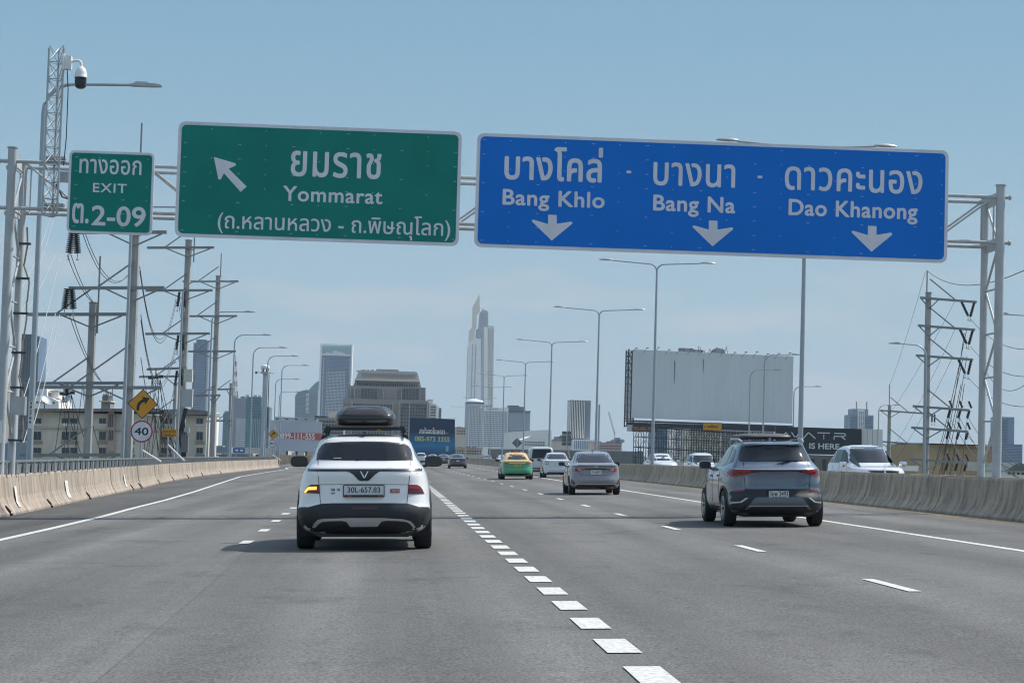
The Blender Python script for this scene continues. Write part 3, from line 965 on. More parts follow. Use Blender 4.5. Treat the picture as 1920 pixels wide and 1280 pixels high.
def power_pole(px, top, Y, w, label, arms, rod=None, side=-1, sname='power_pole', double=False):
    """arms: list of (py at the pole, px tip long, px tip short, insulators)"""
    q = P(px, top, Y); x = q.x
    t = thing(sname, label, 'power pole', (x, Y, ZG), 'concrete power poles')
    mb = MB().tube([(x, Y, ZG), (x, Y, q.z)], w * .62, 8, r2=w / 2); mb.build('pole', M_pole, t, world_co=True)
    MB().tube([(x, Y, q.z), (x, Y, q.z + .04)], w / 2 + .03, 8).build('pole_cap', M_arm, t, world_co=True)
    if rod:
        rq = P(*rod, Y)
        MB().tube([(rq.x, Y, q.z - 1.4), (rq.x, Y, rq.z)], .045, 6).build('lightning_rod', M_arm, t, world_co=True)
        MB().bar((rq.x, Y, q.z - .6), (x, Y, q.z - .6), .05).build('rod_bracket', M_arm, t, world_co=True)
    tips = []
    for (py, pl1, pl2, ins) in arms:
        z = P(px, py, Y).z; xa, xb = PX(pl1, Y), PX(pl2, Y)
        yy = Y - w / 2 - .08
        arm = MB().bar((xa, yy, z - .10), (xb, yy, z + .06), .14, .15).build('crossarm', M_arm, t, world_co=True)
        m2 = MB(); d = abs(xb - x) * .85; s = 1 if xb > x else -1
        m2.bar((x + s * d, yy, z - .02), (x, yy, z - .62), .07); m2.bar((x - s * d * 1.1, yy, z - .04), (x, yy, z - .62), .07)
        m2.build('brace', M_arm, t, world_co=True)
        xl = xa
        if abs(xl - x) > 1.5 * abs(xb - x):
            MB().bar((x + (xl - x) * .55, yy, z), (x, yy, z + abs(xl - x) * .42), .07).build('tie_brace', M_arm, t, world_co=True)
        for ix, (pxi, L, lean) in enumerate(ins):
            xi = PX(pxi, Y)
            a = (xi, yy, z - .12); b = (xi + lean, yy, z - .12 - L)
            insulator(a, b).build('insulator', M_ins, t, world_co=True, smooth=False)
            MB().tube([b, (b[0], yy, b[2] - .28)], .02, 5).tube([(b[0] - .06, yy, b[2] - .28), (b[0] + .06, yy, b[2] - .28)], .03, 5).build('wire_clamp', M_wire_light, t, world_co=True)
            if len(ins) == 3:
                insulator((xi + .14, yy, z + .05), (xi - .06, yy, z + .50), 4, .075).build('post_insulator', M_ins, t, world_co=True)
            tips.append(Vector((b[0], yy, b[2] - .28)))
    return t, tips


V2 = lambda px, dx: [(px - 2, .95, -.1), (px + dx, .95, .12)]
poleB, tB = power_pole(255, 441, 96, .42, 'thickest left power pole, rising behind the exit sign next to the yellow curve sign',
    [(437, 122, 298, V2(122, 5)), (541, 118, 298, V2(118, 5)), (728, 40, 300, [])], rod=(266, 231))
poleA, tA = power_pole(175, 568, 97, .37, 'shorter power pole left of the thickest one, with long arms over the pale apartment block',
    [(590, 43, 230, [(4, .95, .0)]), (719, 40, 228, [(122, .5, 0)]), (853, 40, 228, [])], rod=(188, 480))
poleC, tC = power_pole(354, 451, 134, .42, 'power pole carrying two pale cabinets, rising behind the wide green sign',
    [(465, 262, 388, []), (545, 262, 388, V2(328, 5)), (626, 265, 386, V2(329, 5)), (692, 270, 345, V2(329, 4))], rod=(365, 440))
poleD, tD = power_pole(410, 518, 163, .42, 'power pole with four arms just right of the cabinet pole',
    [(528, 331, 436, []), (593, 331, 436, []), (659, 331, 436, []), (742, 350, 410, [])], rod=(415, 475))
poleE, tE = power_pole(433, 719, 190, .25, 'short thin power pole right of the last tall power pole', [(730, 385, 436, []), (789, 385, 436, [])])
poleF, tF = power_pole(329, 722, 150, .26, 'short power pole left of the cabinet pole behind the small yellow plate', [(706, 256, 345, []), (770, 270, 332, [])])
# cabinets on the cabinet pole (fixed to it: parts)
xc = P(352, 700, 133).x
for (y0, y1, x0_, x1_, m_, nm) in ((692, 716, 346, 361, mat('cabinet_cream', (.55, .53, .45), .6, var=.05), 'cabinet'), (729, 763, 342, 361, mat('cabinet_grey', (.42, .43, .43), .6, var=.05), 'cabinet'),
                                  (801, 810, 346, 355, M_galv, 'cabinet'), (815, 848, 341, 353, mat('cabinet_dark', (.16, .17, .17), .6, var=.1), 'cabinet')):
    a, b = P(x0_, y0, 133.4), P(x1_, y1, 133.4)
    MB().box(a.x, b.x, 133.0, 133.6, b.z, a.z).build(nm, m_, poleC, world_co=True)
mb = MB()
for k in range(5):
    x = P(346 + k * 1.2, 780, 133.5).x
    mb.tube([(x, 133.3, P(350, 765, 133.3).z), (x - .15, 133.2, P(350, 790, 133.3).z), (x - .3 + .08 * k, 133.3, P(350, 815, 133.3).z), (x, 133.3, P(350, 860, 133.3).z)], .05, 6)
mb.build('cable', M_black, poleC, world_co=True)

M3 = lambda a, d: [(a, .7, -.12), (a + d, .9, -.02)]
poleR, tR = power_pole(1741, 549, 132, .40, 'tall power pole on the right with brown insulator strings over the tan building',
    [(561, 1824, 1718, [(1796, .9, .45), (1820, .95, -.25)]), (613, 1822, 1715, [(1794, .9, .45), (1818, .95, -.25)]), (669, 1819, 1712, [(1792, .9, .45), (1816, .95, -.2)]),
     (764, 1814, 1708, [(1778, .5, -.14), (1797, .5, -.14), (1814, .5, -.14)]), (804, 1812, 1706, [(1776, .5, -.14), (1795, .5, -.14), (1812, .5, -.14)]),
     (863, 1812, 1704, [(1775, .5, -.14), (1793, .5, -.14), (1810, .5, -.14)])], rod=(1738.5, 507))
poleS, tS = power_pole(1668, 761, 200, .34, 'distant power pole on the right between the white panel wall and the tall power pole', [(771, 1728, 1647, [(1745, .8, 0), (1750, .8, 0)]), (829, 1726, 1645, [])], rod=(1668, 720))
for o_ in (poleA, poleB, poleC, poleD, poleE, poleF, poleR, poleS): pass


def wire(a, b, sag, label, group, m=None, r=.018, n=14):
    pts = []
    a, b = Vector(a), Vector(b)
    for i in range(n + 1):
        u = i / n; p = a.lerp(b, u); p.z -= 4 * sag * u * (1 - u); pts.append(p)
    o = MB().tube(pts, r, 5).build('power_line', m or M_wire)
    return tag(o, label, 'wire', group)


def W(p0, Y0, p1, Y1, sag, label, group, m=None, r=.018):
    return wire(P(*p0, Y0), P(*p1, Y1), sag, label, group, m, r)



def wires(data, group, labels, m=None, r=.018):
    for (a, ya, b, yb, sg), lb in zip(data, labels):
        W(a, ya, b, yb, sg, lb, group, m, r)


def pair(base): return ['upper strand of ' + base, 'lower strand of ' + base]


wires([((104, 478), 91, (0, 660), 70, .3), ((112, 484), 91, (40, 760), 74, .3), ((104, 588), 91, (44, 830), 74, .3), ((112, 590), 91, (62, 800), 76, .3), ((94, 410), 91, (30, 560), 74, .3), ((100, 412), 91, (34, 600), 74, .3)],
      'light wires descending from the left insulators',
      ['pale wire slanting from the upper left insulators down to the picture edge', 'pale wire slanting from the upper left insulators past the nearest street lamp', 'left pale wire slanting down from the lower left insulators',
       'right pale wire slanting down from the lower left insulators', 'left pale wire running from above the exit sign to the gantry post', 'right pale wire running from above the exit sign to the gantry post'], M_wire_light)
wires([((126, 478), 96, (175, 568), 97, .3), ((132, 474), 96, (180, 572), 97, .3), ((130, 590), 96, (186, 712), 97, .3), ((136, 590), 96, (190, 715), 97, .3),
       ((155, 438), 96, (250, 499), 130, 1.6), ((160, 438), 96, (252, 500), 130, 1.5), ((262, 500), 96, (330, 560), 134, 3.0), ((262, 508), 96, (331, 565), 134, 3.0),
       ((264, 590), 96, (330, 640), 134, 3.0), ((264, 600), 96, (331, 645), 134, 3.0), ((264, 670), 96, (330, 710), 134, 3.0), ((334, 560), 134, (350, 640), 150, .4), ((337, 560), 134, (352, 642), 150, .4),
       ((330, 640), 134, (348, 720), 150, .4), ((334, 700), 134, (350, 760), 150, .4)], 'dark wires swooping between the left power poles',
      pair('the dark wire pair from the upper left insulators to the shorter pole') + pair('the dark wire pair from the lower left insulators behind the shorter pole') + pair('the dark wires drooping from under the exit sign')
      + pair('the highest wires drooping between the thickest and cabinet poles') + pair('the middle wires drooping between the thickest and cabinet poles') + ['lowest wire drooping between the thickest and cabinet poles']
      + pair('the short wires beside the cabinet pole near its top') + ['short dark wire dropping from the middle insulators of the cabinet pole', 'short dark wire dropping from the lowest insulators of the cabinet pole'])
fan = [((1812, 620), (1748, 888)), ((1808, 625), (1764, 888)), ((1813, 668), (1770, 888)), ((1806, 668), (1752, 880)), ((1808, 720), (1780, 888)), ((1802, 720), (1760, 888)), ((1778, 790), (1764, 888)), ((1797, 792), (1782, 888)), ((1812, 794), (1800, 888))]
lv = ['top', 'top', 'second', 'second', 'third', 'third', 'fourth', 'fourth', 'fourth']
sd_ = ['left', 'right', 'right', 'left', 'right', 'left', 'left', 'middle', 'right']
wires([(a, 132, b, 150 + k, .5) for k, (a, b) in enumerate(fan)], 'wires fanning down from the right power pole',
      ['%s taut wire fanning down from the %s arm of the right power pole' % (s_, l_) for s_, l_ in zip(sd_, lv)], r=.022)
wires([((1820, 598), 132, (1990, 640), 90, 1.0), ((1820, 650), 132, (1990, 690), 90, 1.0), ((1816, 708), 132, (1990, 745), 90, 1.0), ((1845, 690), 128, (1990, 620), 90, 2.0), ((1738, 507), 132, (1990, 470), 60, 1.0)],
      'wires running right from the right power pole', ['sagging wire running right from the top arm of the right power pole', 'sagging wire running right from the second arm of the right power pole', 'sagging wire running right from the third arm of the right power pole',
      'deeply sagging wire rising to the right edge behind the gantry posts', 'thin wire running right from the rod on top of the right power pole'])
wires([((1735, 510), 132, (1668, 722), 200, .4), ((1790, 565), 132, (1668, 775), 200, .4), ((1790, 618), 132, (1680, 830), 200, .4), ((1785, 672), 132, (1680, 860), 200, .4)], 'wires between the two right power poles',
      ['thin wire linking the top rods of the two right power poles', 'thin wire from the top right arm down to the distant pole', 'thin wire from the second right arm down to the distant pole', 'thin wire from the third right arm down to the distant pole'], r=.012)
wires([(a, 132, b, 112, .3) for a, b in [((1778, 776), (1850, 880)), ((1797, 778), (1880, 900)), ((1814, 780), (1900, 890)), ((1778, 812), (1830, 890)), ((1812, 814), (1900, 880))]], 'wires slanting down behind the right gantry posts',
      ['left wire slanting from the fourth arm down behind the right gantry posts', 'middle wire slanting from the fourth arm down behind the right gantry posts', 'right wire slanting from the fourth arm down behind the right gantry posts',
       'left wire slanting from the fifth arm down behind the right gantry posts', 'right wire slanting from the fifth arm down behind the right gantry posts'], r=.02)
wires([(a, 110, b, 90, .6) for a, b in [((1880, 846), (1990, 870)), ((1880, 858), (1990, 852)), ((1880, 876), (1990, 876)), ((1880, 870), (1990, 893))]], 'low wires at the right picture edge',
      ['topmost low wire at the right picture edge, falling to the right', 'second low wire at the right picture edge, rising to the right', 'nearly level low wire over the gabled house at the right edge', 'lowest wire falling over the gabled house at the right edge'], r=.022)
spots_ = ['left of the shorter power pole', 'right beside the previous fan over the dishes', 'left behind the yellow diamond sign', 'right behind the yellow diamond sign', 'on the shorter power pole itself', 'highest behind the yellow diamond', 'low beside the round 40 sign', 'low left of the small yellow plate']
for i, (tx, ty) in enumerate(((118, 740), (134, 740), (285, 710), (300, 710), (155, 720), (294, 700), (288, 776), (300, 776))):
    wires([((tx, ty), 112 + i, (tx + dx * 1.2, 858), 120 + i, .1) for dx in (-14, 10, 30)], 'stay wires in front of the pale apartment block',
          ['%s wire of the stay fan %s' % (q_, spots_[i]) for q_ in ('left', 'middle', 'right')])
# insulator yokes over the stay fans
for i, (tx, ty, Y_) in enumerate(((126, 738, 112.5), (292, 708, 114.5), (294, 774, 118.5))):
    a_, b_ = P(tx - 10, ty + 1, Y_), P(tx + 10, ty - 1, Y_)
    t = thing('wire_yoke', ('small wire yoke above the satellite dishes', 'upper small wire yoke right of the yellow diamond sign', 'lower small wire yoke right of the round 40 sign')[i], 'wire yoke', tuple(a_), 'small wire yokes')
    MB().bar(a_, b_, .09).box(a_.x - .12, a_.x + .12, a_.y - .1, a_.y + .1, a_.z - .05, a_.z + .12).box(b_.x - .12, b_.x + .12, b_.y - .1, b_.y + .1, b_.z - .05, b_.z + .12).build('yoke', M_ins, t, world_co=True)
    MB().bar((a_ + b_) / 2, (a_ + b_) / 2 + Vector((0, 0, .5)), .05).build('hanger', M_ins, t, world_co=True)

# ------------------------------------------------------------------ small traffic signs
M_ysign = mat('sign_yellow', (0.62, 0.28, 0.012), 0.45, var=.04)
M_blk = mat('sign_black', (0.015, 0.016, 0.02), 0.5)
M_red = mat('sign_red', (0.36, 0.045, 0.07), 0.45)


def curve_sign_post(pxc, pyd, rd, pyc, rc, Y, label_d, label_c, label_p, braceL=True):
    c = P(pxc, pyd, Y); r = rd * Y / FPX; x, z = c.x, c.z
    post = thing('sign_post', label_p, 'sign post', (x, Y + .06, 0))
    MB().tube([(x - .02, Y + .06, .2), (x - .02, Y + .06, z)], .045, 10).build('post', M_galv, post, world_co=True, smooth=True)
    b1, b2 = P(pxc - 1, pyc + rc + 15, Y), P(pxc + 35 * 88 / Y, 861, Y)
    MB().tube([(b1.x, Y + .1, b1.z), (b2.x, Y + .3, b2.z - .1)], .045, 8).build('brace', M_whiteplastic, post, world_co=True, smooth=True)
    d = thing('curve_sign', label_d, 'road sign', (x, Y, z))
    q = [(0, -r), (r, 0), (0, r), (-r, 0)]
    MB().prism([(x + a, z + b) for a, b in q], Y, Y + .03).build('border_panel', M_blk, d, world_co=True)
    MB().prism([(x + a * .93, z + b * .93) for a, b in q], Y - .006, Y + .01).build('face_panel', M_ysign, d, world_co=True)
    s = r / 28
    inner = [(-10.7, -12.2), (-6.1, -12.2), (-5.6, -4), (-2, 1.3), (3, 4.0), (5.3, -.6), (12.5, 11.5), (-2.5, 13.2), (.6, 8.9), (-4.5, 6.4), (-9, 1.5), (-10.8, -5)]
    MB().prism([(x + a * s, z + b * s) for a, b in inner], Y - .011, Y - .005).build('arrow', M_blk, d, world_co=True)
    c2 = P(pxc - 2, pyc, Y); rr = rc * Y / FPX
    d2 = thing('speed_limit_sign', label_c, 'road sign', (c2.x, Y, c2.z))
    circ = lambda f: [(c2.x + rr * f * math.cos(2 * math.pi * k / 32), c2.z + rr * f * math.sin(2 * math.pi * k / 32)) for k in range(32)]
    MB().prism(circ(1), Y, Y + .03).build('border_panel', M_red, d2, world_co=True)
    MB().prism(circ(.87), Y - .006, Y + .01).build('face_panel', M_sign_white, d2, world_co=True)
    text_obj('40', c2.x - rr * .64, c2.x + rr * .62, c2.z - rr * .34, c2.z + rr * .36, Y - .007, M_blk, d2, bold=.035, world_co=True)


curve_sign_post(267.5, 757, 28, 808.5, 20.5, 93, 'large yellow diamond sign with a bent right arrow before the thickest power pole', 'large round 40 speed limit sign beside the thickest power pole', 'steel post with slanted white brace holding the nearer yellow diamond sign')
curve_sign_post(512.5, 814, 9.5, 831, 6.8, 228, 'small distant yellow diamond sign with a bent arrow near the left barrier end', 'small distant 40 speed limit sign near the end of the left barrier', 'steel post with slanted white brace near the end of the left barrier')
a, b = P(304.5, 804, 112), P(331, 819, 112)
yt = thing('warning_plate', 'small yellow rectangular plate with two rows of dark Thai lettering left of the cabinet pole', 'road sign', ((a.x + b.x) / 2, 112, b.z))
MB().box(a.x, b.x, 112, 112.03, b.z, a.z).build('face_panel', M_ysign, yt, world_co=True)
w_ = b.x - a.x; h_ = a.z - b.z
text_obj('ลดความเร็ว', a.x + .07 * w_, b.x - .07 * w_, b.z + .54 * h_, a.z - .06 * h_, 112, M_blk, yt, bold=.02, world_co=True)
text_obj('ทางโค้งขวา', a.x + .09 * w_, b.x - .09 * w_, b.z + .05 * h_, b.z + .46 * h_, 112, M_blk, yt, bold=.02, world_co=True)
xq = P(314, 850, 112.1).x
MB().tube([(xq, 112.08, 0), (xq, 112.08, a.z - .1)], .04, 8).build('post', M_galv, yt, world_co=True)
MB().tube([(xq, 112.1, .95 + .6), (xq + .9, 112.3, .7)], .045, 8).build('brace', M_whiteplastic, yt, world_co=True)

# white radome pole
q = P(497, 699, 214); rp = thing('radome_pole', 'grey pole topped by a white dome and four small arms', 'pole', (q.x, 214, -1))
MB().tube([(q.x, 214, -1), (q.x, 214, q.z)], .25, 12, r2=.19).build('pole', M_post, rp, world_co=True, smooth=True)
MB().lathe([(.42, 0), (.46, .12), (.44, .25), (.36, .36), (.2, .43), (.03, .45)], 20, (q.x, 214, q.z + .42)).build('dome', M_whiteplastic, rp, world_co=True, smooth=True)
mb = MB()
for k in range(6):
    a_ = math.pi * k / 3; mb.tube([(q.x + .34 * math.cos(a_), 214 + .34 * math.sin(a_), q.z + .42), (q.x + .25 * math.cos(a_), 214 + .25 * math.sin(a_), q.z)], .05, 6)
mb.build('dome_frame', M_dark, rp, world_co=True)
MB().bar((q.x - .9, 214, q.z + .05), (q.x + .95, 214, q.z - .02), .07).tube([(q.x, 214, q.z + .1), (q.x, 214, q.z - .08)], .42, 12).build('arm', M_galv, rp, world_co=True)
MB().box(q.x - 1.0, q.x - .8, 213.9, 214.1, q.z - .12, q.z + .12).tube([(q.x + .42, 214, q.z - 5.6), (q.x + .42, 214, q.z - .1)], .05, 6).build('bracket_camera', M_dark, rp, world_co=True)

# backs of two signs beyond the median
for kind_, (x0_, x1_, y0, y1), Y, lb in (('d', (960, 979, 820, 840), 235, 'dark back of a diamond road sign beyond the median above the taxi'), ('r', (1054, 1071, 808, 836), 175, 'grey louvred back of a rectangular road sign beyond the median above the white sedan')):
    a, b = P(x0_, y0, Y), P(x1_, y1, Y); cx_, cz_ = (a.x + b.x) / 2, (a.z + b.z) / 2
    t = thing('reversed_road_sign', lb, 'road sign', (cx_, Y, b.z))
    mB = mat('sign_back_grey', (.16, .18, .18), .6, .3, var=.08)
    if kind_ == 'd':
        MB().prism([(cx_, a.z), (b.x, cz_), (cx_, b.z), (a.x, cz_)], Y, Y + .04).build('panel', mB, t, world_co=True)
        MB().tube([(cx_, Y - .05, zr(12)), (cx_, Y - .05, a.z)], .05, 8).build('post', M_galv, t, world_co=True)
    else:
        for k in range(4):
            zt_ = a.z - (a.z - b.z) * k / 4
            MB().box(a.x, b.x, Y, Y + .06, zt_ - (a.z - b.z) / 4 + .03, zt_).build('slat', mB, t, world_co=True)
        MB().bar((cx_ + .05, Y - .05, b.z), (cx_ + .6, Y - .05, .5), .1).bar((cx_, Y - .05, a.z), (cx_, Y - .05, b.z), .1).build('post', M_galv, t, world_co=True)
# ------------------------------------------------------------------ vehicles
def pchip(xk, yk, x):
    xk = np.array(xk, float); yk = np.array(yk, float)
    h = np.diff(xk); d = np.diff(yk) / h
    m = np.zeros(len(xk))
    for i in range(1, len(xk) - 1):
        if d[i - 1] * d[i] > 0:
            w1, w2 = 2 * h[i] + h[i - 1], h[i] + 2 * h[i - 1]
            m[i] = (w1 + w2) / (w1 / d[i - 1] + w2 / d[i])
    m[0], m[-1] = d[0], d[-1]
    i = np.clip(np.searchsorted(xk, x) - 1, 0, len(h) - 1)
    t = (x - xk[i]) / h[i]
    return ((1 + 2 * t) * (1 - t) ** 2 * yk[i] + t * (1 - t) ** 2 * h[i] * m[i] + t * t * (3 - 2 * t) * yk[i + 1] + t * t * (t - 1) * h[i] * m[i + 1])


def paint(name, c, metal=0.0, rough=0.32):
    return mat('car_paint_' + name, c, rough, metal, var=0.03, scale=1.2, coat=1.0, dirt=((c[0] * .6 + .05, c[1] * .6 + .045, c[2] * .6 + .035), .18, 1.5, (1, 1, 1)))


def glass_mat():
    m = bpy.data.materials.new('car_glass'); m.use_nodes = True
    b = m.node_tree.nodes['Principled BSDF']
    b.inputs['Base Color'].default_value = (0.012, 0.016, 0.02, 1); b.inputs['Roughness'].default_value = 0.05
    b.inputs['Specular IOR Level'].default_value = 0.45
    b.inputs['Coat Weight'].default_value = 0.0; b.inputs['Coat Roughness'].default_value = 0.02
    return m


M_glass = glass_mat()
M_gap = mat('panel_gap', (0.012, 0.012, 0.013), 0.7)
M_taillamp = mat('tail_lamp_red', (0.26, 0.012, 0.018), 0.25, coat=.25, var=.15, scale=14)
M_taillamp_dk = mat('tail_lamp_smoked', (0.09, 0.010, 0.014), 0.25, coat=.25, var=.25, scale=20)
M_amber = mat('indicator_amber', (0.9, 0.42, 0.02), 0.3, emit=((1.0, 0.50, 0.05), 1.1))
M_bumper = mat('black_bumper_plastic', (0.014, 0.015, 0.017), 0.55, var=.12)
M_satin = mat('satin_silver_trim', (0.50, 0.50, 0.50), 0.35, .5)
M_chrome = mat('chrome', (0.75, 0.75, 0.77), 0.12, 1.0)
M_plate = mat('plate_white', (0.62, 0.62, 0.62), 0.5)
M_rim = mat('alloy_rim', (0.16, 0.165, 0.17), 0.35, .8)
M_rimlight = mat('alloy_rim_light', (0.42, 0.43, 0.44), 0.3, .8)
M_lamp_clear = mat('lamp_clear', (0.75, 0.77, 0.8), 0.08, coat=1.0)


class Car:
    """local frame: x right, y forward (0 = rearmost), z up; slices give the plan outline at each height"""

    def __init__(s, slices, pm, arches=(), NT=104, NZ=64, ra=.37, hw=.95, cut=True):
        Z = [q[0] for q in slices]
        zz = np.concatenate([np.linspace(Z[0], Z[-1], NZ)[:-1] if False else np.linspace(Z[0], Z[-1], NZ)])
        A = np.array([[v for v in q[1:]] for q in slices])
        cols_ = [pchip(Z, A[:, k], zz) for k in range(A.shape[1])]
        vs, fs = [], []
        for i in range(NZ):
            w, yr, yf, nr, nf, bow = [c[i] for c in cols_]
            nr *= 1.9; nf *= 1.5
            yc = (yr + yf) / 2; L = (yf - yr) / 2
            for k in range(NT):
                a = 2 * math.pi * (k + .5) / NT
                ca, sa = math.cos(a), math.sin(a)
                n_ = nr if sa < 0 else nf
                x = w * math.copysign(abs(ca) ** (2 / n_), ca)
                y = yc + L * math.copysign(abs(sa) ** (2 / n_), sa)
                if sa < 0: y += bow * (x / max(w, .01)) ** 2
                else: y -= bow * 1.4 * (x / max(w, .01)) ** 2
                vs.append((x, y, zz[i]))
        for i in range(NZ - 1):
            for k in range(NT): fs.append((i * NT + k, i * NT + (k + 1) % NT, (i + 1) * NT + (k + 1) % NT, (i + 1) * NT + k))
        fs.append(tuple(range(NT))[::-1]); fs.append(tuple((NZ - 1) * NT + k for k in range(NT)))
        me = bpy.data.meshes.new('body'); me.from_pydata(vs, [], fs)
        bm = bmesh.new(); bm.from_mesh(me); bmesh.ops.recalc_face_normals(bm, faces=bm.faces)
        bm.to_mesh(me); bm.free()
        s.bvh = BVHTree.FromPolygons([Vector(v) for v in vs], fs)
        me.materials.append(pm)
        s.pm = pm
        if cut and arches:
            cut_ = MB()
            for ya, za in arches:
                for sd in (-1, 1):
                    vs2 = [(ya + ra * math.cos(2 * math.pi * k / 28), za + ra * math.sin(2 * math.pi * k / 28)) for k in range(28)]
                    xx = sorted((sd * (hw - .30), sd * (hw + .2)))
                    cut_.add([(xx[0], a, b) for a, b in vs2] + [(xx[1], a, b) for a, b in vs2],
                             [tuple(range(28)), tuple(range(55, 27, -1))] + [((k + 1) % 28, k, k + 28, (k + 1) % 28 + 28) for k in range(28)])
            cme = cut_.mesh('cut'); cme.materials.append(M_gap)
            ob = bpy.data.objects.new('b', me); oc = bpy.data.objects.new('c', cme); col.objects.link(ob); col.objects.link(oc)
            md = ob.modifiers.new('x', 'BOOLEAN'); md.object = oc; md.operation = 'DIFFERENCE'; md.solver = 'EXACT'
            try: md.material_mode = 'TRANSFER'
            except Exception: pass
            me2 = bpy.data.meshes.new_from_object(ob.evaluated_get(bpy.context.evaluated_depsgraph_get()))
            bpy.data.objects.remove(ob); bpy.data.objects.remove(oc)
            me = me2; me.name = 'body'
        me.polygons.foreach_set('use_smooth', [True] * len(me.polygons))
        try: me.set_sharp_from_angle(angle=R(34))
        except Exception: pass
        s.me = me

    def spawn(s, name, label, x, y, heading=0.0, group=None, zf=zr, cat='car', opp=False):
        z = zf(x)
        s.t = thing(name, label, cat, (x, y, z), group, rz=heading, tilt=(math.atan(TR) if not opp else -math.atan(TR)) * (1 if not opp else 1))
        o = bpy.data.objects.new('body', s.me); col.objects.link(o); o.parent = s.t
        return s.t

    def hit(s, view, a, b):
        if view == 'rear': o, d = Vector((a, -3, b)), Vector((0, 1, 0))
        elif view == 'front': o, d = Vector((a, 12, b)), Vector((0, -1, 0))
        elif view == 'left': o, d = Vector((-3, a, b)), Vector((1, 0, 0))
        else: o, d = Vector((3, a, b)), Vector((-1, 0, 0))
        h = s.bvh.ray_cast(o, d)
        if h[0] is None:
            h = s.bvh.find_nearest(o + d * (3.2 if view == 'rear' else 2.2 if view in ('left', 'right') else 8))
            return h[0], d
        return h[0], d

    def drape(s, name, poly, m, view='rear', off=.006, grid=.05, parent=None, thick=.03, label=None, mirror=False):
        for sgn in ((1, -1) if mirror else (1,)):
            pl = [(p[0] * sgn, p[1]) for p in poly]
            bm = bmesh.new()
            vo_, _, fo_ = delaunay_2d_cdt([Vector(p) for p in pl], [(i_, (i_ + 1) % len(pl)) for i_ in range(len(pl))], [], 1, 1e-5)[:3]
            vs = [bm.verts.new((p[0], 0, p[1])) for p in vo_]
            for f_ in fo_: bm.faces.new([vs[i_] for i_ in f_])
            xs_ = [p[0] for p in pl]; zs_ = [p[1] for p in pl]
            for ax, lo, hi in ((0, min(xs_), max(xs_)), (2, min(zs_), max(zs_))):
                v = lo + grid
                while v < hi:
                    co = [0, 0, 0]; co[ax] = v; no = [0, 0, 0]; no[ax] = 1
                    bmesh.ops.bisect_plane(bm, geom=bm.verts[:] + bm.edges[:] + bm.faces[:], plane_co=co, plane_no=no, dist=1e-6)
                    v += grid
            d = None
            for v in bm.verts:
                h, d = s.hit(view, v.co.x, v.co.z)
                v.co = h - d * off
            be = [e for e in bm.edges if len(e.link_faces) == 1]
            ext = bmesh.ops.extrude_edge_only(bm, edges=be)
            for g_e in ext['geom']:
                if isinstance(g_e, bmesh.types.BMVert): g_e.co += d * thick
            bmesh.ops.recalc_face_normals(bm, faces=bm.faces)
            me = bpy.data.meshes.new(name); bm.to_mesh(me); bm.free()
            me.polygons.foreach_set('use_smooth', [True] * len(me.polygons))
            try: me.set_sharp_from_angle(angle=R(35))
            except Exception: pass
            o = link(name, me, m, parent or s.t)
            if label: o['label'] = label
        return o

    def line(s, name, pts, w, m, view='rear', off=.004, parent=None, mirror=False, thick=.012):
        for sgn in ((1, -1) if mirror else (1,)):
            pp = [Vector((p[0] * sgn, p[1])) for p in pts]
            dense = []
            for i in range(len(pp) - 1):
                n_ = max(1, int((pp[i + 1] - pp[i]).length / .05))
                dense += [pp[i].lerp(pp[i + 1], k / n_) for k in range(n_)]
            dense.append(pp[-1])
            vs = []; D = None
            for i, p in enumerate(dense):
                t = (dense[min(i + 1, len(dense) - 1)] - dense[max(i - 1, 0)]).normalized()
                nn = Vector((-t.y, t.x)) * w / 2
                for q in (p - nn, p + nn):
                    h, D = s.hit(view, q.x, q.y); vs.append(h - D * off)
            n0 = len(vs); vs += [v + D * thick for v in vs]
            fs = []
            N = len(dense)
            for i in range(N - 1):
                a, b, c, e_ = 2 * i, 2 * i + 1, 2 * i + 3, 2 * i + 2
                fs += [(a, b, c, e_), (a, e_, e_ + n0, a + n0), (b, b + n0, c + n0, c)]
            mb = MB().add(vs, fs)
            o = mb.build(name, m, parent or s.t)
        return o

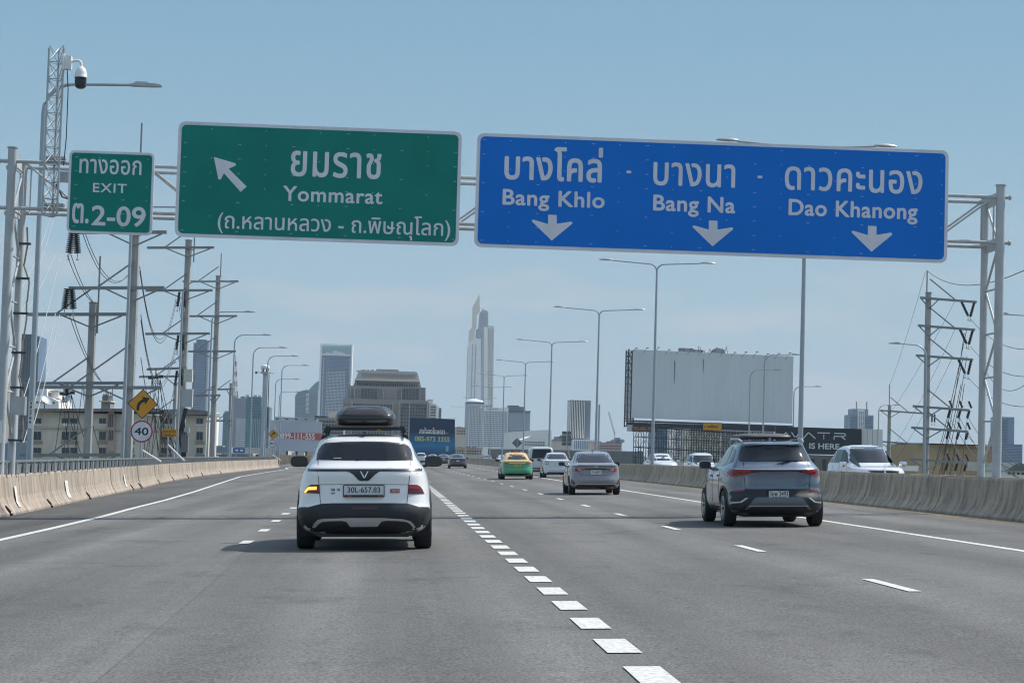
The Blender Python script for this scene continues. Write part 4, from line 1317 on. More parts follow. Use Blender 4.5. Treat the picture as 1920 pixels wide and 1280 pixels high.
    def wheels(s, spots, r=.35, w=.235, xo=.93, rim=M_rim, spokes=5, rw=.24):
        for ya in spots:
            for sd in (-1, 1):
                wq = MB(); prof = [(r * .60, 0), (r * .63, .006), (r * .92, .0), (r * .985, .02), (r, .05), (r, w - .05), (r * .985, w - .02), (r * .9, w), (r * .6, w)]
                n_ = 36; vs, fs = [], []
                for rr, t_ in prof:
                    for k in range(n_):
                        a = 2 * math.pi * k / n_
                        vs.append((sd * (xo - t_), ya + rr * math.cos(a), r + rr * math.sin(a)))
                for i in range(len(prof) - 1):
                    for k in range(n_): fs.append((i * n_ + k, i * n_ + (k + 1) % n_, (i + 1) * n_ + (k + 1) % n_, (i + 1) * n_ + k))
                fs += [tuple((len(prof) - 1) * n_ + k for k in range(n_))]
                wq.add(vs, fs)
                for gx in (.33, .5, .67):       # tread grooves
                    pass
                wh = wq.build('wheel', M_rubber, s.t, smooth=True)
                rm = MB()
                cx_ = sd * (xo - .03)
                rm.add([(sd * (xo - .075), ya + r * .62 * math.cos(2 * math.pi * k / 24), r + r * .62 * math.sin(2 * math.pi * k / 24)) for k in range(24)], [tuple(range(24))])
                rm.build('rim_well', M_gap, wh)
                rm = MB()
                for k in range(spokes):
                    a = 2 * math.pi * k / spokes + .3
                    for da in (-.13, .13):
                        rm.bar((cx_, ya + .04 * math.cos(a), r + .04 * math.sin(a)), (sd * (xo - .012), ya + r * .6 * math.cos(a + da), r + r * .6 * math.sin(a + da)), .035, .03)
                ring = [(sd * (xo - .012), ya + r * .615 * math.cos(2 * math.pi * k / 24), r + r * .615 * math.sin(2 * math.pi * k / 24)) for k in range(25)]
                rm.tube(ring, .016, 6, cap=False)
                rm.build('rim', rim, wh)
        return

    def mirror(s, x, y, z, w=.24, h=.15, m=None, back=False, cap=None):
        for sd in (-1, 1):
            # housing: rounded box
            vs, fs = [], []; n_ = 16; rings = [(.55, .11), (.93, .085), (1.0, .03), (1.0, -.03), (.95, -.045)]
            for f, yy in rings:
                for k in range(n_):
                    a = 2 * math.pi * k / n_
                    vs.append((sd * x + sd * w / 2 * f * math.copysign(abs(math.cos(a)) ** .6, math.cos(a)), y + yy, z + h / 2 * f * math.copysign(abs(math.sin(a)) ** .6, math.sin(a))))
            for i in range(len(rings) - 1):
                for k in range(n_): fs.append((i * n_ + k, i * n_ + (k + 1) % n_, (i + 1) * n_ + (k + 1) % n_, (i + 1) * n_ + k))
            fs += [tuple(range(n_))[::-1], tuple((len(rings) - 1) * n_ + k for k in range(n_))]
            mm = MB().add(vs, fs).bar((sd * (x - w * .3), y + .02, z - h * .35), (sd * (x - w * .75), y + .05, z - h * .5), .06, .04).build('mirror', cap or M_black, s.t, smooth=True)
            gl = [(sd * x + sd * w / 2 * .9 * math.copysign(abs(math.cos(a)) ** .6, math.cos(a)), y - .048, z + h / 2 * .85 * math.copysign(abs(math.sin(a)) ** .6, math.sin(a))) for a in [2 * math.pi * k / 16 for k in range(16)]]
            n0 = 16; vs2 = gl + [(a, b + .01, c) for a, b, c in gl]
            MB().add(vs2, [tuple(range(16)), tuple(range(31, 15, -1))] + [((k + 1) % 16, k, k + 16, (k + 1) % 16 + 16) for k in range(16)]).build('mirror_glass', mat('mirror_glass', (.03, .035, .04), .12), mm)

    def plate(s, x0, x1, z0, z1, rows_, y=None, m=None, frame=True, tm=None):
        h, d = s.hit('rear', (x0 + x1) / 2, (z0 + z1) / 2)
        y = h.y - .022 if y is None else y
        p = MB().prism(rounded(x0 - .012, x1 + .012, z0 - .012, z1 + .012, .012), y, y + .06).build('number_plate', M_black if frame else (m or M_plate), s.t)
        MB().prism(rounded(x0, x1, z0, z1, .01), y - .005, y + .001).build('plate_face', m or M_plate, p)
        for txt, a, b, c, e_ in rows_:
            text_obj(txt, x0 + (x1 - x0) * a, x0 + (x1 - x0) * b, z0 + (z1 - z0) * c, z0 + (z1 - z0) * e_, y - .0055, tm or M_blk, p, bold=.02, depth=.002)
        return p


# ---------- white SUV ahead
S1 = .00177
c1 = lambda pts: [((a - 672) * S1, (1232 - b) * S1) for a, b in pts]
slices = [  # z, half width, y rear, y front, n rear, n front, bow
    (0.20, .62, .30, 4.25, 5, 4, .05), (0.27, .84, .16, 4.55, 5, 4, .08), (0.34, .905, .06, 4.66, 4.6, 4, .12), (0.50, .955, .0, 4.72, 4.4, 3.6, .15), (0.58, .962, .01, 4.74, 4.4, 3.6, .16),
    (0.66, .955, .05, 4.74, 4.2, 3.5, .16), (0.80, .945, .07, 4.72, 4.0, 3.4, .17), (0.93, .925, .085, 4.66, 4.0, 3.2, .17), (1.04, .90, .08, 4.50, 4.0, 3.0, .17), (1.12, .868, .10, 4.10, 4.0, 3.0, .18), (1.155, .850, .13, 3.95, 4.2, 3.0, .19),
    (1.19, .825, .20, 3.75, 4.2, 3.0, .19), (1.25, .785, .29, 3.60, 4.4, 3.0, .18), (1.35, .735, .38, 3.35, 4.4, 3.0, .17), (1.45, .69, .47, 3.08, 4.2, 3.0, .16), (1.53, .65, .55, 2.8, 4.0, 3.0, .15),
    (1.575, .61, .62, 2.6, 3.6, 3.0, .14), (1.605, .56, .80, 2.4, 3.2, 3.0, .12), (1.622, .46, 1.05, 2.1, 3, 3, .1), (1.63, .30, 1.3, 1.8, 3, 3, .05)]
M_white = paint('white', (0.82, 0.80, 0.775), 0, .3)
A = Car(slices, M_white, arches=((.98, .36), (3.9, .36)), ra=.41, hw=.97)
D1 = 28.8; X1 = (688 - 735) * D1 / FPX
t = A.spawn('suv', 'white SUV with a black roof box straight ahead, its left indicator lit', X1, D1 + .05, 0.0)
A.drape('rear_window', c1([(304, 516), (306, 480), (318, 440), (338, 410), (362, 396), (500, 387), (672, 384), (850, 387), (985, 398), (1012, 412), (1032, 440), (1042, 480), (1046, 520), (850, 522), (500, 520)]), M_glass, off=.008)
A.line('rear_window_trim', c1([(296, 520), (298, 478), (310, 436), (332, 404), (360, 388), (500, 379), (672, 376), (850, 379), (988, 390), (1018, 406), (1040, 436), (1050, 478), (1054, 522)]), .02, M_black, off=.012)
A.drape('bumper', c1([(128, 912), (168, 906), (250, 884), (340, 860), (430, 856), (900, 856), (1010, 858), (1100, 884), (1172, 908), (1218, 914), (1214, 1000), (1192, 1088), (1150, 1104), (1100, 1112), (250, 1112), (200, 1104), (154, 1088), (134, 1000)]), M_bumper, off=.012, grid=.06)
band = A.drape('trim_band', c1([(182, 584), (1162, 584), (1160, 607), (808, 607), (784, 614), (760, 632), (716, 676), (700, 682), (646, 682), (630, 676), (588, 632), (562, 614), (538, 607), (184, 607)]), mat('gloss_black_trim', (.022, .024, .027), .35), off=.009, grid=.04)
A.drape('window_sticker', c1([(428, 505), (490, 505), (490, 500), (428, 500)]), mat('sticker_cream', (.6, .5, .35), .6), off=.014, grid=.1)
A.line('chrome_strip', c1([(184, 588), (1160, 588)]), .008, M_chrome, off=.014)
for sg in (-1, 1):
    A.drape('badge', [(sg * (a - 675) * S1 + .005, (1232 - b) * S1) for a, b in [(675, 662), (680, 640), (700, 607), (708, 607), (686, 652), (677, 664)]], M_chrome, off=.022, grid=.2)
A.drape('tail_lamp', c1([(194, 778), (208, 750), (230, 724), (256, 712), (323, 711), (326, 782)]), M_taillamp_dk, off=.010)
A.drape('tail_lamp', c1([(1022, 786), (1022, 713), (1090, 714), (1116, 726), (1136, 752), (1152, 788)]), M_taillamp_dk, off=.010)
A.drape('indicator', c1([(197, 776), (212, 750), (232, 730), (300, 727), (300, 752), (232, 754), (212, 776)]), M_amber, off=.018, label='lit amber indicator')
A.drape('lamp_bar', c1([(1024, 745), (1026, 722), (1086, 722), (1110, 734), (1120, 748)]), M_taillamp, off=.016)
A.drape('lamp_bar', c1([(303, 778), (303, 730), (322, 730), (324, 778)]), M_taillamp, off=.016)
A.drape('skid_trim', [(a * .94, b + .012) for a, b in c1([(240, 1056), (256, 1022), (290, 992), (340, 984), (540, 979), (830, 979), (1000, 988), (1062, 1004), (1090, 1030), (1106, 1058), (1086, 1059), (1060, 1028), (1030, 1012), (960, 1003), (862, 1000), (822, 1006), (786, 1047), (560, 1049), (528, 1008), (490, 1001), (400, 1003), (326, 1010), (296, 1028), (270, 1057)])], M_satin, off=.022, grid=.06)
A.drape('reflector', c1([(568, 880), (784, 880), (776, 906), (578, 906)]), mat('reflector_dark_red', (.06, .018, .025), .3), off=.018)
for ss in (-1, 1):
    A.line('panel_gap', [(ss * (672 - a) * S1, (1232 - b) * S1) for a, b in [(306, 524), (308, 586)]], .007, M_gap)
    A.line('panel_gap', [(ss * (672 - a) * S1, (1232 - b) * S1) for a, b in [(308, 608), (316, 690), (332, 856)]], .007, M_gap)
A.line('panel_gap', c1([(326, 711), (672, 708), (1022, 712)]), .006, M_gap)
A.drape('side_window', [(.75, 1.20), (.9, 1.16), (3.55, 1.14), (3.0, 1.36), (2.6, 1.50), (1.6, 1.53), (1.0, 1.46), (.75, 1.34)], M_glass, 'left', off=.004, grid=.12)
A.drape('side_window', [(.75, 1.20), (.9, 1.16), (3.55, 1.14), (3.0, 1.36), (2.6, 1.50), (1.6, 1.53), (1.0, 1.46), (.75, 1.34)], M_glass, 'right', off=.004, grid=.12)
A.drape('windscreen', [(-.66, 1.2), (.66, 1.2), (.56, 1.52), (-.56, 1.52)], M_glass, 'front', off=.004, grid=.12)
A.drape('headlight', [(.55, .85), (.86, .85), (.84, .98), (.60, .95)], M_lamp_clear, 'front', mirror=True)
for vw in ('left', 'right'):
    A.line('panel_gap', [(1.35, .45), (1.5, .75), (1.5, 1.14)], .008, M_gap, vw); A.line('panel_gap', [(2.4, .3), (2.4, 1.14)], .008, M_gap, vw)
    A.drape('door_handle', [(1.5, .93), (1.7, .93), (1.7, .96), (1.5, .96)], M_chrome, vw, off=.03)
    A.drape('sill_cladding', [(1.45, .24), (3.45, .24), (3.45, .38), (1.45, .38)], M_bumper, vw, off=.008, grid=.2)
for vw in ('left', 'right'):
    A.drape('corner_cladding', [(.01, .26), (.57, .26), (.52, .50), (.40, .60), (.01, .62)], M_bumper, vw, off=.013, grid=.1)
    for yc_ in (.98, 3.9): A.line('arch_trim', [(yc_ + .45 * math.cos(R(a)), .36 + .45 * math.sin(R(a))) for a in range(-8, 189, 12)], .085, M_bumper, vw, off=.010)
A.wheels((.98, 3.9), r=.365, w=.245, xo=.955)
A.mirror(1.03, 3.15, 1.235, .27, .17, cap=M_black)
MB().bar((-.10, .34, 1.245), (.16, .36, 1.262), .03, .02).bar((-.08, .33, 1.24), (.30, .39, 1.272), .012, .012).tube([(-.10, .33, 1.235), (-.10, .42, 1.26)], .03, 10).build('wiper', M_black, t)
A.plate(-.276, .276, .76, .905, [('30L-657.83', .09, .91, .36, .88)])
A.drape('plate_strip', [(-.27, .757), (.27, .757), (.27, .779), (-.27, .779)], M_blk, off=.056, grid=.3)
for xx in (-.235, .19): A.drape('plate_mark', [(xx, .761), (xx + .07, .761), (xx + .07, .775), (xx, .775)], M_red, off=.060, grid=.3)
h, _ = A.hit('rear', -.4, .84)
text_obj('GJ', -.455, -.405, .83, .87, h.y - .004, M_blk, t, bold=.03, depth=.003); text_obj('IB', -.375, -.330, .832, .868, h.y - .004, M_blk, t, bold=.02, depth=.003)
text_obj('LAINMAG', -.45, -.325, .79, .815, h.y - .004, M_blk, t, bold=.02, depth=.003)
A.drape('sticker', [(.365, .805), (.498, .805), (.498, .862), (.365, .862)], mat('sticker_red', (.42, .08, .05), .5), off=.006)
h, _ = A.hit('rear', .43, .83)
text_obj('VERO', .378, .485, .815, .850, h.y - .009, M_plate, t, bold=.01, depth=.003)
h, _ = A.hit('rear', .35, 1.135)
text_obj('VF 8', .325, .395, 1.135, 1.155, h.y - .02, M_chrome, t, depth=.003)
# roof rails, crossbars, underbody, roof box
for sg in (-1, 1):
    MB().tube([(sg * .585, .72, 1.60), (sg * .575, .78, 1.62), (sg * .575, 1.0, 1.64), (sg * .575, 2.3, 1.64), (sg * .58, 2.45, 1.60)], .022, 8).build('roof_rail', M_black, t, smooth=True)
for yy in (1.02, 2.0):
    MB().box(-.57, .57, yy - .04, yy + .04, 1.70, 1.735).prism([(-.63, 1.56), (-.575, 1.56), (-.50, 1.745), (-.56, 1.745)], yy - .05, yy + .05).prism([(.63, 1.56), (.575, 1.56), (.50, 1.745), (.56, 1.745)], yy - .05, yy + .05).build('crossbar', M_black, t)
MB().prism([(-.62, 0.19), (.62, .19), (.74, .26), (.74, .4), (-.74, .4), (-.74, .26)], .25, 4.2).build('underbody', M_black, t)
MB().tube([(-.7, .98, .36), (.7, .98, .36)], .06, 8).box(-.72, -.60, .8, 1.15, .22, .42).box(.60, .72, .8, 1.15, .22, .42).build('axle', M_dark, t)
for sg in (-1, 1):
    MB().box(sg * .75 - .13, sg * .75 + .13, .56, .575, .19, .42).build('mud_flap', M_rubber, t)
shark = MB().prism([(.66, 1.62), (.80, 1.615), (.72, 1.665), (.69, 1.665)], -.02, .02, Matrix.Rotation(R(90), 4, 'Z')).build('antenna_fin', M_black, t)
for xo_, zz_, mm_ in ((.10, 1.65, M_amber),): pass
bs = [(1.75, .36, .95, 3.1, 3.6, 2.6, .02), (1.765, .40, .90, 3.2, 3.8, 2.4, .04), (1.80, .425, .86, 3.26, 3.8, 2.3, .05), (1.85, .44, .84, 3.3, 4, 2.2, .05), (1.905, .435, .86, 3.28, 4, 2.2, .05), (1.925, .425, .885, 3.24, 4, 2.2, .05),
      (1.98, .385, .96, 3.1, 3.8, 2.2, .06), (2.02, .33, 1.06, 2.9, 3.5, 2.2, .08), (2.04, .27, 1.2, 2.6, 3, 2.2, .05), (2.048, .15, 1.4, 2.2, 3, 2.2, .02)]
B = Car(bs, mat('roof_box_black', (.018, .019, .020), .33, coat=.35, var=.1), cut=False)
B.t = thing('roof_box', 'glossy black roof box strapped to the crossbars of the white SUV', 'roof box', (X1 - .0, D1 + .05, zr(X1)), tilt=math.atan(TR))
bo = bpy.data.objects.new('shell', B.me); col.objects.link(bo); bo.parent = B.t
B.line('seam', [(-.43, 1.90), (.43, 1.90)], .014, M_gap)
B.drape('lid_panel', [(-.30, 1.925), (.30, 1.925), (.24, 2.0), (-.24, 2.0)], mat('roof_box_panel', (.028, .025, .025), .4), off=.004)
B.drape('lid_ridge', [(-.32, 1.93), (-.25, 2.01), (0, 2.035), (.25, 2.01), (.32, 1.93), (.30, 1.93), (.24, 2.0), (0, 2.024), (-.24, 2.0), (-.30, 1.93)], M_bumper, off=.008)  # raised black plastic rim round the lid panel
zz = [1.603 + .033 * k / 8 for k in range(9)]; Zs = [q[0] for q in slices]
rows_ = [(z,) + tuple(float(pchip(Zs, [q[j] for q in slices], np.array([min(z - .003, 1.63)]))[0]) + (.004 if j == 1 else 0) for j in range(1, 7)) for z in zz]
rg = Car(rows_, M_glass, cut=False, NT=80, NZ=12); o_ = bpy.data.objects.new('roof_glass', rg.me); col.objects.link(o_); o_.parent = t
# sticker on the roof glass
tri = MB(); tri.prism([(.17, 1.665), (.20, 1.69), (.205, 1.69), (.235, 1.665), (.235, 1.685), (.20, 1.715), (.17, 1.685)], .99, 1.0)
tri.build('chevron_mark', mat('orange_mark', (.8, .3, .02), .4), t)

# ---------- silver SUV to the right
S2 = .00163
c2 = lambda pts: [((a - 1020) * S2, (1205 - b) * S2) for a, b in pts]
slices = [
    (0.20, .62, .25, 4.1, 5, 4, .06), (0.27, .84, .12, 4.3, 4.6, 4, .12), (0.36, .90, .03, 4.38, 4.2, 3.6, .18), (0.46, .925, .0, 4.42, 4.0, 3.5, .22), (0.56, .935, .02, 4.43, 3.8, 3.4, .24),
    (0.64, .935, .08, 4.43, 3.6, 3.4, .25), (0.74, .935, .10, 4.42, 3.6, 3.3, .25), (0.88, .93, .10, 4.40, 3.6, 3.1, .25), (0.98, .915, .095, 4.30, 3.6, 3.0, .25), (1.06, .90, .08, 4.05, 3.6, 3.0, .25), (1.10, .875, .12, 3.70, 3.6, 3.0, .25),
    (1.16, .82, .22, 3.45, 4.0, 3.0, .24), (1.22, .77, .28, 3.32, 4.2, 3.0, .23), (1.32, .72, .38, 3.12, 4.2, 3.0, .22), (1.42, .675, .47, 2.88, 4.2, 3.0, .2), (1.50, .635, .52, 2.6, 4.2, 3.0, .18),
    (1.545, .60, .50, 2.4, 4.0, 3.0, .16), (1.58, .55, .68, 2.2, 3.4, 3.0, .14), (1.60, .45, .95, 2.0, 3, 3, .1), (1.61, .28, 1.2, 1.7, 3, 3, .05)]
M_silver = paint('blue_silver', (0.135, 0.175, 0.225), .5, .34)
Bc = Car(slices, M_silver, arches=((.90, .34), (3.62, .34)), ra=.385, hw=.95)
t = Bc.spawn('suv', 'blue silver SUV in the right lane with a full width red lamp bar', 7.17, 37.9, R(-1.0))
Bc.drape('rear_window', [(-.66, 1.215), (-.67, 1.25), (-.615, 1.42), (-.585, 1.485), (-.55, 1.50), (0, 1.515), (.55, 1.50), (.585, 1.485), (.615, 1.42), (.67, 1.25), (.66, 1.215)], M_glass, off=.008)
Bc.drape('spoiler_lip', [(-.60, 1.51), (-.58, 1.545), (0, 1.56), (.58, 1.545), (.60, 1.51), (0, 1.528)], M_silver, off=.05)
lp = [(.93, 1.075), (.80, 1.07), (.55, 1.055), (0, 1.055), (-.0, 1.035), (.35, 1.02), (.60, .975), (.78, .935), (.93, .935)]
Bc.drape('tail_lamp', [(.92, 1.07), (.80, 1.07), (.5, 1.055), (.5, 1.0), (.62, .965), (.78, .925), (.925, .93)], M_taillamp, off=.012, mirror=True)
Bc.drape('lamp_bar', [(-.5, 1.055), (.5, 1.055), (.5, 1.0), (.3, 1.025), (-.3, 1.025), (-.5, 1.0)], M_taillamp_dk, off=.012)
Bc.drape('lamp_core', [(.90, 1.04), (.80, 1.05), (.66, 1.02), (.80, .955), (.90, .955)], M_taillamp_dk, off=.02, mirror=True)
Bc.line('chrome_strip', [(-.93, 1.085), (-.5, 1.07), (0, 1.068), (.5, 1.07), (.93, 1.085)], .012, M_chrome, off=.014)
Bc.drape('bumper', [(-.84, .66), (-.60, .695), (0, .70), (.60, .695), (.84, .66), (.875, .56), (.84, .46), (.7, .47), (.55, .545), (-.55, .545), (-.7, .47), (-.84, .46), (-.875, .56)], M_bumper, off=.008)
Bc.drape('lower_bumper', [(-.93, .44), (-.80, .43), (-.55, .54), (.55, .54), (.80, .43), (.93, .44), (.90, .27), (.80, .22), (-.80, .22), (-.90, .27)], M_bumper, off=.010)
Bc.drape('skid_trim', [(-.62, .33), (-.45, .53), (-.40, .555), (.40, .555), (.45, .53), (.62, .33), (.57, .33), (.50, .385), (-.50, .385), (-.57, .33)], mat('grey_diffuser', (.13, .14, .15), .35, .4), off=.020)
Bc.drape('silver_strip', [(-.55, .40), (.55, .40), (.55, .385), (-.55, .385)], M_satin, off=.028)
Bc.drape('silver_fin', [(.84, .465), (.70, .475), (.60, .545), (.56, .545), (.68, .455), (.86, .435)], M_satin, off=.022, mirror=True)
Bc.drape('reflector', [(.62, .665), (.80, .645), (.78, .685), (.62, .69)], M_taillamp, off=.016, mirror=True)
Bc.line('panel_gap', [(.60, 1.21), (.62, 1.0), (.60, .70)], .009, M_gap, mirror=True)
Bc.line('panel_gap', [(-.60, .702), (.60, .702)], .008, M_gap)
Bc.plate(-.185, .185, .505, .67, [('3ขพ 2493', .04, .96, .42, .95), ('กรุงเทพมหานคร', .16, .84, .12, .36)])
h, _ = Bc.hit('rear', 0, 1.15)
for k, w_ in enumerate(('BUILD', 'YOUR', 'DREAMS')):
    x0 = (-.31, -.08, .11)[k]; text_obj(w_, x0, x0 + (.19, .15, .22)[k], 1.135, 1.158, Bc.hit('rear', 0, 1.145)[0].y - .004, M_chrome, t, depth=.01)
text_obj('ATTO 3', .42, .56, .745, .775, Bc.hit('rear', .56, .76)[0].y - .006, M_chrome, t, depth=.008)
for vw, sg in (('left', -1), ('right', 1)):
    Bc.drape('side_window', [(.70, 1.20), (1.25, 1.13), (3.25, 1.10), (2.75, 1.36), (2.3, 1.49), (1.5, 1.51), (.95, 1.44)], M_glass, vw, off=.004, grid=.1)
    for yy in (1.25, 2.18): Bc.line('pillar', [(yy + .02, 1.13), (yy + .1, 1.48)], .045, M_black, vw, off=.007)
    Bc.line('panel_gap', [(1.30, .45), (1.42, .75), (1.32, 1.12)], .009, M_gap, vw); Bc.line('panel_gap', [(2.25, .3), (2.25, 1.11)], .009, M_gap, vw); Bc.line('panel_gap', [(3.2, .35), (3.2, 1.08)], .009, M_gap, vw)
    Bc.drape('door_handle', [(1.5, .93), (1.7, .93), (1.7, .96), (1.5, .96)], M_silver, vw, off=.03); Bc.drape('door_handle', [(2.4, .92), (2.6, .92), (2.6, .95), (2.4, .95)], M_silver, vw, off=.03)
    Bc.drape('sill_cladding', [(1.33, .24), (3.2, .24), (3.2, .36), (1.33, .36)], M_bumper, vw, off=.008, grid=.2)
    arc = [( .90 + .40 * math.cos(R(a)), .34 + .40 * math.sin(R(a))) for a in range(-5, 186, 12)]
    Bc.line('arch_trim', arc, .05, M_bumper, vw, off=.008)
    Bc.line('arch_trim', [(p[0] + 2.72, p[1]) for p in arc], .05, M_bumper, vw, off=.008)
    MB().tube([(sg * .575, .70, 1.575), (sg * .60, .95, 1.63), (sg * .60, 2.0, 1.64), (sg * .57, 2.35, 1.57)], .02, 8).build('roof_rail', M_satin, t, smooth=True)
for vw in ('left', 'right'): Bc.drape('corner_cladding', [(.02, .24), (.48, .24), (.47, .40), (.02, .46)], M_bumper, vw, off=.011, grid=.1)
Bc.wheels((.90, 3.62), r=.345, w=.225, xo=.925, rim=M_rimlight)
Bc.mirror(.98, 2.95, 1.14, .24, .16, cap=M_silver)
Bc.drape('windscreen', [(-.62, 1.18), (.62, 1.18), (.54, 1.5), (-.54, 1.5)], M_glass, 'front', off=.004, grid=.12)
Bc.drape('headlight', [(.5, .85), (.84, .85), (.82, .95), (.55, .92)], M_lamp_clear, 'front', mirror=True)
MB().prism([(-.62, 0.19), (.62, .19), (.74, .26), (.74, .4), (-.74, .4), (-.74, .26)], .3, 4.1).build('underbody', M_black, t)
MB().bar((.02, .27, 1.225), (.26, .31, 1.235), .03, .03).bar((.0, .27, 1.218), (.40, .33, 1.232), .012, .012).build('wiper', M_black, t)
MB().prism([(.98, 1.60), (1.14, 1.60), (1.02, 1.665), (1.0, 1.665)], -.02, .02, Matrix.Rotation(R(90), 4, 'Z')).build('antenna_fin', M_silver, t)
# roof tent-like rack lying on the roof
rk = [(1.655, .42, 1.2, 2.6, 3, 3, .05), (1.675, .50, 1.1, 2.7, 3, 3, .06), (1.70, .50, 1.12, 2.7, 3, 3, .06), (1.73, .42, 1.25, 2.5, 3, 3, .05), (1.745, .30, 1.4, 2.3, 3, 3, .02)]
Rk = Car(rk, mat('roof_rack_grey', (.09, .085, .08), .5, var=.2), cut=False, NT=48, NZ=12)
Rk.t = thing('roof_rack', 'flat grey rack with wind fairing on the roof of the silver SUV', 'roof rack', (7.17, 37.9, zr(7.17)), tilt=math.atan(TR))
o_ = bpy.data.objects.new('fairing', Rk.me); col.objects.link(o_); o_.parent = Rk.t
MB().bar((-.57, 1.2, 1.65), (.57, 1.2, 1.65), .05, .03).bar((-.57, 2.2, 1.65), (.57, 2.2, 1.65), .05, .03).build('crossbar', M_black, Rk.t)


# ---------- saloons
def saloon_slices(W=.87, L=4.42, H=1.475, nr=3.6):
    k = H / 1.475; w = W / .87; q = L / 4.42
    return [(0.18, .60 * w, .30, 4.1 * q, 5, 4, .06), (0.25, .80 * w, .10, 4.3 * q, 4.6, 4, .12), (0.36, .855 * w, .02, 4.38 * q, 4.2, 3.6, .18), (0.48, .87 * w, .0, 4.40 * q, nr, 3.5, .22), (0.60, .87 * w, .03, 4.42 * q, nr, 3.4, .24),
            (0.72, .87 * w, .06, 4.40 * q, nr, 3.3, .25), (0.84, .86 * w, .07, 4.30 * q, nr, 3.1, .25), (0.93 * k, .84 * w, .07, 4.05 * q, nr, 3.0, .25), (0.99 * k, .81 * w, .06, 3.75 * q, 3.6, 3.0, .2), (1.02 * k, .77 * w, .20, 3.45 * q, 3.6, 3.0, .12),
            (1.05 * k, .73 * w, .50, 3.3 * q, 3.6, 3.0, .10), (1.12 * k, .69 * w, .68, 3.15 * q, 3.8, 3.0, .12), (1.22 * k, .645 * w, .90, 2.95 * q, 3.8, 3.0, .12), (1.32 * k, .605 * w, 1.13, 2.7 * q, 3.6, 3.0, .12),
            (1.40 * k, .56 * w, 1.35, 2.5 * q, 3.4, 3.0, .12), (1.44 * k, .51 * w, 1.5, 2.35 * q, 3.2, 3.0, .12), (1.463 * k, .42 * w, 1.65, 2.2 * q, 3, 3, .1), (1.475 * k, .25 * w, 1.8, 2.0 * q, 3, 3, .05)]


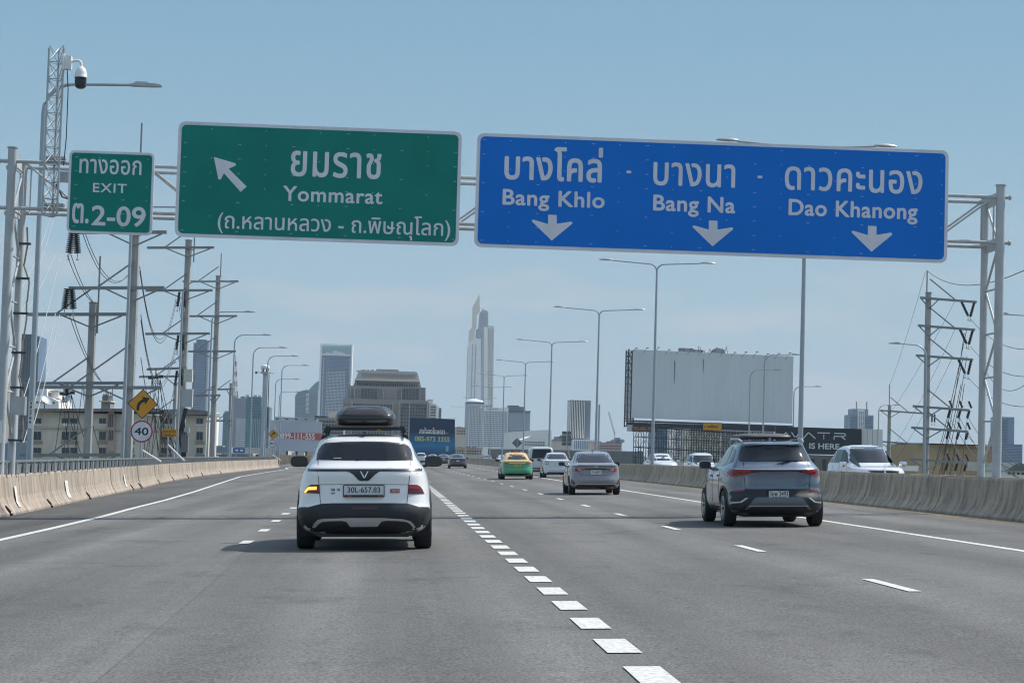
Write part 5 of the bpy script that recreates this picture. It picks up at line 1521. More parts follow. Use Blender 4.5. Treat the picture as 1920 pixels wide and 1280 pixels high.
def saloon(name, label, x, y, pm, heading=0, W=.87, L=4.42, H=1.475, detail=True, lamp='wide', plate=None, upper=None, group=None, zf=zr, plate_m=None, opp=False, spoiler=False, rim=M_rim, cap=None, res=1.0):
    c = Car(saloon_slices(W, L, H), pm, arches=((.92, .31), (3.54, .31)) if detail else (), ra=.345, hw=W, cut=detail, NT=int(88 * res), NZ=int(46 * res))
    t = c.spawn(name, label, x, y, heading, group, zf, opp=opp)
    k = H / 1.475; w = W / .87
    gr = .08 if detail else .15
    c.drape('rear_window', [(-.63 * w, 1.075 * k), (-.60 * w, 1.18 * k), (-.53 * w, 1.34 * k), (-.49 * w, 1.385 * k), (.49 * w, 1.385 * k), (.53 * w, 1.34 * k), (.60 * w, 1.18 * k), (.63 * w, 1.075 * k)], M_glass, off=.008, grid=gr)
    if lamp == 'wide':
        c.drape('tail_lamp', [(.84 * w, .90 * k), (.62 * w, .89 * k), (.36 * w, .875 * k), (.30 * w, .845 * k), (.45 * w, .82 * k), (.62 * w, .79 * k), (.84 * w, .78 * k)], M_taillamp, off=.01, mirror=True, grid=gr)
        c.drape('garnish', [(-.36 * w, .885 * k), (.36 * w, .885 * k), (.30 * w, .835 * k), (-.30 * w, .835 * k)], M_bumper, off=.008, grid=gr)
        c.drape('lamp_stripe', [(.60 * w, .86 * k), (.46 * w, .85 * k), (.48 * w, .84 * k), (.60 * w, .835 * k)], M_lamp_clear if detail else M_taillamp, off=.014, mirror=True, grid=gr)
    elif lamp == 'chrome':
        c.drape('tail_lamp', [(.84 * w, .93 * k), (.60 * w, .90 * k), (.42 * w, .875 * k), (.46 * w, .835 * k), (.64 * w, .82 * k), (.84 * w, .83 * k)], mat('tail_lamp_bright', (.30, .02, .03), .2, coat=1), off=.01, mirror=True, grid=gr)
        c.drape('chrome_strip', [(-.46 * w, .905 * k), (.46 * w, .905 * k), (.44 * w, .88 * k), (-.44 * w, .88 * k)], M_chrome, off=.012, grid=gr)
    else:
        c.drape('tail_lamp', [(.84 * w, .96 * k), (.72 * w, .98 * k), (.55 * w, .85 * k), (.60 * w, .76 * k), (.84 * w, .78 * k)], mat('tail_lamp_bright', (.30, .02, .03), .2, coat=1), off=.01, mirror=True, grid=gr)
        c.drape('lamp_stripe', [(.70 * w, .90 * k), (.58 * w, .85 * k), (.62 * w, .80 * k), (.70 * w, .80 * k)], M_lamp_clear, off=.014, mirror=True, grid=gr)
    c.drape('lower_bumper', [(-.62 * w, .33), (.62 * w, .33), (.70 * w, .24), (.66 * w, .19), (-.66 * w, .19), (-.70 * w, .24)], M_bumper, off=.01, grid=gr)
    for vw, sg in (('left', -1), ('right', 1)):
        c.drape('side_window', [(1.0, 1.07 * k), (3.2, 1.03 * k), (2.75, 1.24 * k), (2.3, 1.37 * k), (1.9, 1.40 * k), (1.45, 1.33 * k)], M_glass, vw, off=.004, grid=.14)
        if detail:
            c.line('pillar', [(2.05, 1.05 * k), (2.0, 1.39 * k)], .05, M_black, vw, off=.007)
            c.line('panel_gap', [(1.28, .5), (1.40, .8), (1.30, 1.04 * k)], .01, M_gap, vw); c.line('panel_gap', [(2.1, .3), (2.08, 1.03 * k)], .01, M_gap, vw)
            c.drape('door_handle', [(1.5, .88), (1.68, .88), (1.68, .91), (1.5, .91)], pm, vw, off=.03, grid=.2)
    if detail:
        c.line('panel_gap', [(.66 * w, .99 * k), (.62 * w, .78 * k), (.50 * w, .66), (-.50 * w, .66), (-.62 * w, .78 * k), (-.66 * w, .99 * k)], .009, M_gap)
        c.drape('reflector', [(.38 * w, .34), (.60 * w, .34), (.56 * w, .29), (.42 * w, .29)], M_taillamp_dk, off=.02, mirror=True)
    c.drape('windscreen', [(-.58 * w, 1.07 * k), (.58 * w, 1.07 * k), (.50 * w, 1.38 * k), (-.50 * w, 1.38 * k)], M_glass, 'front', off=.004, grid=.12)
    c.drape('headlight', [(.50 * w, .72), (.82 * w, .74), (.80 * w, .86), (.60 * w, .84)], M_lamp_clear, 'front', mirror=True, grid=.1)
    c.drape('grille', [(-.45 * w, .66), (.45 * w, .66), (.40 * w, .80), (-.40 * w, .80)], M_black, 'front', grid=.2)
    c.wheels((.92, 3.54 * L / 4.42), r=.315, w=.205, xo=W - .015, rim=rim)
    c.mirror(W + .09, 2.85, 1.03 * k, .22, .14, cap=cap or M_black)
    if plate: c.plate(-.17, .17, .70, .82, plate, m=plate_m, frame=False)
    else: c.drape('number_plate', [(-.17, .70), (.17, .70), (.17, .81), (-.17, .81)], M_plate, off=.015, grid=.2)
    MB().prism([(-.60 * w, 0.18), (.60 * w, .18), (.70 * w, .24), (.70 * w, .38), (-.70 * w, .38), (-.70 * w, .24)], .35, L - .4).build('underbody', M_black, t)
    if spoiler:
        c.drape('spoiler', [(-.60, 1.005), (.60, 1.005), (.52, .975), (-.52, .975)], M_black, off=.02)
        MB().prism([(1.55, H - .03), (1.72, H - .02), (1.60, H + .05), (1.57, H + .05)], -.02, .02, Matrix.Rotation(R(90), 4, 'Z')).build('antenna_fin', pm, t)
    return c, t


M_grey = paint('warm_grey', (0.22, 0.215, 0.22), .5, .34)
c, t = saloon('saloon_car', 'light grey saloon in the middle lane with a thin black boot spoiler', 6.87, 69.1, M_grey, plate=[('ขจ 6642', .06, .94, .40, .92), ('กรุงเทพ', .25, .75, .1, .32)], spoiler=True, heading=R(-.6))
c.drape('bumper_vent', [(.80, .55), (.70, .40), (.74, .32), (.85, .32)], M_black, off=.012, mirror=True)
c.line('silver_lip', [(-.84, .30), (-.6, .36), (.6, .36), (.84, .30)], .02, M_satin, off=.02)
h, _ = c.hit('rear', 0, .92); c.drape('badge', [(-.05, .93), (.05, .93), (.06, .95), (.05, .965), (-.05, .965), (-.06, .95)], M_chrome, off=.018)

# taxi: green below, orange above
M_green = paint('taxi_green', (0.035, 0.30, 0.13), 0, .3)
M_orange = paint('taxi_orange', (0.80, 0.43, 0.06), 0, .3)
c, t = saloon('taxi', 'taxi with orange roof and green lower body in the middle lane', 6.9, 113, M_green, W=.885, L=4.6, H=1.49, lamp='chrome', plate=[('1มก 482', .08, .92, .3, .85)], plate_m=mat('plate_yellow', (.62, .42, .05), .5))
# orange upper body: same outline a few mm proud, above the waist
sl = [(z, w + .004 if w > .3 else w, yr - .004, yf + .004, a, b, bw) for (z, w, yr, yf, a, b, bw) in saloon_slices(.885, 4.6, 1.49)]
Zs = [q[0] for q in sl]; zz = [.93 + (1.505 - .93) * k / 14 for k in range(15)]
rows_ = []
for z in zz:
    zc = min(z, Zs[-1]); rows_.append((z,) + tuple(float(pchip(Zs, [q[j] for q in sl], np.array([zc]))[0]) for j in range(1, 7)))
up = Car(rows_, M_orange, cut=False, NT=88, NZ=40)
o_ = bpy.data.objects.new('upper_body', up.me); col.objects.link(o_); o_.parent = t; o_['label'] = 'orange painted roof and boot'
MB().box(-.24, .24, 1.9, 2.1, 1.50, 1.60).build('taxi_roof_sign', M_black, t)
text_obj('TAXI-METER', -.2, .2, 1.53, 1.57, 1.899, M_plate, t)
text_obj('089 452', -.14, .18, 1.20, 1.235, c.hit('rear', 0, 1.2)[0].y - .03, mat('decal_red', (.55, .2, .18), .5), t)
text_obj('TAXI', -.10, .12, 1.14, 1.165, c.hit('rear', 0, 1.14)[0].y - .03, M_plate, t)
for vw in ('left',):
    pass

M_wht2 = paint('pearl_white', (0.60, 0.62, 0.64), .1, .32)
saloon('saloon_car', 'small white saloon on the right, half hidden behind the light grey saloon', 9.75, 121, M_wht2, W=.85, L=4.4, H=1.50, lamp='tri', heading=R(-.5))
M_drk = paint('dark_plum', (0.045, 0.040, 0.055), .3, .35)
saloon('saloon_car', 'dark plum saloon far ahead, just right of the white SUV mirror', 6.72, 210, M_drk, W=.93, L=4.7, H=1.46, detail=False)
M_brn = paint('brown_grey', (0.10, 0.09, 0.09), .3, .35)
saloon('saloon_car', 'brown grey saloon farther ahead, left of the dark plum saloon', 7.2, 285, M_brn, W=.93, L=4.7, H=1.46, detail=False, res=.6)
saloon('saloon_car', 'distant saloon with a pale roof behind the brown grey saloon', 6.3, 318, paint('mid_silver', (.3, .32, .33), .4, .35), W=.9, detail=False, res=.6)
saloon('saloon_car', 'distant dark red car between the white mirror and the brown grey saloon', 5.2, 345, paint('dark_red', (.16, .02, .03), .2, .35), W=.9, detail=False, res=.6)


def suv_simple(label, x, y, pm, heading=0, W=.9, L=4.6, H=1.72, zf=zr, opp=False, group=None, face='rear', name='suv', kinds='suv'):
    sc_ = H / 1.72
    sl = [(0.22, .62, .3, L - .35, 5, 4, .06), (.30, W - .06, .12, L - .12, 4.4, 4, .12), (.5, W, .0, L - .02, 4.2, 3.6, .16), (.7, W, .05, L, 4, 3.5, .18), (.92, W - .01, .07, L - .03, 4, 3.3, .18), (1.02, W - .03, .08, L - .12, 4, 3, .18),
          (1.07 * sc_, W - .05, .10, L - .95, 4, 3, .17), (1.12 * sc_, W - .08, .13, L - 1.1, 4, 3, .16), (1.3 * sc_, W - .15, .40, L - 1.45, 4, 3, .14), (1.5 * sc_, W - .22, .70, L - 1.8, 4, 3, .12), (1.62 * sc_, W - .28, 1.0, L - 2.05, 3.6, 3, .1),
          (1.68 * sc_, W - .36, 1.3, L - 2.3, 3.2, 3, .08), (1.72 * sc_, .3, 1.6, L - 2.5, 3, 3, .05)]
    if kinds == 'van':
        sl = [(0.25, .6, .2, L - .3, 5, 5, .02), (.35, W - .03, .04, L - .05, 8, 5, .02), (.6, W, 0, L, 9, 5, .02), (1.0, W, 0, L - .1, 9, 4, .02), (1.15, W - .01, .01, L - .6, 9, 4, .02), (1.6, W - .06, .05, L - 1.1, 8, 4, .03),
              (H - .08, W - .12, .09, L - 1.3, 6, 4, .04), (H, W - .3, .25, L - 1.5, 5, 4, .02)]
    c = Car(sl, pm, arches=((.95, .35), (L - .95, .35)), ra=.40, hw=W, NT=80, NZ=44)
    t = c.spawn(name, label, x, y, heading, group, zf, opp=opp)
    top = H - .14
    wz = 1.16 * sc_ if kinds != 'van' else 1.12
    c.drape('rear_window', [(-W + .17, wz), (W - .17, wz), (W - .26, top), (-W + .26, top)], M_glass, off=.008, grid=.08)
    c.drape('windscreen', [(-W + .13, wz), (W - .13, wz), (W - .22, top), (-W + .22, top)], M_glass, 'front', off=.01, grid=.08)
    for vw in ('left', 'right'):
        f = L - (1.75 if kinds != 'van' else .95)
        c.drape('side_window', [(.55, wz), (f, wz - .02), (f - .45, top - .12), (f - .75, top - .02), (.95, top - .02), (.62, top - .16)], M_glass, vw, off=.006, grid=.12)
        for yy in (1.2, 2.15): c.line('pillar', [(yy, wz), (yy + .03, top - .03)], .06, pm if yy < 2 else M_black, vw, off=.012)
        c.line('panel_gap', [(1.25, .5), (1.35, 1.1)], .01, M_gap, vw); c.line('panel_gap', [(2.25, .35), (2.22, 1.1)], .01, M_gap, vw); c.line('panel_gap', [(3.2, .35), (3.2, 1.08)], .01, M_gap, vw)
        for yy in (1.45, 2.4): c.drape('door_handle', [(yy, .93), (yy + .2, .93), (yy + .2, .965), (yy, .965)], M_chrome if opp else pm, vw, off=.03, grid=.3)
    c.drape('tail_lamp', [(W - .02, 1.15), (W - .14, 1.15), (W - .16, .85), (W - .02, .85)], M_taillamp, mirror=True)
    c.drape('lower_bumper', [(-W + .1, .48), (W - .1, .48), (W - .12, .28), (-W + .12, .28)], M_bumper, off=.01, grid=.15)
    c.drape('number_plate', [(-.17, .62), (.17, .62), (.17, .75), (-.17, .75)], M_plate, off=.015, grid=.2)
    c.wheels((.95, L - .95), r=.36, w=.235, xo=W - .01, rim=M_rimlight)
    c.mirror(W + .11, L - 1.45, 1.16, .25, .18, cap=M_chrome if opp else pm)
    MB().prism([(-.6, 0.2), (.6, .2), (.7, .28), (.7, .4), (-.7, .4), (-.7, .28)], .35, L - .4).build('underbody', M_black, t)
    return c, t


c, t = suv_simple('boxy white van with a black rear screen behind the small white saloon', 10.1, 139, paint('van_white', (.55, .56, .55), 0, .4), L=4.3, H=1.88, W=.86, name='van', kinds='van')
suv_simple('distant white SUV just right of the nearer white SUV body', 4.7, 330, M_wht2)
# oncoming side
hd = math.pi
c, t = suv_simple('white SUV coming towards the camera behind the median barrier', 15.85, 66.5, paint('oncoming_white', (.70, .71, .72), 0, .3), heading=hd + R(2.5), W=.91, L=4.7, H=1.80, zf=zo, opp=True)
t.location.y = 66.5 + 4.8
c.drape('roof_front_glass', [(-.60, 1.62), (.60, 1.62), (.50, 1.74), (-.50, 1.74)], mat('tinted_roof', (.03, .045, .055), .1), 'front', off=.012)
c.drape('headlight', [(.46, .93), (.62, .97), (.88, 1.03), (.87, .90), (.62, .87), (.5, .86)], M_lamp_clear, 'front', mirror=True, off=.015)
c.drape('grille', [(-.52, .97), (.52, .97), (.46, .70), (-.46, .70)], M_black, 'front', off=.012)
for zz_ in (.94, .87, .80): c.line('grille_bar', [(-.50, zz_), (.50, zz_)], .018, mat('grille_grey', (.14, .17, .19), .3, .6), 'front', off=.02)
for k in range(3):
    a = R(90 + 120 * k); cxx, czz = .062 * math.cos(a), .85 + .062 * math.sin(a)
    u, v = (math.cos(a), math.sin(a)); n_ = (-v, u)
    c.drape('badge', [(cxx - u * .062, czz - v * .062), (cxx + n_[0] * .034, czz + n_[1] * .034), (cxx + u * .062, czz + v * .062), (cxx - n_[0] * .034, czz - n_[1] * .034)], M_chrome, 'front', off=.03, grid=.3)
c, t = saloon('saloon_car', 'white oncoming car with a large dark windscreen behind the base of a median lamp', 16.6, 130, paint('onc2', (.62, .64, .65), 0, .3), heading=hd + R(4), zf=zo, opp=True, H=1.62, W=.88, cap=M_wht2, detail=False)
t.location.y = 126 + 4.4
suv_simple('white oncoming vehicle glimpsed above the left mirror of the silver SUV', 19.0, 129, paint('onc3', (.62, .64, .65), 0, .3), heading=hd + R(3), zf=zo, opp=True, H=1.78)
for px, Y, lb in ((912, 330, 'distant oncoming dark car roof right of the dark plum saloon'), (940, 300, 'distant oncoming pale car roof left of the taxi')):
    q = P(px, 858, Y)
    saloon('saloon_car', lb, q.x, Y, M_brn if Y == 330 else M_wht2, heading=hd, zf=zo, opp=True, detail=False, res=.6)
# ------------------------------------------------------------------ main carriageway's left barrier beyond the exit
mb3 = thing('concrete_barrier', 'distant concrete barrier on the left of the road beyond the exit ramp', 'barrier')
seg_run(mb3, lambda Y: -5.2 + bend(Y), 286, 470, 6.0, .88, -1, M_conc_lit, zr)

# ------------------------------------------------------------------ buildings
def gm(name, c, rough=.25, **k): return mat(name, c, rough, **k)


M_gl_blue = mat('facade_glass_blue', (.025, .09, .19), .15, .2, var=.25, scale=.08)
M_gl_dark = mat('facade_glass_dark', (.035, .05, .065), .2, .1, var=.3, scale=.15)
M_gl_teal = mat('facade_glass_teal', (.04, .17, .21), .2, .2, var=.2, scale=.08)
M_w_white = mat('facade_white', (.84, .81, .76), .8, var=.06, scale=.05)
M_w_cream = mat('facade_cream', (.70, .61, .49), .85, var=.08, scale=.3, dirt=((.3, .27, .23), .5, .5, (1, 1, .3)))
M_w_grey = mat('facade_grey', (.27, .245, .22), .8, var=.1, scale=.06)
M_w_beige = mat('facade_beige', (.60, .53, .44), .85, var=.08, scale=.06)
M_w_blue = mat('facade_blue_grey', (.12, .20, .29), .6, var=.1, scale=.05)


class Bld:
    def __init__(s, name, label, Y, x0, x1, base=-14.0, cat='building', yaw=0):
        s.Y = Y; s.base = base
        s.t = thing(name, label, cat, ((PX(x0, Y) + PX(x1, Y)) / 2, Y, base))

    def xz(s, px, py): q = P(px, py, s.Y); return q.x, q.z

    def block(s, name, x0, x1, ytop, m, ybot=None, d=20, dy=0):
        xa, za = s.xz(x0, ytop); xb = s.xz(x1, ytop)[0]
        zb = s.base if ybot is None else s.xz((x0 + x1) / 2, ybot)[1]
        s.last = (xa, xb, zb, za, s.Y + dy, s.Y + dy + d)
        return MB().box(xa, xb, s.Y + dy, s.Y + dy + d, zb, za).build(name, m, s.t, world_co=True)

    def prism(s, name, pts, m, d=20, dy=0):
        q = [s.xz(*p) for p in pts]
        return MB().prism(q, s.Y + dy, s.Y + dy + d).build(name, m, s.t, world_co=True)

    def grid(s, name, x0, x1, y0, y1, nx, nz, wf, hf, m, proud=.3, sides=True, dy=0, d=20, fill=1.0, kind='stuff'):
        """windows on the front (and on both flanks) as slim boxes standing proud"""
        xa, za = s.xz(x0, y0); xb = s.xz(x1, y0)[0]; zb = s.xz((x0 + x1) / 2, y1)[1]
        mb = MB(); W_ = (xb - xa) / nx; H_ = (za - zb) / nz; yy = s.Y + dy
        for i in range(nx):
            for j in range(nz):
                if random.random() > fill: continue
                cx_ = xa + W_ * (i + .5); cz_ = zb + H_ * (j + .5)
                mb.box(cx_ - W_ * wf / 2, cx_ + W_ * wf / 2, yy - proud, yy + .05, cz_ - H_ * hf / 2, cz_ + H_ * hf / 2)
        if sides:
            n2 = max(2, int(d / max(W_, .5)))
            for j in range(nz):
                for i in range(n2):
                    cy_ = yy + d * (i + .5) / n2; cz_ = zb + H_ * (j + .5); w2 = d / n2 * wf / 2
                    for xx, sg in ((xa, -1), (xb, 1)):
                        a_, b_ = sorted((xx + sg * proud, xx - sg * .05))
                        mb.box(a_, b_, cy_ - w2, cy_ + w2, cz_ - H_ * hf / 2, cz_ + H_ * hf / 2)
        return mb.build(name, m, s.t, world_co=True, kind=kind)


def roofbits(b, x0, x1, y, m, n=4, hp=5):
    for k in range(n):
        c = x0 + (x1 - x0) * (k + random.uniform(.2, .8)) / n
        b.block('roof_plant', c - (x1 - x0) * .06, c + (x1 - x0) * .07, y - random.uniform(.3, 1) * hp, m, y + .5, d=6, dy=5)


# glass tower with open crown
b = Bld('glass_tower', 'tall blue glass tower with an open pale crown, left of the stepped grey block', 2500, 601, 661)
b.block('wall', 601.5, 660.5, 665, M_gl_blue, d=40); b.block('side_fin', 600.5, 604, 644, M_w_white, 780, d=40, dy=-1); b.block('side_fin', 659, 661.5, 644, M_w_white, 780, d=40, dy=-1)
b.grid('floor_bands', 604, 658, 667, 780, 1, 44, 1, .22, M_w_blue, .5, False)
b.grid('white_balconies', 612, 648, 695, 780, 14, 30, .55, .35, M_w_white, 1.2, False)
b.grid('edge_dots', 605, 609, 670, 780, 1, 26, .5, .35, M_w_white, 1.2, False); b.grid('edge_dots', 655, 658, 670, 720, 1, 12, .5, .35, M_w_white, 1.2, False)
mb = MB(); xa, za = b.xz(604, 644.5); xb, zb = b.xz(659, 666)
for k in range(15): x = xa + (xb - xa) * k / 14; mb.box(x - .25, x + .25, 2500, 2501, zb, za).box(x - .25, x + .25, 2538, 2539, zb, za)
for k in range(6): z = zb + (za - zb) * k / 5; mb.box(xa, xb, 2500, 2501, z - .3, z + .3).box(xa, xb, 2538, 2539, z - .3, z + .3)
mb.build('crown_frame', mat('crown_teal', (.50, .68, .68), .5), b.t, world_co=True, kind='stuff')
mb = MB(); mb.box(xa, xb, 2502, 2503, zb, za - 1).build('crown_glass', mat('crown_glass', (.34, .50, .52), .2), b.t, world_co=True)
mb = MB()
for k in range(14):
    x = xa + (xb - xa) * (k + .5) / 14; h_ = random.uniform(1, 6) if 1 < k < 11 else 1; mb.box(x - 1, x + 1, 2499, 2500, zb - 1, zb + h_)
mb.build('rooftop_plant', M_w_white, b.t, world_co=True, kind='stuff')
# sail tower
b = Bld('glass_tower', 'low blue glass tower with a sail shaped peak, left of the tall glass tower', 2600, 553, 598)
b.prism('wall', [(553, 790), (553, 743), (559, 734), (577, 730), (577, 790)], M_gl_teal, 30)
b.prism('wing', [(577.2, 790), (577.2, 733), (583, 726), (590, 719), (597, 714), (599, 716), (599, 790)], mat('facade_pale_glass', (.16, .24, .29), .3, var=.1, scale=.1), 30)
b.grid('floor_bands', 554, 596, 736, 788, 1, 22, 1, .28, M_w_blue, .6, False); b.grid('balconies', 574, 580, 737, 775, 1, 16, 1, .5, M_w_white, 1.5, False)
b.block('white_fin', 596.5, 598.5, 730, M_w_white, 790, d=30, dy=-1)
# stepped block
b = Bld('stepped_office_block', 'massive stepped grey office block with a tapering top behind the roof box', 950, 643, 804)
b.prism('top_cap', [(703, 695.5), (706, 690), (747, 691), (749, 696.5)], M_w_grey, 24, 10)
b.prism('crown', [(666, 711), (672, 694.5), (676, 693.5), (780, 696), (783, 698), (787, 713)], mat('crown_warm_grey', (.43, .39, .355), .7, var=.08, scale=.1), 40, 4)
b.prism('crown_cornice', [(664.5, 712.5), (666, 708.5), (786, 711.5), (788, 715.5)], M_w_beige, 44, 2)
b.prism('upper_tier', [(661, 724), (666, 712.6), (787.5, 715.6), (790, 727)], M_w_grey, 38, 5)
b.prism('middle_tier', [(653, 752), (653, 722.5), (798, 726.5), (798, 756)], M_w_grey, 50, 0)
b.prism('lower_tier', [(643, 880), (643, 747), (804, 751.5), (804, 880)], M_w_grey, 62, -6)
b.grid('crown_windows', 678, 780, 697.8, 707.5, 34, 1, .45, .85, mat('window_grey', (.2, .19, .18), .4), .25, False, dy=4)
b.grid('upper_windows', 668, 784, 715.5, 723.5, 26, 1, .5, .8, M_gl_dark, .3, False, dy=5)
for x0, x1 in ((677, 708), (754, 786)):
    b.grid('window_bays', x0, x1, 727.5, 748.5, 5, 5, .8, .72, M_gl_dark, .3, False)
for x0, x1 in ((653.5, 664), (667, 676), (709, 717), (744, 753), (788, 797)):
    b.grid('window_slots', x0, x1, 728, 749, 3, 8, .45, .55, mat('window_grey2', (.13, .14, .145), .4), .25, False)
for x0, x1, nx in ((662, 736, 13), (752, 800, 9)):
    b.grid('lower_bays', x0, x1, 756, 860, nx, 16, .74, .72, M_gl_dark, .3, False, dy=-6)
b.grid('lower_slots', 645, 660, 756, 860, 4, 18, .45, .5, mat('window_grey2', (.13, .14, .145), .4), .25, False, dy=-6)
for x in (657, 665, 719, 743, 753, 788): b.block('pilaster', x - .8, x + .8, 727 + (x - 657) * .028, mat('pilaster_grey', (.38, .365, .345), .8), 750, d=2, dy=-1)
for x in (660.5, 737, 749, 768, 801): b.block('pilaster', x - .9, x + .9, 752 + (x - 657) * .028, mat('pilaster_grey', (.38, .365, .345), .8), 870, d=2, dy=-8)
roofbits(b, 668, 700, 694.5, M_w_grey, 5, 3)
# apartments right of it
b = Bld('apartment_tower', 'small white apartment tower with dark balcony bands, right of the stepped grey block', 1350, 804, 830)
b.block('wall', 805, 818, 757, M_w_beige, d=16); b.block('wall', 818.2, 823, 760, M_w_white, d=14, dy=2); b.block('wall', 823.2, 828, 764, M_w_blue, d=12, dy=3); b.block('roof_box', 802, 812, 748, M_w_beige, 757.5, d=10, dy=2)
b.grid('balconies', 807.5, 817, 760, 786, 1, 5, 1, .5, M_gl_dark, .4, False); b.grid('windows', 823.5, 827.7, 766, 786, 2, 8, .6, .6, M_gl_blue, .3, False, dy=3)
# gold-tipped tower
b = Bld('landmark_tower', 'tallest slender white tower with a pointed gold crown on the skyline', 4000, 875, 928)
K = lambda pts: [(830 + a / 3.878, 530 + c_ / 3.878) for a, c_ in pts]
b.prism('left_slab', K([(172, 900), (187, 418), (278, 402), (278, 900)]), M_w_white, 22, 0)
M_gold = mat('gold_cladding', (.70, .58, .42), .5, .2, var=.05, scale=.02)
b.prism('gold_crown', K([(189, 417), (193, 348), (214, 322), (218, 176), (243, 130), (258, 104), (266, 80), (268, 100), (270, 210), (250, 235), (247, 330), (234, 345), (232, 410)]), M_gold, 20, -2)
b.prism('gold_blade', K([(238, 250), (250, 240), (250, 330), (240, 336)]), M_w_white, 4, -6)
b.prism('mid_slab', K([(279, 900), (279, 335), (301, 330), (301, 900)]), mat('facade_silver', (.42, .44, .47), .6, var=.05, scale=.02), 30, 6)
b.prism('core_tower', K([(262, 334), (272, 215), (286, 198), (322, 196), (334, 210), (334, 334)]), mat('facade_slate', (.24, .26, .30), .6, var=.1, scale=.05), 24, 14)
b.prism('glass_notch', K([(240, 400), (244, 340), (268, 330), (276, 345), (276, 400)]), M_w_blue, 20, -1)
b.prism('right_slab', K([(302, 900), (302, 318), (328, 322), (328, 900)]), M_w_white, 26, 2)
b.prism('far_slab', K([(329, 900), (334, 306), (376, 312), (368, 900)]), M_w_beige, 30, 10)
b.grid('window_columns', 885, 887.5, 645, 750, 1, 60, .8, .5, M_gl_blue, .8, False); b.grid('window_columns', 891, 893.5, 645, 750, 1, 60, .8, .5, M_gl_blue, .8, False)
b.grid('window_columns', 876, 878, 650, 750, 1, 60, .8, .5, M_gl_blue, .8, False); b.grid('rib_shadows', 915, 926, 615, 750, 4, 50, .5, .6, M_w_grey, .8, False, dy=10)
b.grid('rib_shadows', 902, 906, 618, 750, 1, 50, .5, .6, M_w_blue, .8, False, dy=6); b.grid('core_windows', 901, 914, 585, 612, 5, 8, .5, .6, M_gl_blue, .8, False, dy=14)
for dx in (-1, 1.2): MB().tube([b.xz(907 + dx, 580)[:1] + (4026, b.xz(907, 580)[1]), (b.xz(907 + dx, 577)[0], 4026, b.xz(907, 576.5)[1])], .8, 6).build('rooftop_mast', M_w_grey, b.t, world_co=True)
# hotel slab
b = Bld('hotel_slab', 'long white hotel slab with rows of windows and a white domed corner', 1500, 873, 954)
b.block('corner_wall', 874, 907, 753, M_w_white, d=22); b.block('wall', 907.3, 953.5, 763, M_w_white, d=20)
b.block('restaurant_band', 873.3, 908, 753.5, M_gl_blue, 757, d=24, dy=-1); b.block('side_glass', 873.6, 879, 757, mat('facade_pale_blue', (.33, .40, .45), .5), 838, d=10, dy=-1.5)
q = b.xz(890.5, 752.5); R_ = (b.xz(907, 750)[0] - b.xz(874, 750)[0]) / 2
mb = MB().lathe([(R_, 0), (R_ * 1.02, .4), (R_ * .9, 1.2), (R_ * .6, 1.9), (R_ * .3, 2.2), (.1, 2.3)], 32, (0, 0, 0))
mb.v = [(v[0] + q[0], v[1] * .85 + 1511, v[2] + q[1]) for v in mb.v]
mb.build('dome', mat('dome_white', (.8, .8, .8), .4), b.t, world_co=True, smooth=True)
b.grid('windows', 881, 906, 759.5, 838, 9, 21, .62, .45, M_gl_blue, .35, False); b.grid('windows', 908, 952, 770, 838, 16, 18, .62, .45, M_gl_blue, .35, False)
b.grid('name_letters', 913, 934, 765, 767.5, 14, 1, .55, .8, mat('sign_pink', (.45, .3, .33), .6), .4, False)
roofbits(b, 908, 925, 763, M_w_blue, 5, 6)
# blue tower behind
b = Bld('office_tower', 'blue tower with dark roof slab and white balconies, right behind the long hotel', 1700, 953, 995)
b.block('wall', 954.3, 985, 761.5, M_w_blue, d=24); b.block('wall', 985.3, 994.5, 770, M_w_blue, d=22, dy=1); b.block('roof_slab', 953, 995.2, 769, M_gl_dark, 771.5, d=27, dy=-2); b.block('roof_slab', 953, 973, 759.5, M_gl_dark, 762, d=27, dy=-2)
b.grid('balconies', 955, 994, 774, 806, 11, 9, .5, .4, M_w_white, .5, False); b.grid('windows', 955, 984, 763, 769, 8, 2, .6, .5, M_gl_dark, .3, False)
# ribbed tower
b = Bld('office_tower', 'lone ribbed office tower with white vertical fins left of the blank billboard', 1300, 1069, 1109)
b.block('wall', 1069.6, 1097.5, 750.3, M_gl_dark, d=22); b.block('side_wall', 1097.8, 1109, 750, mat('facade_slate2', (.25, .28, .31), .6, var=.08, scale=.1), d=26, dy=3)
b.grid('fins', 1069.4, 1097.8, 751, 822, 9, 1, .36, 1, M_w_white, 1.0, False); b.block('parapet', 1069.2, 1098, 749.6, M_w_grey, 751.4, d=23, dy=-1.2)
b.grid('flank_windows', 1099, 1108, 753, 820, 3, 24, .5, .5, M_w_blue, .3, False, dy=3); b.block('podium', 1072, 1112, 823.5, M_w_white, d=30, dy=-12); b.grid('podium_columns', 1073, 1111, 826, 842, 11, 1, .45, 1, M_w_blue, .3, False, dy=-12)
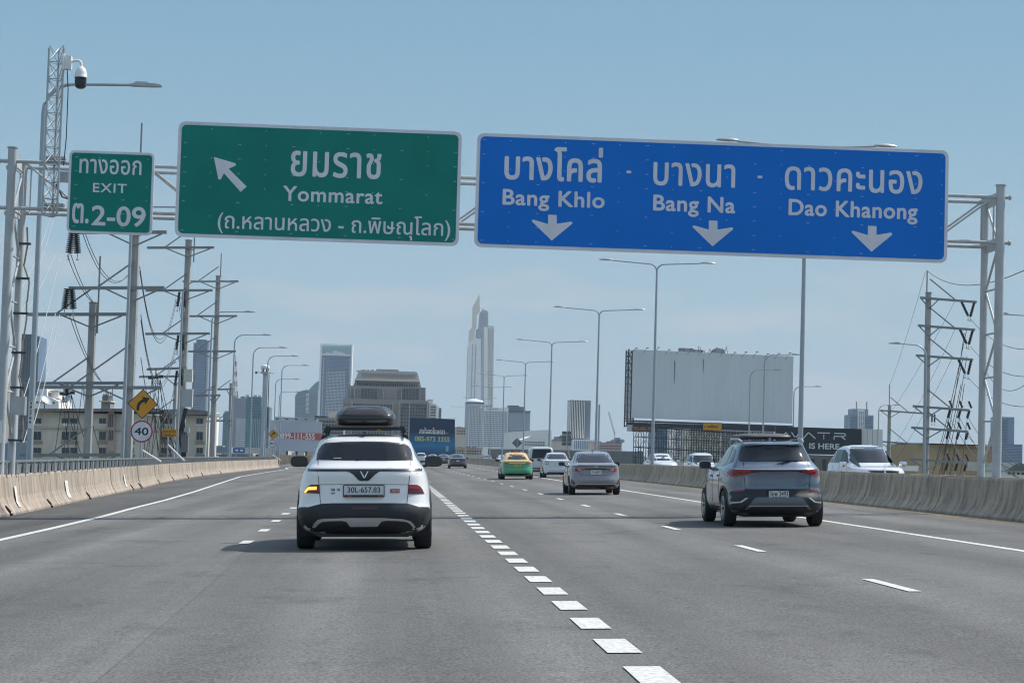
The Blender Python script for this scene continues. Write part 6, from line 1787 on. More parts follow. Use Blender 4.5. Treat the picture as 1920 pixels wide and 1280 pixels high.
# low buildings along the horizon
lows = [
 ('white_warehouse', 'long white shed with a curved roof line right of the hotel slab', 620, 953, 1034, 808, M_w_white, [('prism', [(953, 860), (953, 810), (985, 807.5), (1015, 806), (1034, 806), (1034, 860)])], 0),
 ('low_building', 'white low building with a pitched roof in front of the long white shed', 520, 980, 1024, 822, M_w_white, [('prism', [(980, 860), (980, 824), (996, 817), (1004, 819), (1024, 822), (1024, 860)])], 1),
 ('low_building', 'beige low building between the dark blue billboard and the hotel slab', 700, 853, 875, 801, M_w_beige, [], 1),
 ('low_building', 'flat white building at the foot of the hotel slab beside the dark plum saloon', 420, 848, 905, 838, M_w_cream, [], 1),
 ('low_building', 'pink low building with window rows left of the blank billboard', 640, 1120, 1166, 829, mat('facade_pink', (.55, .40, .36), .85, var=.08), [], 1),
 ('low_building', 'pale low building behind the rectangular sign back', 660, 1034, 1072, 824, M_w_beige, [], 0),
 ('low_building', 'blue grey low building at the foot of the ribbed tower', 800, 1048, 1068, 818, M_w_blue, [], 0)]
for nm, lb, Y, x0, x1, yt_, m_, shp, win in lows:
    b = Bld(nm, lb, Y, x0, x1)
    if shp: b.prism('wall', shp[0][1], m_, 25)
    else: b.block('wall', x0, x1, yt_, m_, d=25)
    b.block('coping', x0 - .3, x1 + .3, yt_ - .2, M_w_grey, yt_ + 1.0, d=26, dy=-.5) if not shp else None
    if win: b.grid('windows', x0 + 3, x1 - 2, yt_ + 4, yt_ + 14, max(4, int((x1 - x0) / 5)), 2, .55, .5, M_gl_dark, .15, False)
    roofbits(b, x0 + 4, x1 - 4, yt_, M_w_grey, 3, 3)
b = Bld('control_tower', 'distant grey blue tower with a wide helipad top above the pink building', 2000, 1146, 1172)
b.block('shaft', 1154, 1163, 820, M_w_blue, 845, d=12); b.prism('deck', [(1147, 827), (1151, 823), (1168, 823), (1172, 827), (1168, 830), (1151, 830)], M_w_blue, 20)
cr_ = thing('tower_crane', 'faint distant crane jib left of the blank billboard', 'crane', (PX(1150, 1800), 1800, -14))
mb = MB()
for (a, c_) in (((1140, 772), (1152, 815)), ((1142, 771.5), (1153.5, 814.5)), ((1152.5, 840), (1152.5, 806))):
    pa, pb = P(*a, 1800), P(*c_, 1800); mb.bar(pa, pb, .3)
for k in range(9):
    u = k / 9; pa = P(1140 + 12 * u, 772 + 43 * u, 1800); pb = P(1142 + 11.5 * (u + .1), 771.5 + 43 * (u + .1), 1800); mb.bar(pa, pb, .3)
mb.build('jib', mat('crane_grey', (.3, .32, .33), .6), cr_, world_co=True, kind='stuff')

tp = thing('slim_pole', 'slim plain pole right beside the ribbed tower, left of the blank billboard', 'pole', (PX(1121.5, 200), 200, -14))
MB().tube([(PX(1121.5, 200), 200, -14), (PX(1121.5, 200), 200, P(1122, 758, 200).z)], .09, 8).build('pole', M_lamp, tp, world_co=True)
# left skyline
b = Bld('dark_tower', 'dark glass residential tower behind the left gantry posts', 900, 41, 71)
b.block('wall', 41, 64, 626, M_gl_dark, d=24); b.block('side_wall', 64.3, 71.5, 630, M_gl_blue, d=20, dy=3); b.grid('balconies', 42, 63, 632, 860, 4, 58, .35, .4, M_w_blue, .6, False); b.grid('fins', 65, 71, 640, 860, 2, 40, .4, .5, M_w_grey, .4, False, dy=3)
b = Bld('pale_tower', 'pale ribbed tower sliver at the far left picture edge', 800, -12, 14)
b.block('wall', -12, 13, 690, M_w_grey, d=24); b.grid('floor_bands', -12, 12, 694, 860, 1, 40, 1, .35, M_w_white, .4, False)
b = Bld('blue_tower', 'rounded blue glass tower seen between the two tall power poles', 2200, 363, 395)
b.block('wall', 362.5, 368, 642, M_gl_blue, d=26, dy=4); b.block('wall', 368.2, 387, 636, M_gl_blue, d=34); b.block('wall', 387.2, 391.5, 638, M_w_blue, d=30, dy=2); b.grid('balconies', 389, 395, 640, 860, 1, 60, 1, .35, M_w_white, 1.0, False, dy=2); b.grid('floor_bands', 368.4, 387, 640, 860, 5, 70, .86, .3, M_w_blue, .5, False)
b = Bld('teal_office', 'broad teal office block right of the last tall power pole', 1250, 437, 505)
b.block('wall', 437.5, 462, 746, mat('facade_mauve', (.24, .25, .30), .6, var=.1, scale=.1), d=26); b.block('wall', 462.3, 491, 743.5, M_gl_teal, d=30); b.block('wing', 491.3, 505, 762, mat('facade_slate3', (.10, .15, .19), .4, var=.1), d=26, dy=3)
b.grid('floor_bands', 443, 461, 784, 860, 1, 20, 1, .4, M_w_white, .4, False); b.grid('floor_lines', 463, 490.5, 746, 782, 1, 12, 1, .18, M_w_blue, .4, False); b.grid('fins', 472, 488, 784, 856, 5, 1, .3, 1, mat('facade_pale_teal', (.30, .42, .42), .5), .8, False)
roofbits(b, 440, 488, 745, M_w_beige, 7, 6)
rm = thing('radio_mast', 'red and white lattice radio mast rising left of the teal office block', 'mast', (PX(442, 1400), 1400, -14))
for k in range(8):
    mb = MB(); y0, y1 = 742 - k * 9.3, 742 - (k + 1) * 9.3; w0, w1 = 3.4 * (1 - k / 9), 3.4 * (1 - (k + 1) / 9)
    for s0 in (-1, 1):
        mb.bar(P(442 + s0 * w0, y0, 1400), P(442 + s0 * w1, y1, 1400), .5); mb.bar(P(442 + s0 * w0, y0, 1400), P(442 - s0 * w1, y1, 1400), .3)
    mb.bar(P(442 - w0, y0, 1400), P(442 + w0, y0, 1400), .4)
    mb.build('mast_section', (mat('mast_red', (.40, .10, .10), .6), M_w_white)[k % 2], rm, world_co=True)
MB().bar(P(442, 742, 1400), (PX(442, 1400), 1400, -14), 3).build('mast_base', M_w_grey, rm, world_co=True)
b = Bld('small_tower', 'slim teal tower with a pagoda cap just right of a tall power pole', 1500, 418, 431)
b.block('wall', 418.5, 430, 775, M_gl_teal, d=16); b.prism('cap', [(419, 775), (422, 770), (427, 770), (430, 775)], M_w_grey, 12); b.grid('floor_bands', 419, 430, 778, 858, 1, 24, 1, .3, M_w_blue, .4, False)
b = Bld('apartment_tower', 'pale pink and white apartment tower between the two tall power poles', 800, 386, 405)
b.block('wall', 386, 393, 790, mat('facade_pink', (.55, .40, .36), .85), d=14); b.block('wall', 393.2, 404, 772, M_w_white, d=16, dy=1); b.grid('windows', 394, 403.5, 776, 856, 4, 24, .5, .55, M_gl_blue, .3, False, dy=1)
b = Bld('apartment_block', 'grey apartment block with dark windows between the white billboard and the roof box', 700, 596, 648)
b.block('wall', 597, 645, 783, M_w_grey, d=20); b.block('roof_room', 616, 640, 771, M_w_beige, 783.3, d=10, dy=3); b.block('roof_canopy', 590, 612, 779, M_gl_dark, 783.5, d=12, dy=1)
b.grid('windows', 599, 644, 786, 850, 8, 9, .68, .5, M_gl_dark, .25, False)
b = Bld('small_house', 'small tan block with a flat roof beside the last tall power pole', 260, 384, 403)
b.block('wall', 386, 401, 851, M_w_beige, d=8); b.block('roof', 384, 404, 849, M_w_grey, 851.2, d=10, dy=-1)
b = Bld('long_low_building', 'grey low buildings along the horizon behind the left street lamps', 480, 403, 520)
b.block('wall', 403, 474, 848, M_w_grey, d=20); b.block('wall', 474.4, 519, 853, M_w_white, d=14, dy=2); b.grid('windows', 405, 472, 851, 858, 16, 1, .5, .6, M_gl_dark, .2, False)
bs_ = thing('distant_direction_sign', 'small distant blue direction sign low behind the left street lamps', 'road sign', (PX(448, 330), 330, 0))
a_, c_ = P(437, 839, 330), P(459, 849, 330)
MB().box(a_.x, c_.x, 330, 330.1, c_.z, a_.z).build('panel', mat('far_sign_blue', (.03, .14, .40), .5), bs_, world_co=True)
for u in (.2, .6): MB().box(a_.x + (c_.x - a_.x) * u, a_.x + (c_.x - a_.x) * (u + .25), 329.95, 330, c_.z + .25, a_.z - .25).build('arrow', M_w_white, bs_, world_co=True)
MB().box(a_.x + .4, a_.x + .55, 330.1, 330.25, -14, c_.z).build('post', M_galv, bs_, world_co=True)

# pale apartment block on the left: windows one by one
b = Bld('apartment_block', 'long pale apartment block with a tiled roof behind the left barrier', 235, 58, 386)
b.block('wall', 58, 300, 771, M_w_cream, d=14); b.block('wing_wall', 300.5, 386, 776, M_w_cream, d=14, dy=1.5)
b.prism('roof', [(55, 771.5), (55, 766), (302, 766), (302, 771.5)], mat('roof_tile_grey', (.20, .185, .17), .9, var=.3, scale=2), 16, -1)
b.prism('wing_roof', [(299, 777), (302, 768), (352, 766), (388, 770), (390, 777)], mat('roof_tile_grey', (.20, .185, .17), .9), 16, .6)
M_band = mat('band_brown', (.36, .26, .20), .85, var=.1)
for yq in (802,): b.block('floor_band', 58, 300, yq, mat('band_cream', (.45, .42, .36), .8), yq + .9, d=.2, dy=-.2)
Yb = 235
wincols = [(63, 78), (116, 130), (132, 146), (186, 199), (236, 243), (244, 251), (299.5, 312), (315, 328), (366, 379)]
for (x0, x1) in wincols:
    for (y0, y1) in ((783, 794), (808, 825), (838, 850)):
        dy_ = 1.5 if x0 > 299 else 0
        f = b.block('window', x0, x1, y0, mat('window_frame_pale', (.50, .50, .47), .6), y1, d=.12, dy=dy_ - .10)
        xa, xb, zb, za, ya, _ = b.last
        MB().box(xa + .03, (xa + xb) / 2 - .015, ya - .03, ya + .01, zb + .05, za - .05).box((xa + xb) / 2 + .015, xb - .03, ya - .03, ya + .01, zb + .05, za - .05).build('pane', M_gl_dark, f, world_co=True)
for (x0, x1) in ((61, 80), (114, 148), (184, 201), (234, 253), (297, 330), (364, 381)):
    for y0, y1 in ((795, 797), (826, 832), (851, 857)):
        b.block('spandrel', x0, x1, y0, M_band if y1 - y0 > 4 else M_w_white, y1, d=.1, dy=(1.5 if x0 > 290 else 0) - .08)
arch = [(203, 846), (203, 778), (204.5, 772), (207, 769), (210, 768.5), (213, 770), (215, 773), (216, 778), (216, 846)]
b.prism('arched_bay', arch, mat('arch_pink', (.48, .33, .26), .8), .5, -.5)
for y0, y1 in ((776, 800), (806, 825)):
    for x in (206, 209.3, 212.6): b.block('slot_window', x - .9, x + .9, y0, M_gl_dark, y1, d=.1, dy=-.56)
for (x, y) in ((124, 796), (240, 797), (345, 800)):
    f = b.block('air_conditioner', x - 3.5, x + 3.5, y - 3, M_w_white, y + 3, d=.5, dy=-.6)
# AC facing grilles
for k, (x, yt_) in enumerate(((84, 753), (126, 751))):
    q = P(x, yt_, 236); ds = thing('satellite_dish', ('tilted satellite dish nearest the gantry post on the apartment roof', 'satellite dish right of the other one on the apartment roof')[k], 'satellite dish', (q.x, 236, q.z - .8))
    prof = [(.03, 0), (.35, .03), (.62, .12), (.80, .24), (.79, .27), (.6, .15), (.3, .06), (.02, .04)]
    mb = MB().lathe(prof, 20); Rm = Matrix.Translation((q.x, 236, q.z)) @ Matrix.Rotation(R(38 if k == 0 else -30), 4, 'Y') @ Matrix.Rotation(R(20), 4, 'X')
    mb.v = [tuple(Rm @ Vector(v)) for v in mb.v]; mb.build('dish', M_galv, ds, world_co=True, smooth=True)
    MB().tube([(q.x, 236, q.z - .82), (q.x, 236, q.z)], .05, 6).tube([Rm @ Vector((0, 0, .05)), Rm @ Vector((0, 0, .5))], .03, 6).build('mount', M_dark, ds, world_co=True)
b = Bld('white_building', 'white stepped rooftop building behind the satellite dishes', 300, 62, 108)
b.prism('wall', [(64, 800), (64, 742), (75, 742), (75, 729), (88, 729), (88, 742), (98, 746), (110, 752), (110, 800)], M_w_white, 12); b.block('roof_room', 92, 106, 733, M_w_white, 746, d=5, dy=2); b.block('awning', 90, 107, 731.5, M_w_grey, 733.3, d=6, dy=1)
b.grid('windows', 67, 104, 751, 757, 6, 1, .5, .6, M_gl_dark, .1, False)
b = Bld('water_tower', 'rooftop stair tower with a cluster of antennas above the apartment roof', 280, 186, 212)
b.block('wall', 190, 207, 753, M_w_grey, d=4); b.block('slab', 187, 210, 751, M_w_beige, 753.3, d=6, dy=-1)
q = b.xz(199, 751)
mb = MB()
for k in range(9):
    x = b.xz(191 + 2 * k, 740)[0]; mb.tube([(x, 282, q[1]), (x, 282, q[1] + random.uniform(.6, 2.2))], .05, 5)
for z in (.6, 1.2, 1.7): mb.tube([(b.xz(192, 740)[0], 282, q[1] + z), (b.xz(207, 740)[0], 282, q[1] + z)], .04, 5)
mb.build('antennas', M_dark, b.t, world_co=True, kind='stuff')
MB().lathe([(.5, 0), (.55, .5), (.45, .9), (.1, 1.0)], 14, (b.xz(193, 750)[0], 283, q[1])).build('water_tank', M_w_grey, b.t, world_co=True, smooth=True)

# ------------------------------------------------------------------ billboards
def face(t, pts, Y, d, m, name='panel'):
    q = [P(px, py, Y) for px, py in pts]
    return MB().prism([(p.x, p.z) for p in q], Y, Y + d).build(name, m, t, world_co=True)


bb = thing('billboard', 'white billboard with a red band carrying a phone number, left of the white SUV', 'billboard', (PX(560, 330), 330, -14))
M_bw = mat('billboard_white', (.50, .52, .57), .6, var=.04, scale=.2)
face(bb, [(516, 845), (516, 787), (603, 790.5), (603, 846)], 330, .5, M_bw); face(bb, [(506, 844), (506, 787.5), (515.8, 787.5), (515.8, 844)], 331.5, .5, mat('billboard_side', (.6, .6, .6), .6))
face(bb, [(515, 786.5), (515, 781), (593, 783.5), (593, 789.5)], 331, 1.0, mat('billboard_header', (.36, .38, .40), .7), 'header')
face(bb, [(521, 820.5), (521, 810), (603, 812), (603, 825)], 329.94, .05, mat('band_red', (.50, .10, .10), .5), 'red_band')
a_, c_ = P(520.5, 822, 329.9), P(590.5, 812.3, 329.9)
text_obj('0899-111-555', a_.x, c_.x, a_.z, c_.z, 329.93, M_w_white, bb, bold=.04, depth=.02, world_co=True)
mb = MB()
for k in range(5):
    x = PX(520 + 18 * k, 331); mb.bar((x, 331.2, 1.9), (x, 331.2, -14), .3)
mb.build('support_frame', M_dark, bb, world_co=True, kind='stuff')
for k in range(5):
    q = P(520 + 18 * k, 786, 329); MB().box(q.x - .2, q.x + .2, 328.6, 329, q.z - .05, q.z + .12).bar((q.x, 329, q.z), (q.x, 330, q.z + .1), .04).build('floodlight', M_dark, bb, world_co=True)

bb = thing('billboard', 'dark blue billboard with Thai lettering and a yellow phone number', 'billboard', (PX(810, 360), 360, -14))
mbl = bpy.data.materials.new('billboard_blue_print'); mbl.use_nodes = True
n, l = mbl.node_tree.nodes, mbl.node_tree.links
tcn = n.new('ShaderNodeTexCoord'); sp = n.new('ShaderNodeSeparateXYZ'); l.new(tcn.outputs['Object'], sp.inputs[0])
nzz = n.new('ShaderNodeTexNoise'); nzz.inputs['Scale'].default_value = .35; nzz.inputs['Detail'].default_value = 4; l.new(tcn.outputs['Object'], nzz.inputs['Vector'])
ad = n.new('ShaderNodeMath'); ad.operation = 'MULTIPLY_ADD'; ad.inputs[1].default_value = -1.6; l.new(nzz.outputs['Fac'], ad.inputs[0]); l.new(sp.outputs['Z'], ad.inputs[2])
rp_ = n.new('ShaderNodeValToRGB'); mr_ = n.new('ShaderNodeMapRange')
zt0 = P(810, 850, 360).z; zt1 = P(810, 783, 360).z
mr_.inputs['From Min'].default_value, mr_.inputs['From Max'].default_value = zt0 - 1.2, zt1 - .8
l.new(ad.outputs[0], mr_.inputs[0]); l.new(mr_.outputs[0], rp_.inputs[0]); l.new(rp_.outputs[0], n['Principled BSDF'].inputs['Base Color'])
e_ = rp_.color_ramp.elements; e_[0].color = (.015, .06, .14, 1); e_[1].color = (.010, .035, .085, 1); e_[1].position = .62
x_ = e_.new(.28); x_.color = (.02, .20, .38, 1)
face(bb, [(768, 852), (768, 782.5), (853, 785.5), (853, 852)], 360, .5, mbl)
face(bb, [(796, 811.4), (796, 810.8), (841, 812), (841, 812.6)], 359.95, .05, M_w_white, 'rule')
a_, c_ = P(786, 811.5, 359.9), P(834, 806, 359.9)
text_obj('สนใจลงโฆษณา', a_.x, c_.x, a_.z - .1, c_.z + .35, 359.95, M_w_white, bb, bold=.02, depth=.02, world_co=True)
a_, c_ = P(777.5, 826.5, 359.9), P(843.5, 819, 359.9)
text_obj('085-973 3355', a_.x, c_.x, a_.z, c_.z, 359.95, mat('print_yellow', (.55, .55, .28), .6), bb, bold=.05, depth=.02, world_co=True)
face(bb, [(836, 846), (836, 836), (841, 836), (841, 846)], 359.95, .05, mat('print_pale', (.3, .4, .42), .6), 'poster_patch')
mb = MB()
for k in range(5):
    x = PX(772 + 19 * k, 361); mb.bar((x, 361.2, 1.5), (x, 361.2, -14), .3)
mb.build('support_frame', M_dark, bb, world_co=True, kind='stuff')

# blank billboard
YB_ = 250
bb = thing('billboard', 'huge blank grey billboard on a dense steel truss beyond the oncoming lanes', 'billboard', (PX(1336, YB_), YB_, -14))
M_blank = mat('blank_board_grey', (.68, .70, .70), .75, var=.04, scale=.15, dirt=((.45, .46, .46), .15, .25, (3, 1, .35)))
q0, q1 = P(1187, 655, YB_), P(1488, 668, YB_); zb0, zb1 = P(1185, 783, YB_).z, P(1486, 793.5, YB_).z
npan = 25
for k in range(npan):
    xa = q0.x + (q1.x - q0.x) * k / npan; xb = q0.x + (q1.x - q0.x) * (k + 1) / npan - .006
    za = q0.z + (q1.z - q0.z) * k / npan; zb = zb0 + (zb1 - zb0) * k / npan; j = random.uniform(0, .012)
    MB().box(xa, xb, YB_ + j, YB_ + .2, zb, za).build('panel', M_blank, bb, world_co=True)
for (xs_, y0, y1) in ((1264, 674, 720), (1318, 671, 700)):
    a_, c_ = P(xs_, y0, YB_), P(xs_ + 1.6, y1, YB_)
    MB().prism([(a_.x, a_.z), (c_.x, a_.z - .3), (c_.x - .05, c_.z), (a_.x + .03, c_.z + .4)], YB_ - .01, YB_ + .02).build('rust_streak', mat('streak_grey', (.24, .25, .25), .8, var=.3, scale=3), bb, world_co=True)
mb = MB(); xa0, xa1 = PX(1174.5, YB_), PX(1186, YB_)
zt_, zb_ = q0.z + .05, zb0 - .1
for x in (xa0, xa1):
    for y in (YB_ + .3, YB_ + 3): mb.bar((x, y, zb_ - 1), (x, y, zt_), .16)
nn_ = 10
for k in range(nn_):
    z0, z1 = zb_ + (zt_ - zb_) * k / nn_, zb_ + (zt_ - zb_) * (k + 1) / nn_
    for y in (YB_ + .3, YB_ + 3):
        mb.bar((xa0, y, z0), (xa1, y, z1), .09); mb.bar((xa1, y, z0), (xa0, y, z1), .06); mb.bar((xa0, y, z0), (xa1, y, z0), .10)
    mb.bar((xa0, YB_ + .3, z0), (xa0, YB_ + 3, z1), .08); mb.bar((xa0, YB_ + .3, z0), (xa0, YB_ + 3, z0), .08)
mb.build('side_truss', M_dark, bb, world_co=True, kind='stuff')
# catwalk girder below and dense legs
mb = MB()
for yy in (YB_ - .6, YB_ + 3):
    for dz in (-.35, -.95): mb.bar((PX(1174, YB_), yy, zb0 + dz), (q1.x + .1, yy, zb1 + dz), .14)
k = 0
while k < 60:
    u, v_ = k / 60, (k + 1) / 60
    x0_, x1_ = PX(1174, YB_) + (q1.x - PX(1174, YB_)) * u, PX(1174, YB_) + (q1.x - PX(1174, YB_)) * v_
    z0_ = zb0 + (zb1 - zb0) * u
    mb.bar((x0_, YB_ - .6, z0_ - .35), (x1_, YB_ - .6, z0_ - .95), .08); k += 1
mb.build('catwalk_girder', M_dark, bb, world_co=True, kind='stuff')
qa, qb = P(1186, 793, YB_), P(1487, 801, YB_)
MB().prism([(PX(1174, YB_), zb0 - .55), (q1.x + .1, zb1 - .45), (q1.x + .1, zb1 - 1.0), (PX(1174, YB_), zb0 - 1.1)], YB_ - .2, YB_ - .1).build('girder_plate', mat('girder_dark', (.07, .085, .10), .6), bb, world_co=True)
mb = MB()
xl, xr = PX(1192, YB_), PX(1458, YB_)
nl = 28; zt_ = zb0 - 1.0
levels = [zt_ - k * 1.25 for k in range(10)]
for i in range(nl + 1):
    x = xl + (xr - xl) * i / nl
    for y in (YB_ + .2, YB_ + 2.6):
        mb.bar((x, y, -14), (x, y, zt_ - (x - xl) * .028), .08)
for j, z in enumerate(levels):
    for y in (YB_ + .2, YB_ + 2.6): mb.bar((xl, y, z), (xr, y, z - .6), .10 if j % 2 == 0 else .05)
for i in range(nl):
    x0_, x1_ = xl + (xr - xl) * i / nl, xl + (xr - xl) * (i + 1) / nl
    for j in range(9):
        for y in (YB_ + .2, YB_ + 2.6):
            z0_, z1_ = levels[j] - .3, levels[j + 1] - .3
            if (i + j) % 2: mb.bar((x0_, y, z0_), (x1_, y, z1_), .042)
            else: mb.bar((x1_, y, z0_), (x0_, y, z1_), .042)
mb.build('truss_legs', M_dark, bb, world_co=True, kind='stuff')
# lights on outriggers along the top
for k in range(15):
    px = 1192 + 20.5 * k; q = P(px, 653.5 + .043 * (px - 1187), YB_ - .5)
    MB().bar((q.x - .35, YB_ - .1, q.z - .45), (q.x, YB_ - 1.1, q.z + .02 + .1 * (k % 3)), .03).box(q.x - .12, q.x + .16, YB_ - 1.3, YB_ - 1.0, q.z + .0 + .1 * (k % 3), q.z + .08 + .1 * (k % 3)).build('floodlight', M_dark, bb, world_co=True)
# rear boards showing above the top edge
for (x0_, x1_, y0, y1) in ((1273, 1300, 652, 662), (1300, 1318, 655, 662)): face(bb, [(x0_, y1), (x0_, y0), (x1_, y0 + 1), (x1_, y1)], YB_ + 3, .2, mat('board_back', (.33, .33, .36), .8), 'rear_board')
pts_ = [(1330, 664)] + [(1346 + 14 * math.cos(R(180 - 18 * k)), 664 - 12 * math.sin(R(180 - 18 * k))) for k in range(11)]
face(bb, pts_, YB_ + 3, .2, mat('board_back', (.33, .33, .36), .8), 'rear_board')
mb = MB()
for k in range(16):
    a_ = P(1274 + 6 * k, 662, YB_ + 2.5); mb.bar(a_, (a_.x + random.uniform(-.4, .4), a_.y, a_.z + random.uniform(.3, .9)), .05)
mb.build('frame_bits', M_dark, bb, world_co=True, kind='stuff')
ys = thing('yellow_board', 'small yellow board with dark lettering hung under the blank billboard', 'sign', (PX(1335, YB_ - 1), YB_ - 1, 0))
a_, c_ = P(1317.5, 806.5, YB_ - 1), P(1354, 792.5, YB_ - 1)
MB().box(a_.x, c_.x, YB_ - 1, YB_ - .9, a_.z, c_.z).build('border_panel', M_blk, ys, world_co=True); MB().box(a_.x + .05, c_.x - .05, YB_ - 1.02, YB_ - .95, a_.z + .05, c_.z - .05).build('face_panel', M_ysign, ys, world_co=True)
text_obj('=', a_.x + .15, a_.x + .4, a_.z + .36, a_.z + .52, YB_ - 1.02, M_blk, ys, world_co=True); text_obj('yellow', a_.x + .55, c_.x - .5, a_.z + .22, c_.z - .25, YB_ - 1.02, M_blk, ys, bold=.03, world_co=True)
ps = thing('phone_board', 'narrow dark board with an orange phone number under the left end of the blank billboard', 'sign', (PX(1208, YB_ - 1), YB_ - 1, 0))
a_, c_ = P(1184.5, 808.5, YB_ - 1), P(1233, 799.5, YB_ - 1)
MB().box(a_.x, c_.x, YB_ - 1, YB_ - .9, a_.z, c_.z).build('panel', mat('board_dark', (.05, .06, .07), .6), ps, world_co=True)
text_obj('092-005-7771', a_.x + .06, c_.x - .3, a_.z + .14, c_.z - .1, YB_ - 1.005, mat('print_orange', (.45, .22, .10), .6), ps, bold=.04, world_co=True)
MB().box(PX(1172.5, YB_), PX(1184, YB_), YB_ - 1, YB_ - .9, a_.z, c_.z + .1).build('pale_panel', mat('pale_grey_panel', (.45, .5, .5), .6), ps, world_co=True)

# buildings seen through the truss
for nm, lb, Y, x0_, x1_, yt_, m_, mw, nx in (('apartment_tower', 'blue grey tower seen through the left part of the billboard truss', 700, 1228, 1262, 797, M_w_blue, M_gl_blue, 9),
                                 ('apartment_tower', 'white tower seen through the middle of the billboard truss', 680, 1264, 1290, 800, M_w_white, M_w_blue, 6),
                                 ('apartment_tower', 'beige balcony tower seen through the billboard truss below the small yellow board', 560, 1293, 1352, 799, M_w_beige, M_gl_dark, 12),
                                 ('apartment_tower', 'pale tower seen through the right part of the billboard truss', 640, 1353, 1452, 803, mat('facade_rose_grey', (.42, .40, .39), .8), M_gl_dark, 18)):
    b = Bld(nm, lb, Y, x0_, x1_); b.block('wall', x0_, x1_, yt_, m_, d=16); b.grid('windows', x0_ + 1, x1_ - 1, yt_ + 3, 872, nx, 14, .6, .45, mw, .3, False)
b = Bld('low_wall', 'low tan wall with shrubs behind the oncoming lanes under the billboard', 225, 1265, 1330); b.block('wall', 1264, 1332, 866, M_w_beige, d=2)

# dark advertising board with big letters
YA = 165
bb = thing('billboard', 'dark advertising board with IS HERE in white letters right of the blank billboard', 'billboard', (PX(1540, YA), YA, -14))
M_ad = mat('ad_board_dark', (.026, .035, .042), .5, var=.05)
face(bb, [(1455, 850), (1455, 799), (1615.5, 804), (1615.5, 853)], YA, .4, M_ad)
face(bb, [(1615.8, 853), (1615.8, 803.5), (1655, 805), (1655, 854)], YA + .3, 3, mat('panel_white_side', (.66, .65, .62), .6), 'side_panel')
for x in (1626, 1636, 1645.5): face(bb, [(x, 853), (x, 804.4), (x + .5, 804.4), (x + .5, 853)], YA + .28, .05, M_w_grey, 'panel_joint')
M_adw = mat('ad_letter_white', (.60, .62, .63), .5)


def stroke(pts, w=2.0, closed=False):
    for i in range(len(pts) - 1):
        a, c_ = P(*pts[i], YA - .03), P(*pts[i + 1], YA - .03)
        a.y = c_.y = YA - .03
        MB().bar(a, c_, .06, w * YA / FPX).build('letter_stroke', M_adw, bb, world_co=True)


stroke([(1466, 821), (1473.5, 810), (1481, 821)]); stroke([(1484, 809.8), (1491.5, 821), (1499, 810.5)]); stroke([(1505.5, 822), (1516, 810.5), (1529, 822)])
stroke([(1533, 811), (1556, 811.5)]); stroke([(1544.5, 814), (1544.5, 823)]); stroke([(1564, 812), (1583, 812.5), (1585.5, 814.5), (1584.5, 817), (1581, 818), (1564, 817.5), (1563.5, 824)]); stroke([(1578, 818.5), (1585, 824)])
a_, c_ = P(1517, 841, YA), P(1574, 831.5, YA)
text_obj('IS HERE', a_.x, c_.x, a_.z, c_.z, YA - .002, M_adw, bb, bold=.045, depth=.03, world_co=True)
a_, c_ = P(1605, 807, YA), P(1611, 805, YA); text_obj('****', a_.x, c_.x, a_.z, a_.z + .08, YA - .002, M_adw, bb, world_co=True) if False else None
mb = MB()
for k in range(8):
    x = PX(1460 + 22 * k, YA); mb.bar((x, YA + .5, 2), (x, YA + .5, -14), .3)
mb.build('support_frame', M_dark, bb, world_co=True, kind='stuff')
b = Bld('brown_wall_building', 'brown grey wall building directly under the dark advertising board', 175, 1500, 1612); b.block('wall', 1480, 1612, 851, mat('wall_brown_grey', (.17, .16, .14), .9, var=.25, scale=.3), d=8)
b.block('white_base', 1540, 1700, 868, M_w_white, 880, d=1, dy=-4)

# right skyline
b = Bld('office_tower', 'blue office tower with stepped top above the white panel wall', 1900, 1594, 1639)
b.block('wall', 1594.5, 1638, 777, M_w_blue, d=26); b.block('upper_wall', 1600, 1629, 766, M_w_blue, 777.5, d=20, dy=2); b.block('centre_bay', 1608, 1620, 768, M_w_white, d=3, dy=-3)
b.grid('floor_bands', 1595, 1637.5, 779, 830, 1, 18, 1, .4, M_gl_blue, .8, False); b.grid('windows', 1608.5, 1619.5, 771, 830, 3, 26, .5, .5, M_gl_blue, .6, False, dy=-3)
for x in (1606, 1625): MB().bar(P(x, 767, 1905), P(x, 753, 1905), 1.0).build('rooftop_mast', M_w_grey, b.t, world_co=True)
b = Bld('office_tower', 'stepped blue towers at the right picture edge behind the gantry post', 1500, 1874, 1912)
b.block('wall', 1875, 1902, 781, M_w_blue, d=24); b.block('lower_wall', 1873, 1911, 832, M_gl_blue, d=30, dy=-8); b.grid('floor_bands', 1876, 1890, 785, 830, 4, 16, .5, .5, M_gl_blue, .8, False); b.grid('floor_bands', 1874, 1910, 835, 870, 1, 12, 1, .4, M_w_blue, .8, False, dy=-8)
b = Bld('tan_building', 'broad tan building with a recessed upper wall behind the right power pole', 230, 1718, 1862)
M_tan = mat('facade_tan', (.46, .33, .18), .85, var=.08, scale=.2)
b.block('wall', 1718, 1862, 832, M_tan, d=14); b.block('coping', 1717, 1864, 830, mat('coping_brown', (.25, .20, .14), .8), 832.5, d=16, dy=-.8); b.block('recess', 1770, 1860, 840, mat('facade_tan_dark', (.36, .26, .15), .85), d=1, dy=-.3)
b = Bld('low_building', 'concrete low building with small windows left of the right power pole', 260, 1655, 1718)
b.block('wall', 1674, 1700, 845, mat('raw_concrete', (.33, .31, .29), .9, var=.15), d=8); b.block('wall', 1655, 1672, 826, M_w_beige, d=8, dy=6); b.block('wall', 1700.3, 1716, 857, M_w_grey, d=8); b.grid('windows', 1676, 1698, 850, 860, 4, 2, .5, .4, M_gl_dark, .1, False)
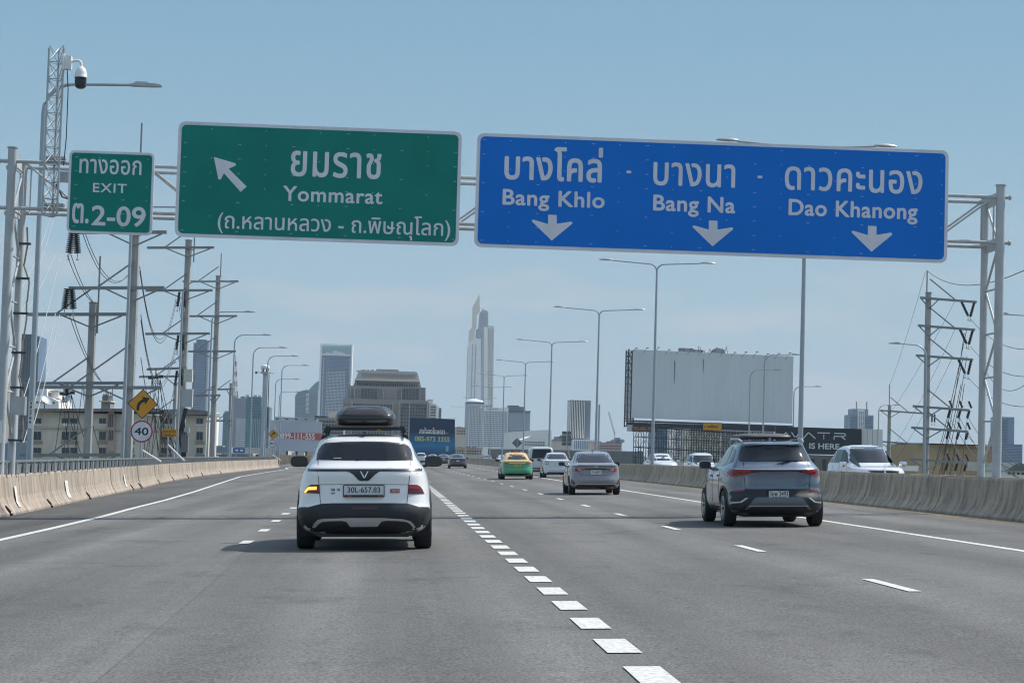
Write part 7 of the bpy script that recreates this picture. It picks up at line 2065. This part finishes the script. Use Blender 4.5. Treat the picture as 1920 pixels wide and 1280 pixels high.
b = Bld('gabled_house', 'small house with a green gabled roof at the right picture edge', 200, 1884, 1935)
b.block('wall', 1886, 1935, 880, M_w_white, d=8); b.prism('roof', [(1882, 882), (1906, 867), (1912, 867), (1936, 880), (1936, 883)], mat('roof_green_grey', (.13, .17, .15), .8), 9, -.5); b.block('upper_wall', 1878, 1897, 866, M_w_cream, 884, d=5, dy=8)
b.grid('windows', 1888, 1930, 884, 890, 5, 1, .5, .7, M_gl_dark, .1, False)
# corrugated noise wall beyond the oncoming lanes
nwall = thing('noise_wall', 'long ribbed grey noise wall beyond the oncoming lanes below the skyline', 'wall')
M_nw = mat('corrugated_grey', (.20, .22, .22), .6, .2, var=.1, scale=.4)
nseg = 46; W0, W1 = P(916, 841, 400), P(1206, 846, 262)
for k in range(nseg):
    u, v_ = k / nseg, (k + .96) / nseg
    a_ = W0.lerp(W1, u); c_ = W0.lerp(W1, v_)
    mb = MB(); ns = 5
    for j in range(ns):
        p, q = a_.lerp(c_, j / ns), a_.lerp(c_, (j + .62) / ns)
        mb.bar((p.x, p.y, -.5), (q.x, q.y, -.5), .18, 1) if False else None
        dxy = Vector((q.x - p.x, q.y - p.y, 0)); nrm = Vector((dxy.y, -dxy.x, 0)).normalized() * .1
        for (P_, Q_, off_) in ((p, q, nrm), (q, a_.lerp(c_, (j + 1) / ns), nrm * 0)):
            mb.add([(P_.x + off_.x, P_.y + off_.y, -1.5), (Q_.x + off_.x, Q_.y + off_.y, -1.5), (Q_.x + off_.x, Q_.y + off_.y, Q_.z), (P_.x + off_.x, P_.y + off_.y, P_.z),
                    (P_.x - nrm.x, P_.y - nrm.y, -1.5), (Q_.x - nrm.x, Q_.y - nrm.y, -1.5), (Q_.x - nrm.x, Q_.y - nrm.y, Q_.z), (P_.x - nrm.x, P_.y - nrm.y, P_.z)],
                   [(0, 1, 2, 3), (5, 4, 7, 6), (3, 2, 6, 7), (0, 4, 5, 1), (0, 3, 7, 4), (1, 5, 6, 2)])
    mb.build('wall_panel', M_nw, nwall)

# ------------------------------------------------------------------ far city filler between the named towers
M_far = [mat('far_block_' + n_, c_, .8, var=.1, scale=.05) for n_, c_ in (('pale', (.45, .44, .42)), ('grey', (.28, .30, .31)), ('blue', (.18, .24, .30)), ('sand', (.42, .36, .29)))]
rng_ = random.Random(5)
mb_by = [MB() for _ in M_far]
for k in range(420):
    Y = rng_.uniform(480, 3200); px = rng_.uniform(-200, 2150)
    x = PX(px, Y); w = rng_.uniform(8, 14 + Y * .01); h = 15.3 + TR * -(x) * 0 + (rng_.uniform(-2, 9) - .0288 * 0) * Y / FPX
    h += (P(px, 853 + (px - 735) * .0288, Y).z - EYE) - 0.0
    mb_by[rng_.randrange(4)].box(x - w / 2, x + w / 2, Y, Y + rng_.uniform(10, 30), -14, -14 + h)
for mm, m_, nm in zip(mb_by, M_far, ('pale', 'grey', 'blue', 'sand')):
    o = mm.build('far_city_blocks', m_); tag(o, 'mass of low %s far-off city blocks along the horizon' % nm, 'buildings', kind='stuff')


# ------------------------------------------------------------------ trees
def tree(x, y, z0, h, r, label, n=900, group=None, leaf=.16, c=(.05, .085, .03)):
    t = thing('tree', label, 'tree', (x, y, z0), group)
    mb = MB().tube([(0, 0, 0), (.1, 0, h * .35), (0, .1, h * .6)], r * .10, 8, r2=r * .05)
    for k in range(6):
        a = k * 1.05; mb.tube([(0, 0, h * (.35 + .04 * k)), (math.cos(a) * r * .6, math.sin(a) * r * .6, h * (.62 + .05 * k))], r * .035, 5, r2=r * .012)
    mb.build('trunk', mat('bark', (.12, .09, .06), .95, var=.3), t)
    rg = random.Random(int(x * 10)); cl = []
    for k in range(16):
        a = rg.uniform(0, 6.28); q = rg.random() ** .5 * r * .8; cl.append((math.cos(a) * q, math.sin(a) * q, h * rg.uniform(.5, .92), r * rg.uniform(.25, .45)))
    vs, fs = [], []
    for k in range(n):
        cx_, cy_, cz_, cr_2 = rg.choice(cl)
        d = Vector((rg.gauss(0, 1), rg.gauss(0, 1), rg.gauss(0, .8))).normalized() * cr_2 * rg.uniform(.5, 1.1)
        p = Vector((cx_, cy_, cz_)) + d; u = Vector((rg.gauss(0, 1), rg.gauss(0, 1), rg.gauss(0, 1))).normalized(); w = u.orthogonal().normalized()
        s_ = leaf * rg.uniform(.6, 1.4); i = len(vs)
        vs += [p - u * s_ - w * s_ * .4, p + w * s_ * .5, p + u * s_, p - w * s_ * .5]; fs.append((i, i + 1, i + 2, i + 3))
    mb = MB().add(vs, fs); mb.build('crown', mat('leaf_%.2f' % c[1], c, .7, var=.4, scale=1.2), t)
    return t


for px, py, Y, r, lb in ((66, 838, 120, 1.3, 'small green tree beside the nearest left street lamp in front of the pale apartment block'),
                         (88, 853, 118, 1.6, 'dark green shrub top at the left barrier rail between gantry and apartment block'),
                         (128, 850, 122, 1.3, 'low green tree top just above the left barrier rail under the satellite dishes'),):
    q = P(px, py, Y); tree(q.x, Y, -14, q.z + 14, r * 1.4, lb, 700, 'tree tops behind the left barrier', .12)
for k, (px, py, Y, r) in enumerate(((1285, 862, 232, 2.4), (1315, 866, 228, 2.0), (1345, 864, 236, 2.0))):
    q = P(px, py, Y); tree(q.x, Y, -14, q.z + 14, r, ('leftmost green shrub under the blank billboard behind the oncoming lanes', 'middle green shrub under the blank billboard behind the oncoming lanes', 'right green shrub under the blank billboard, near the silver SUV mirror')[k], 900, 'shrubs under the blank billboard', .2)

# ------------------------------------------------------------------ haze
hz = MB().box(-9500, 9500, -1400, 9800, -16.2, 420).mesh('haze')
hm = bpy.data.materials.new('haze'); hm.use_nodes = True
n, l = hm.node_tree.nodes, hm.node_tree.links; n.clear()
pv = n.new('ShaderNodeVolumePrincipled'); pv.inputs['Color'].default_value = (.72, .84, .95, 1); pv.inputs['Density'].default_value = 0.00011; pv.inputs['Anisotropy'].default_value = 0.0
om = n.new('ShaderNodeOutputMaterial'); l.new(pv.outputs[0], om.inputs['Volume'])
hz.materials.append(hm)
ho = bpy.data.objects.new('haze', hz); col.objects.link(ho); ho['kind'] = 'stuff'; ho['label'] = 'thin pale blue air between the road and the far towers'
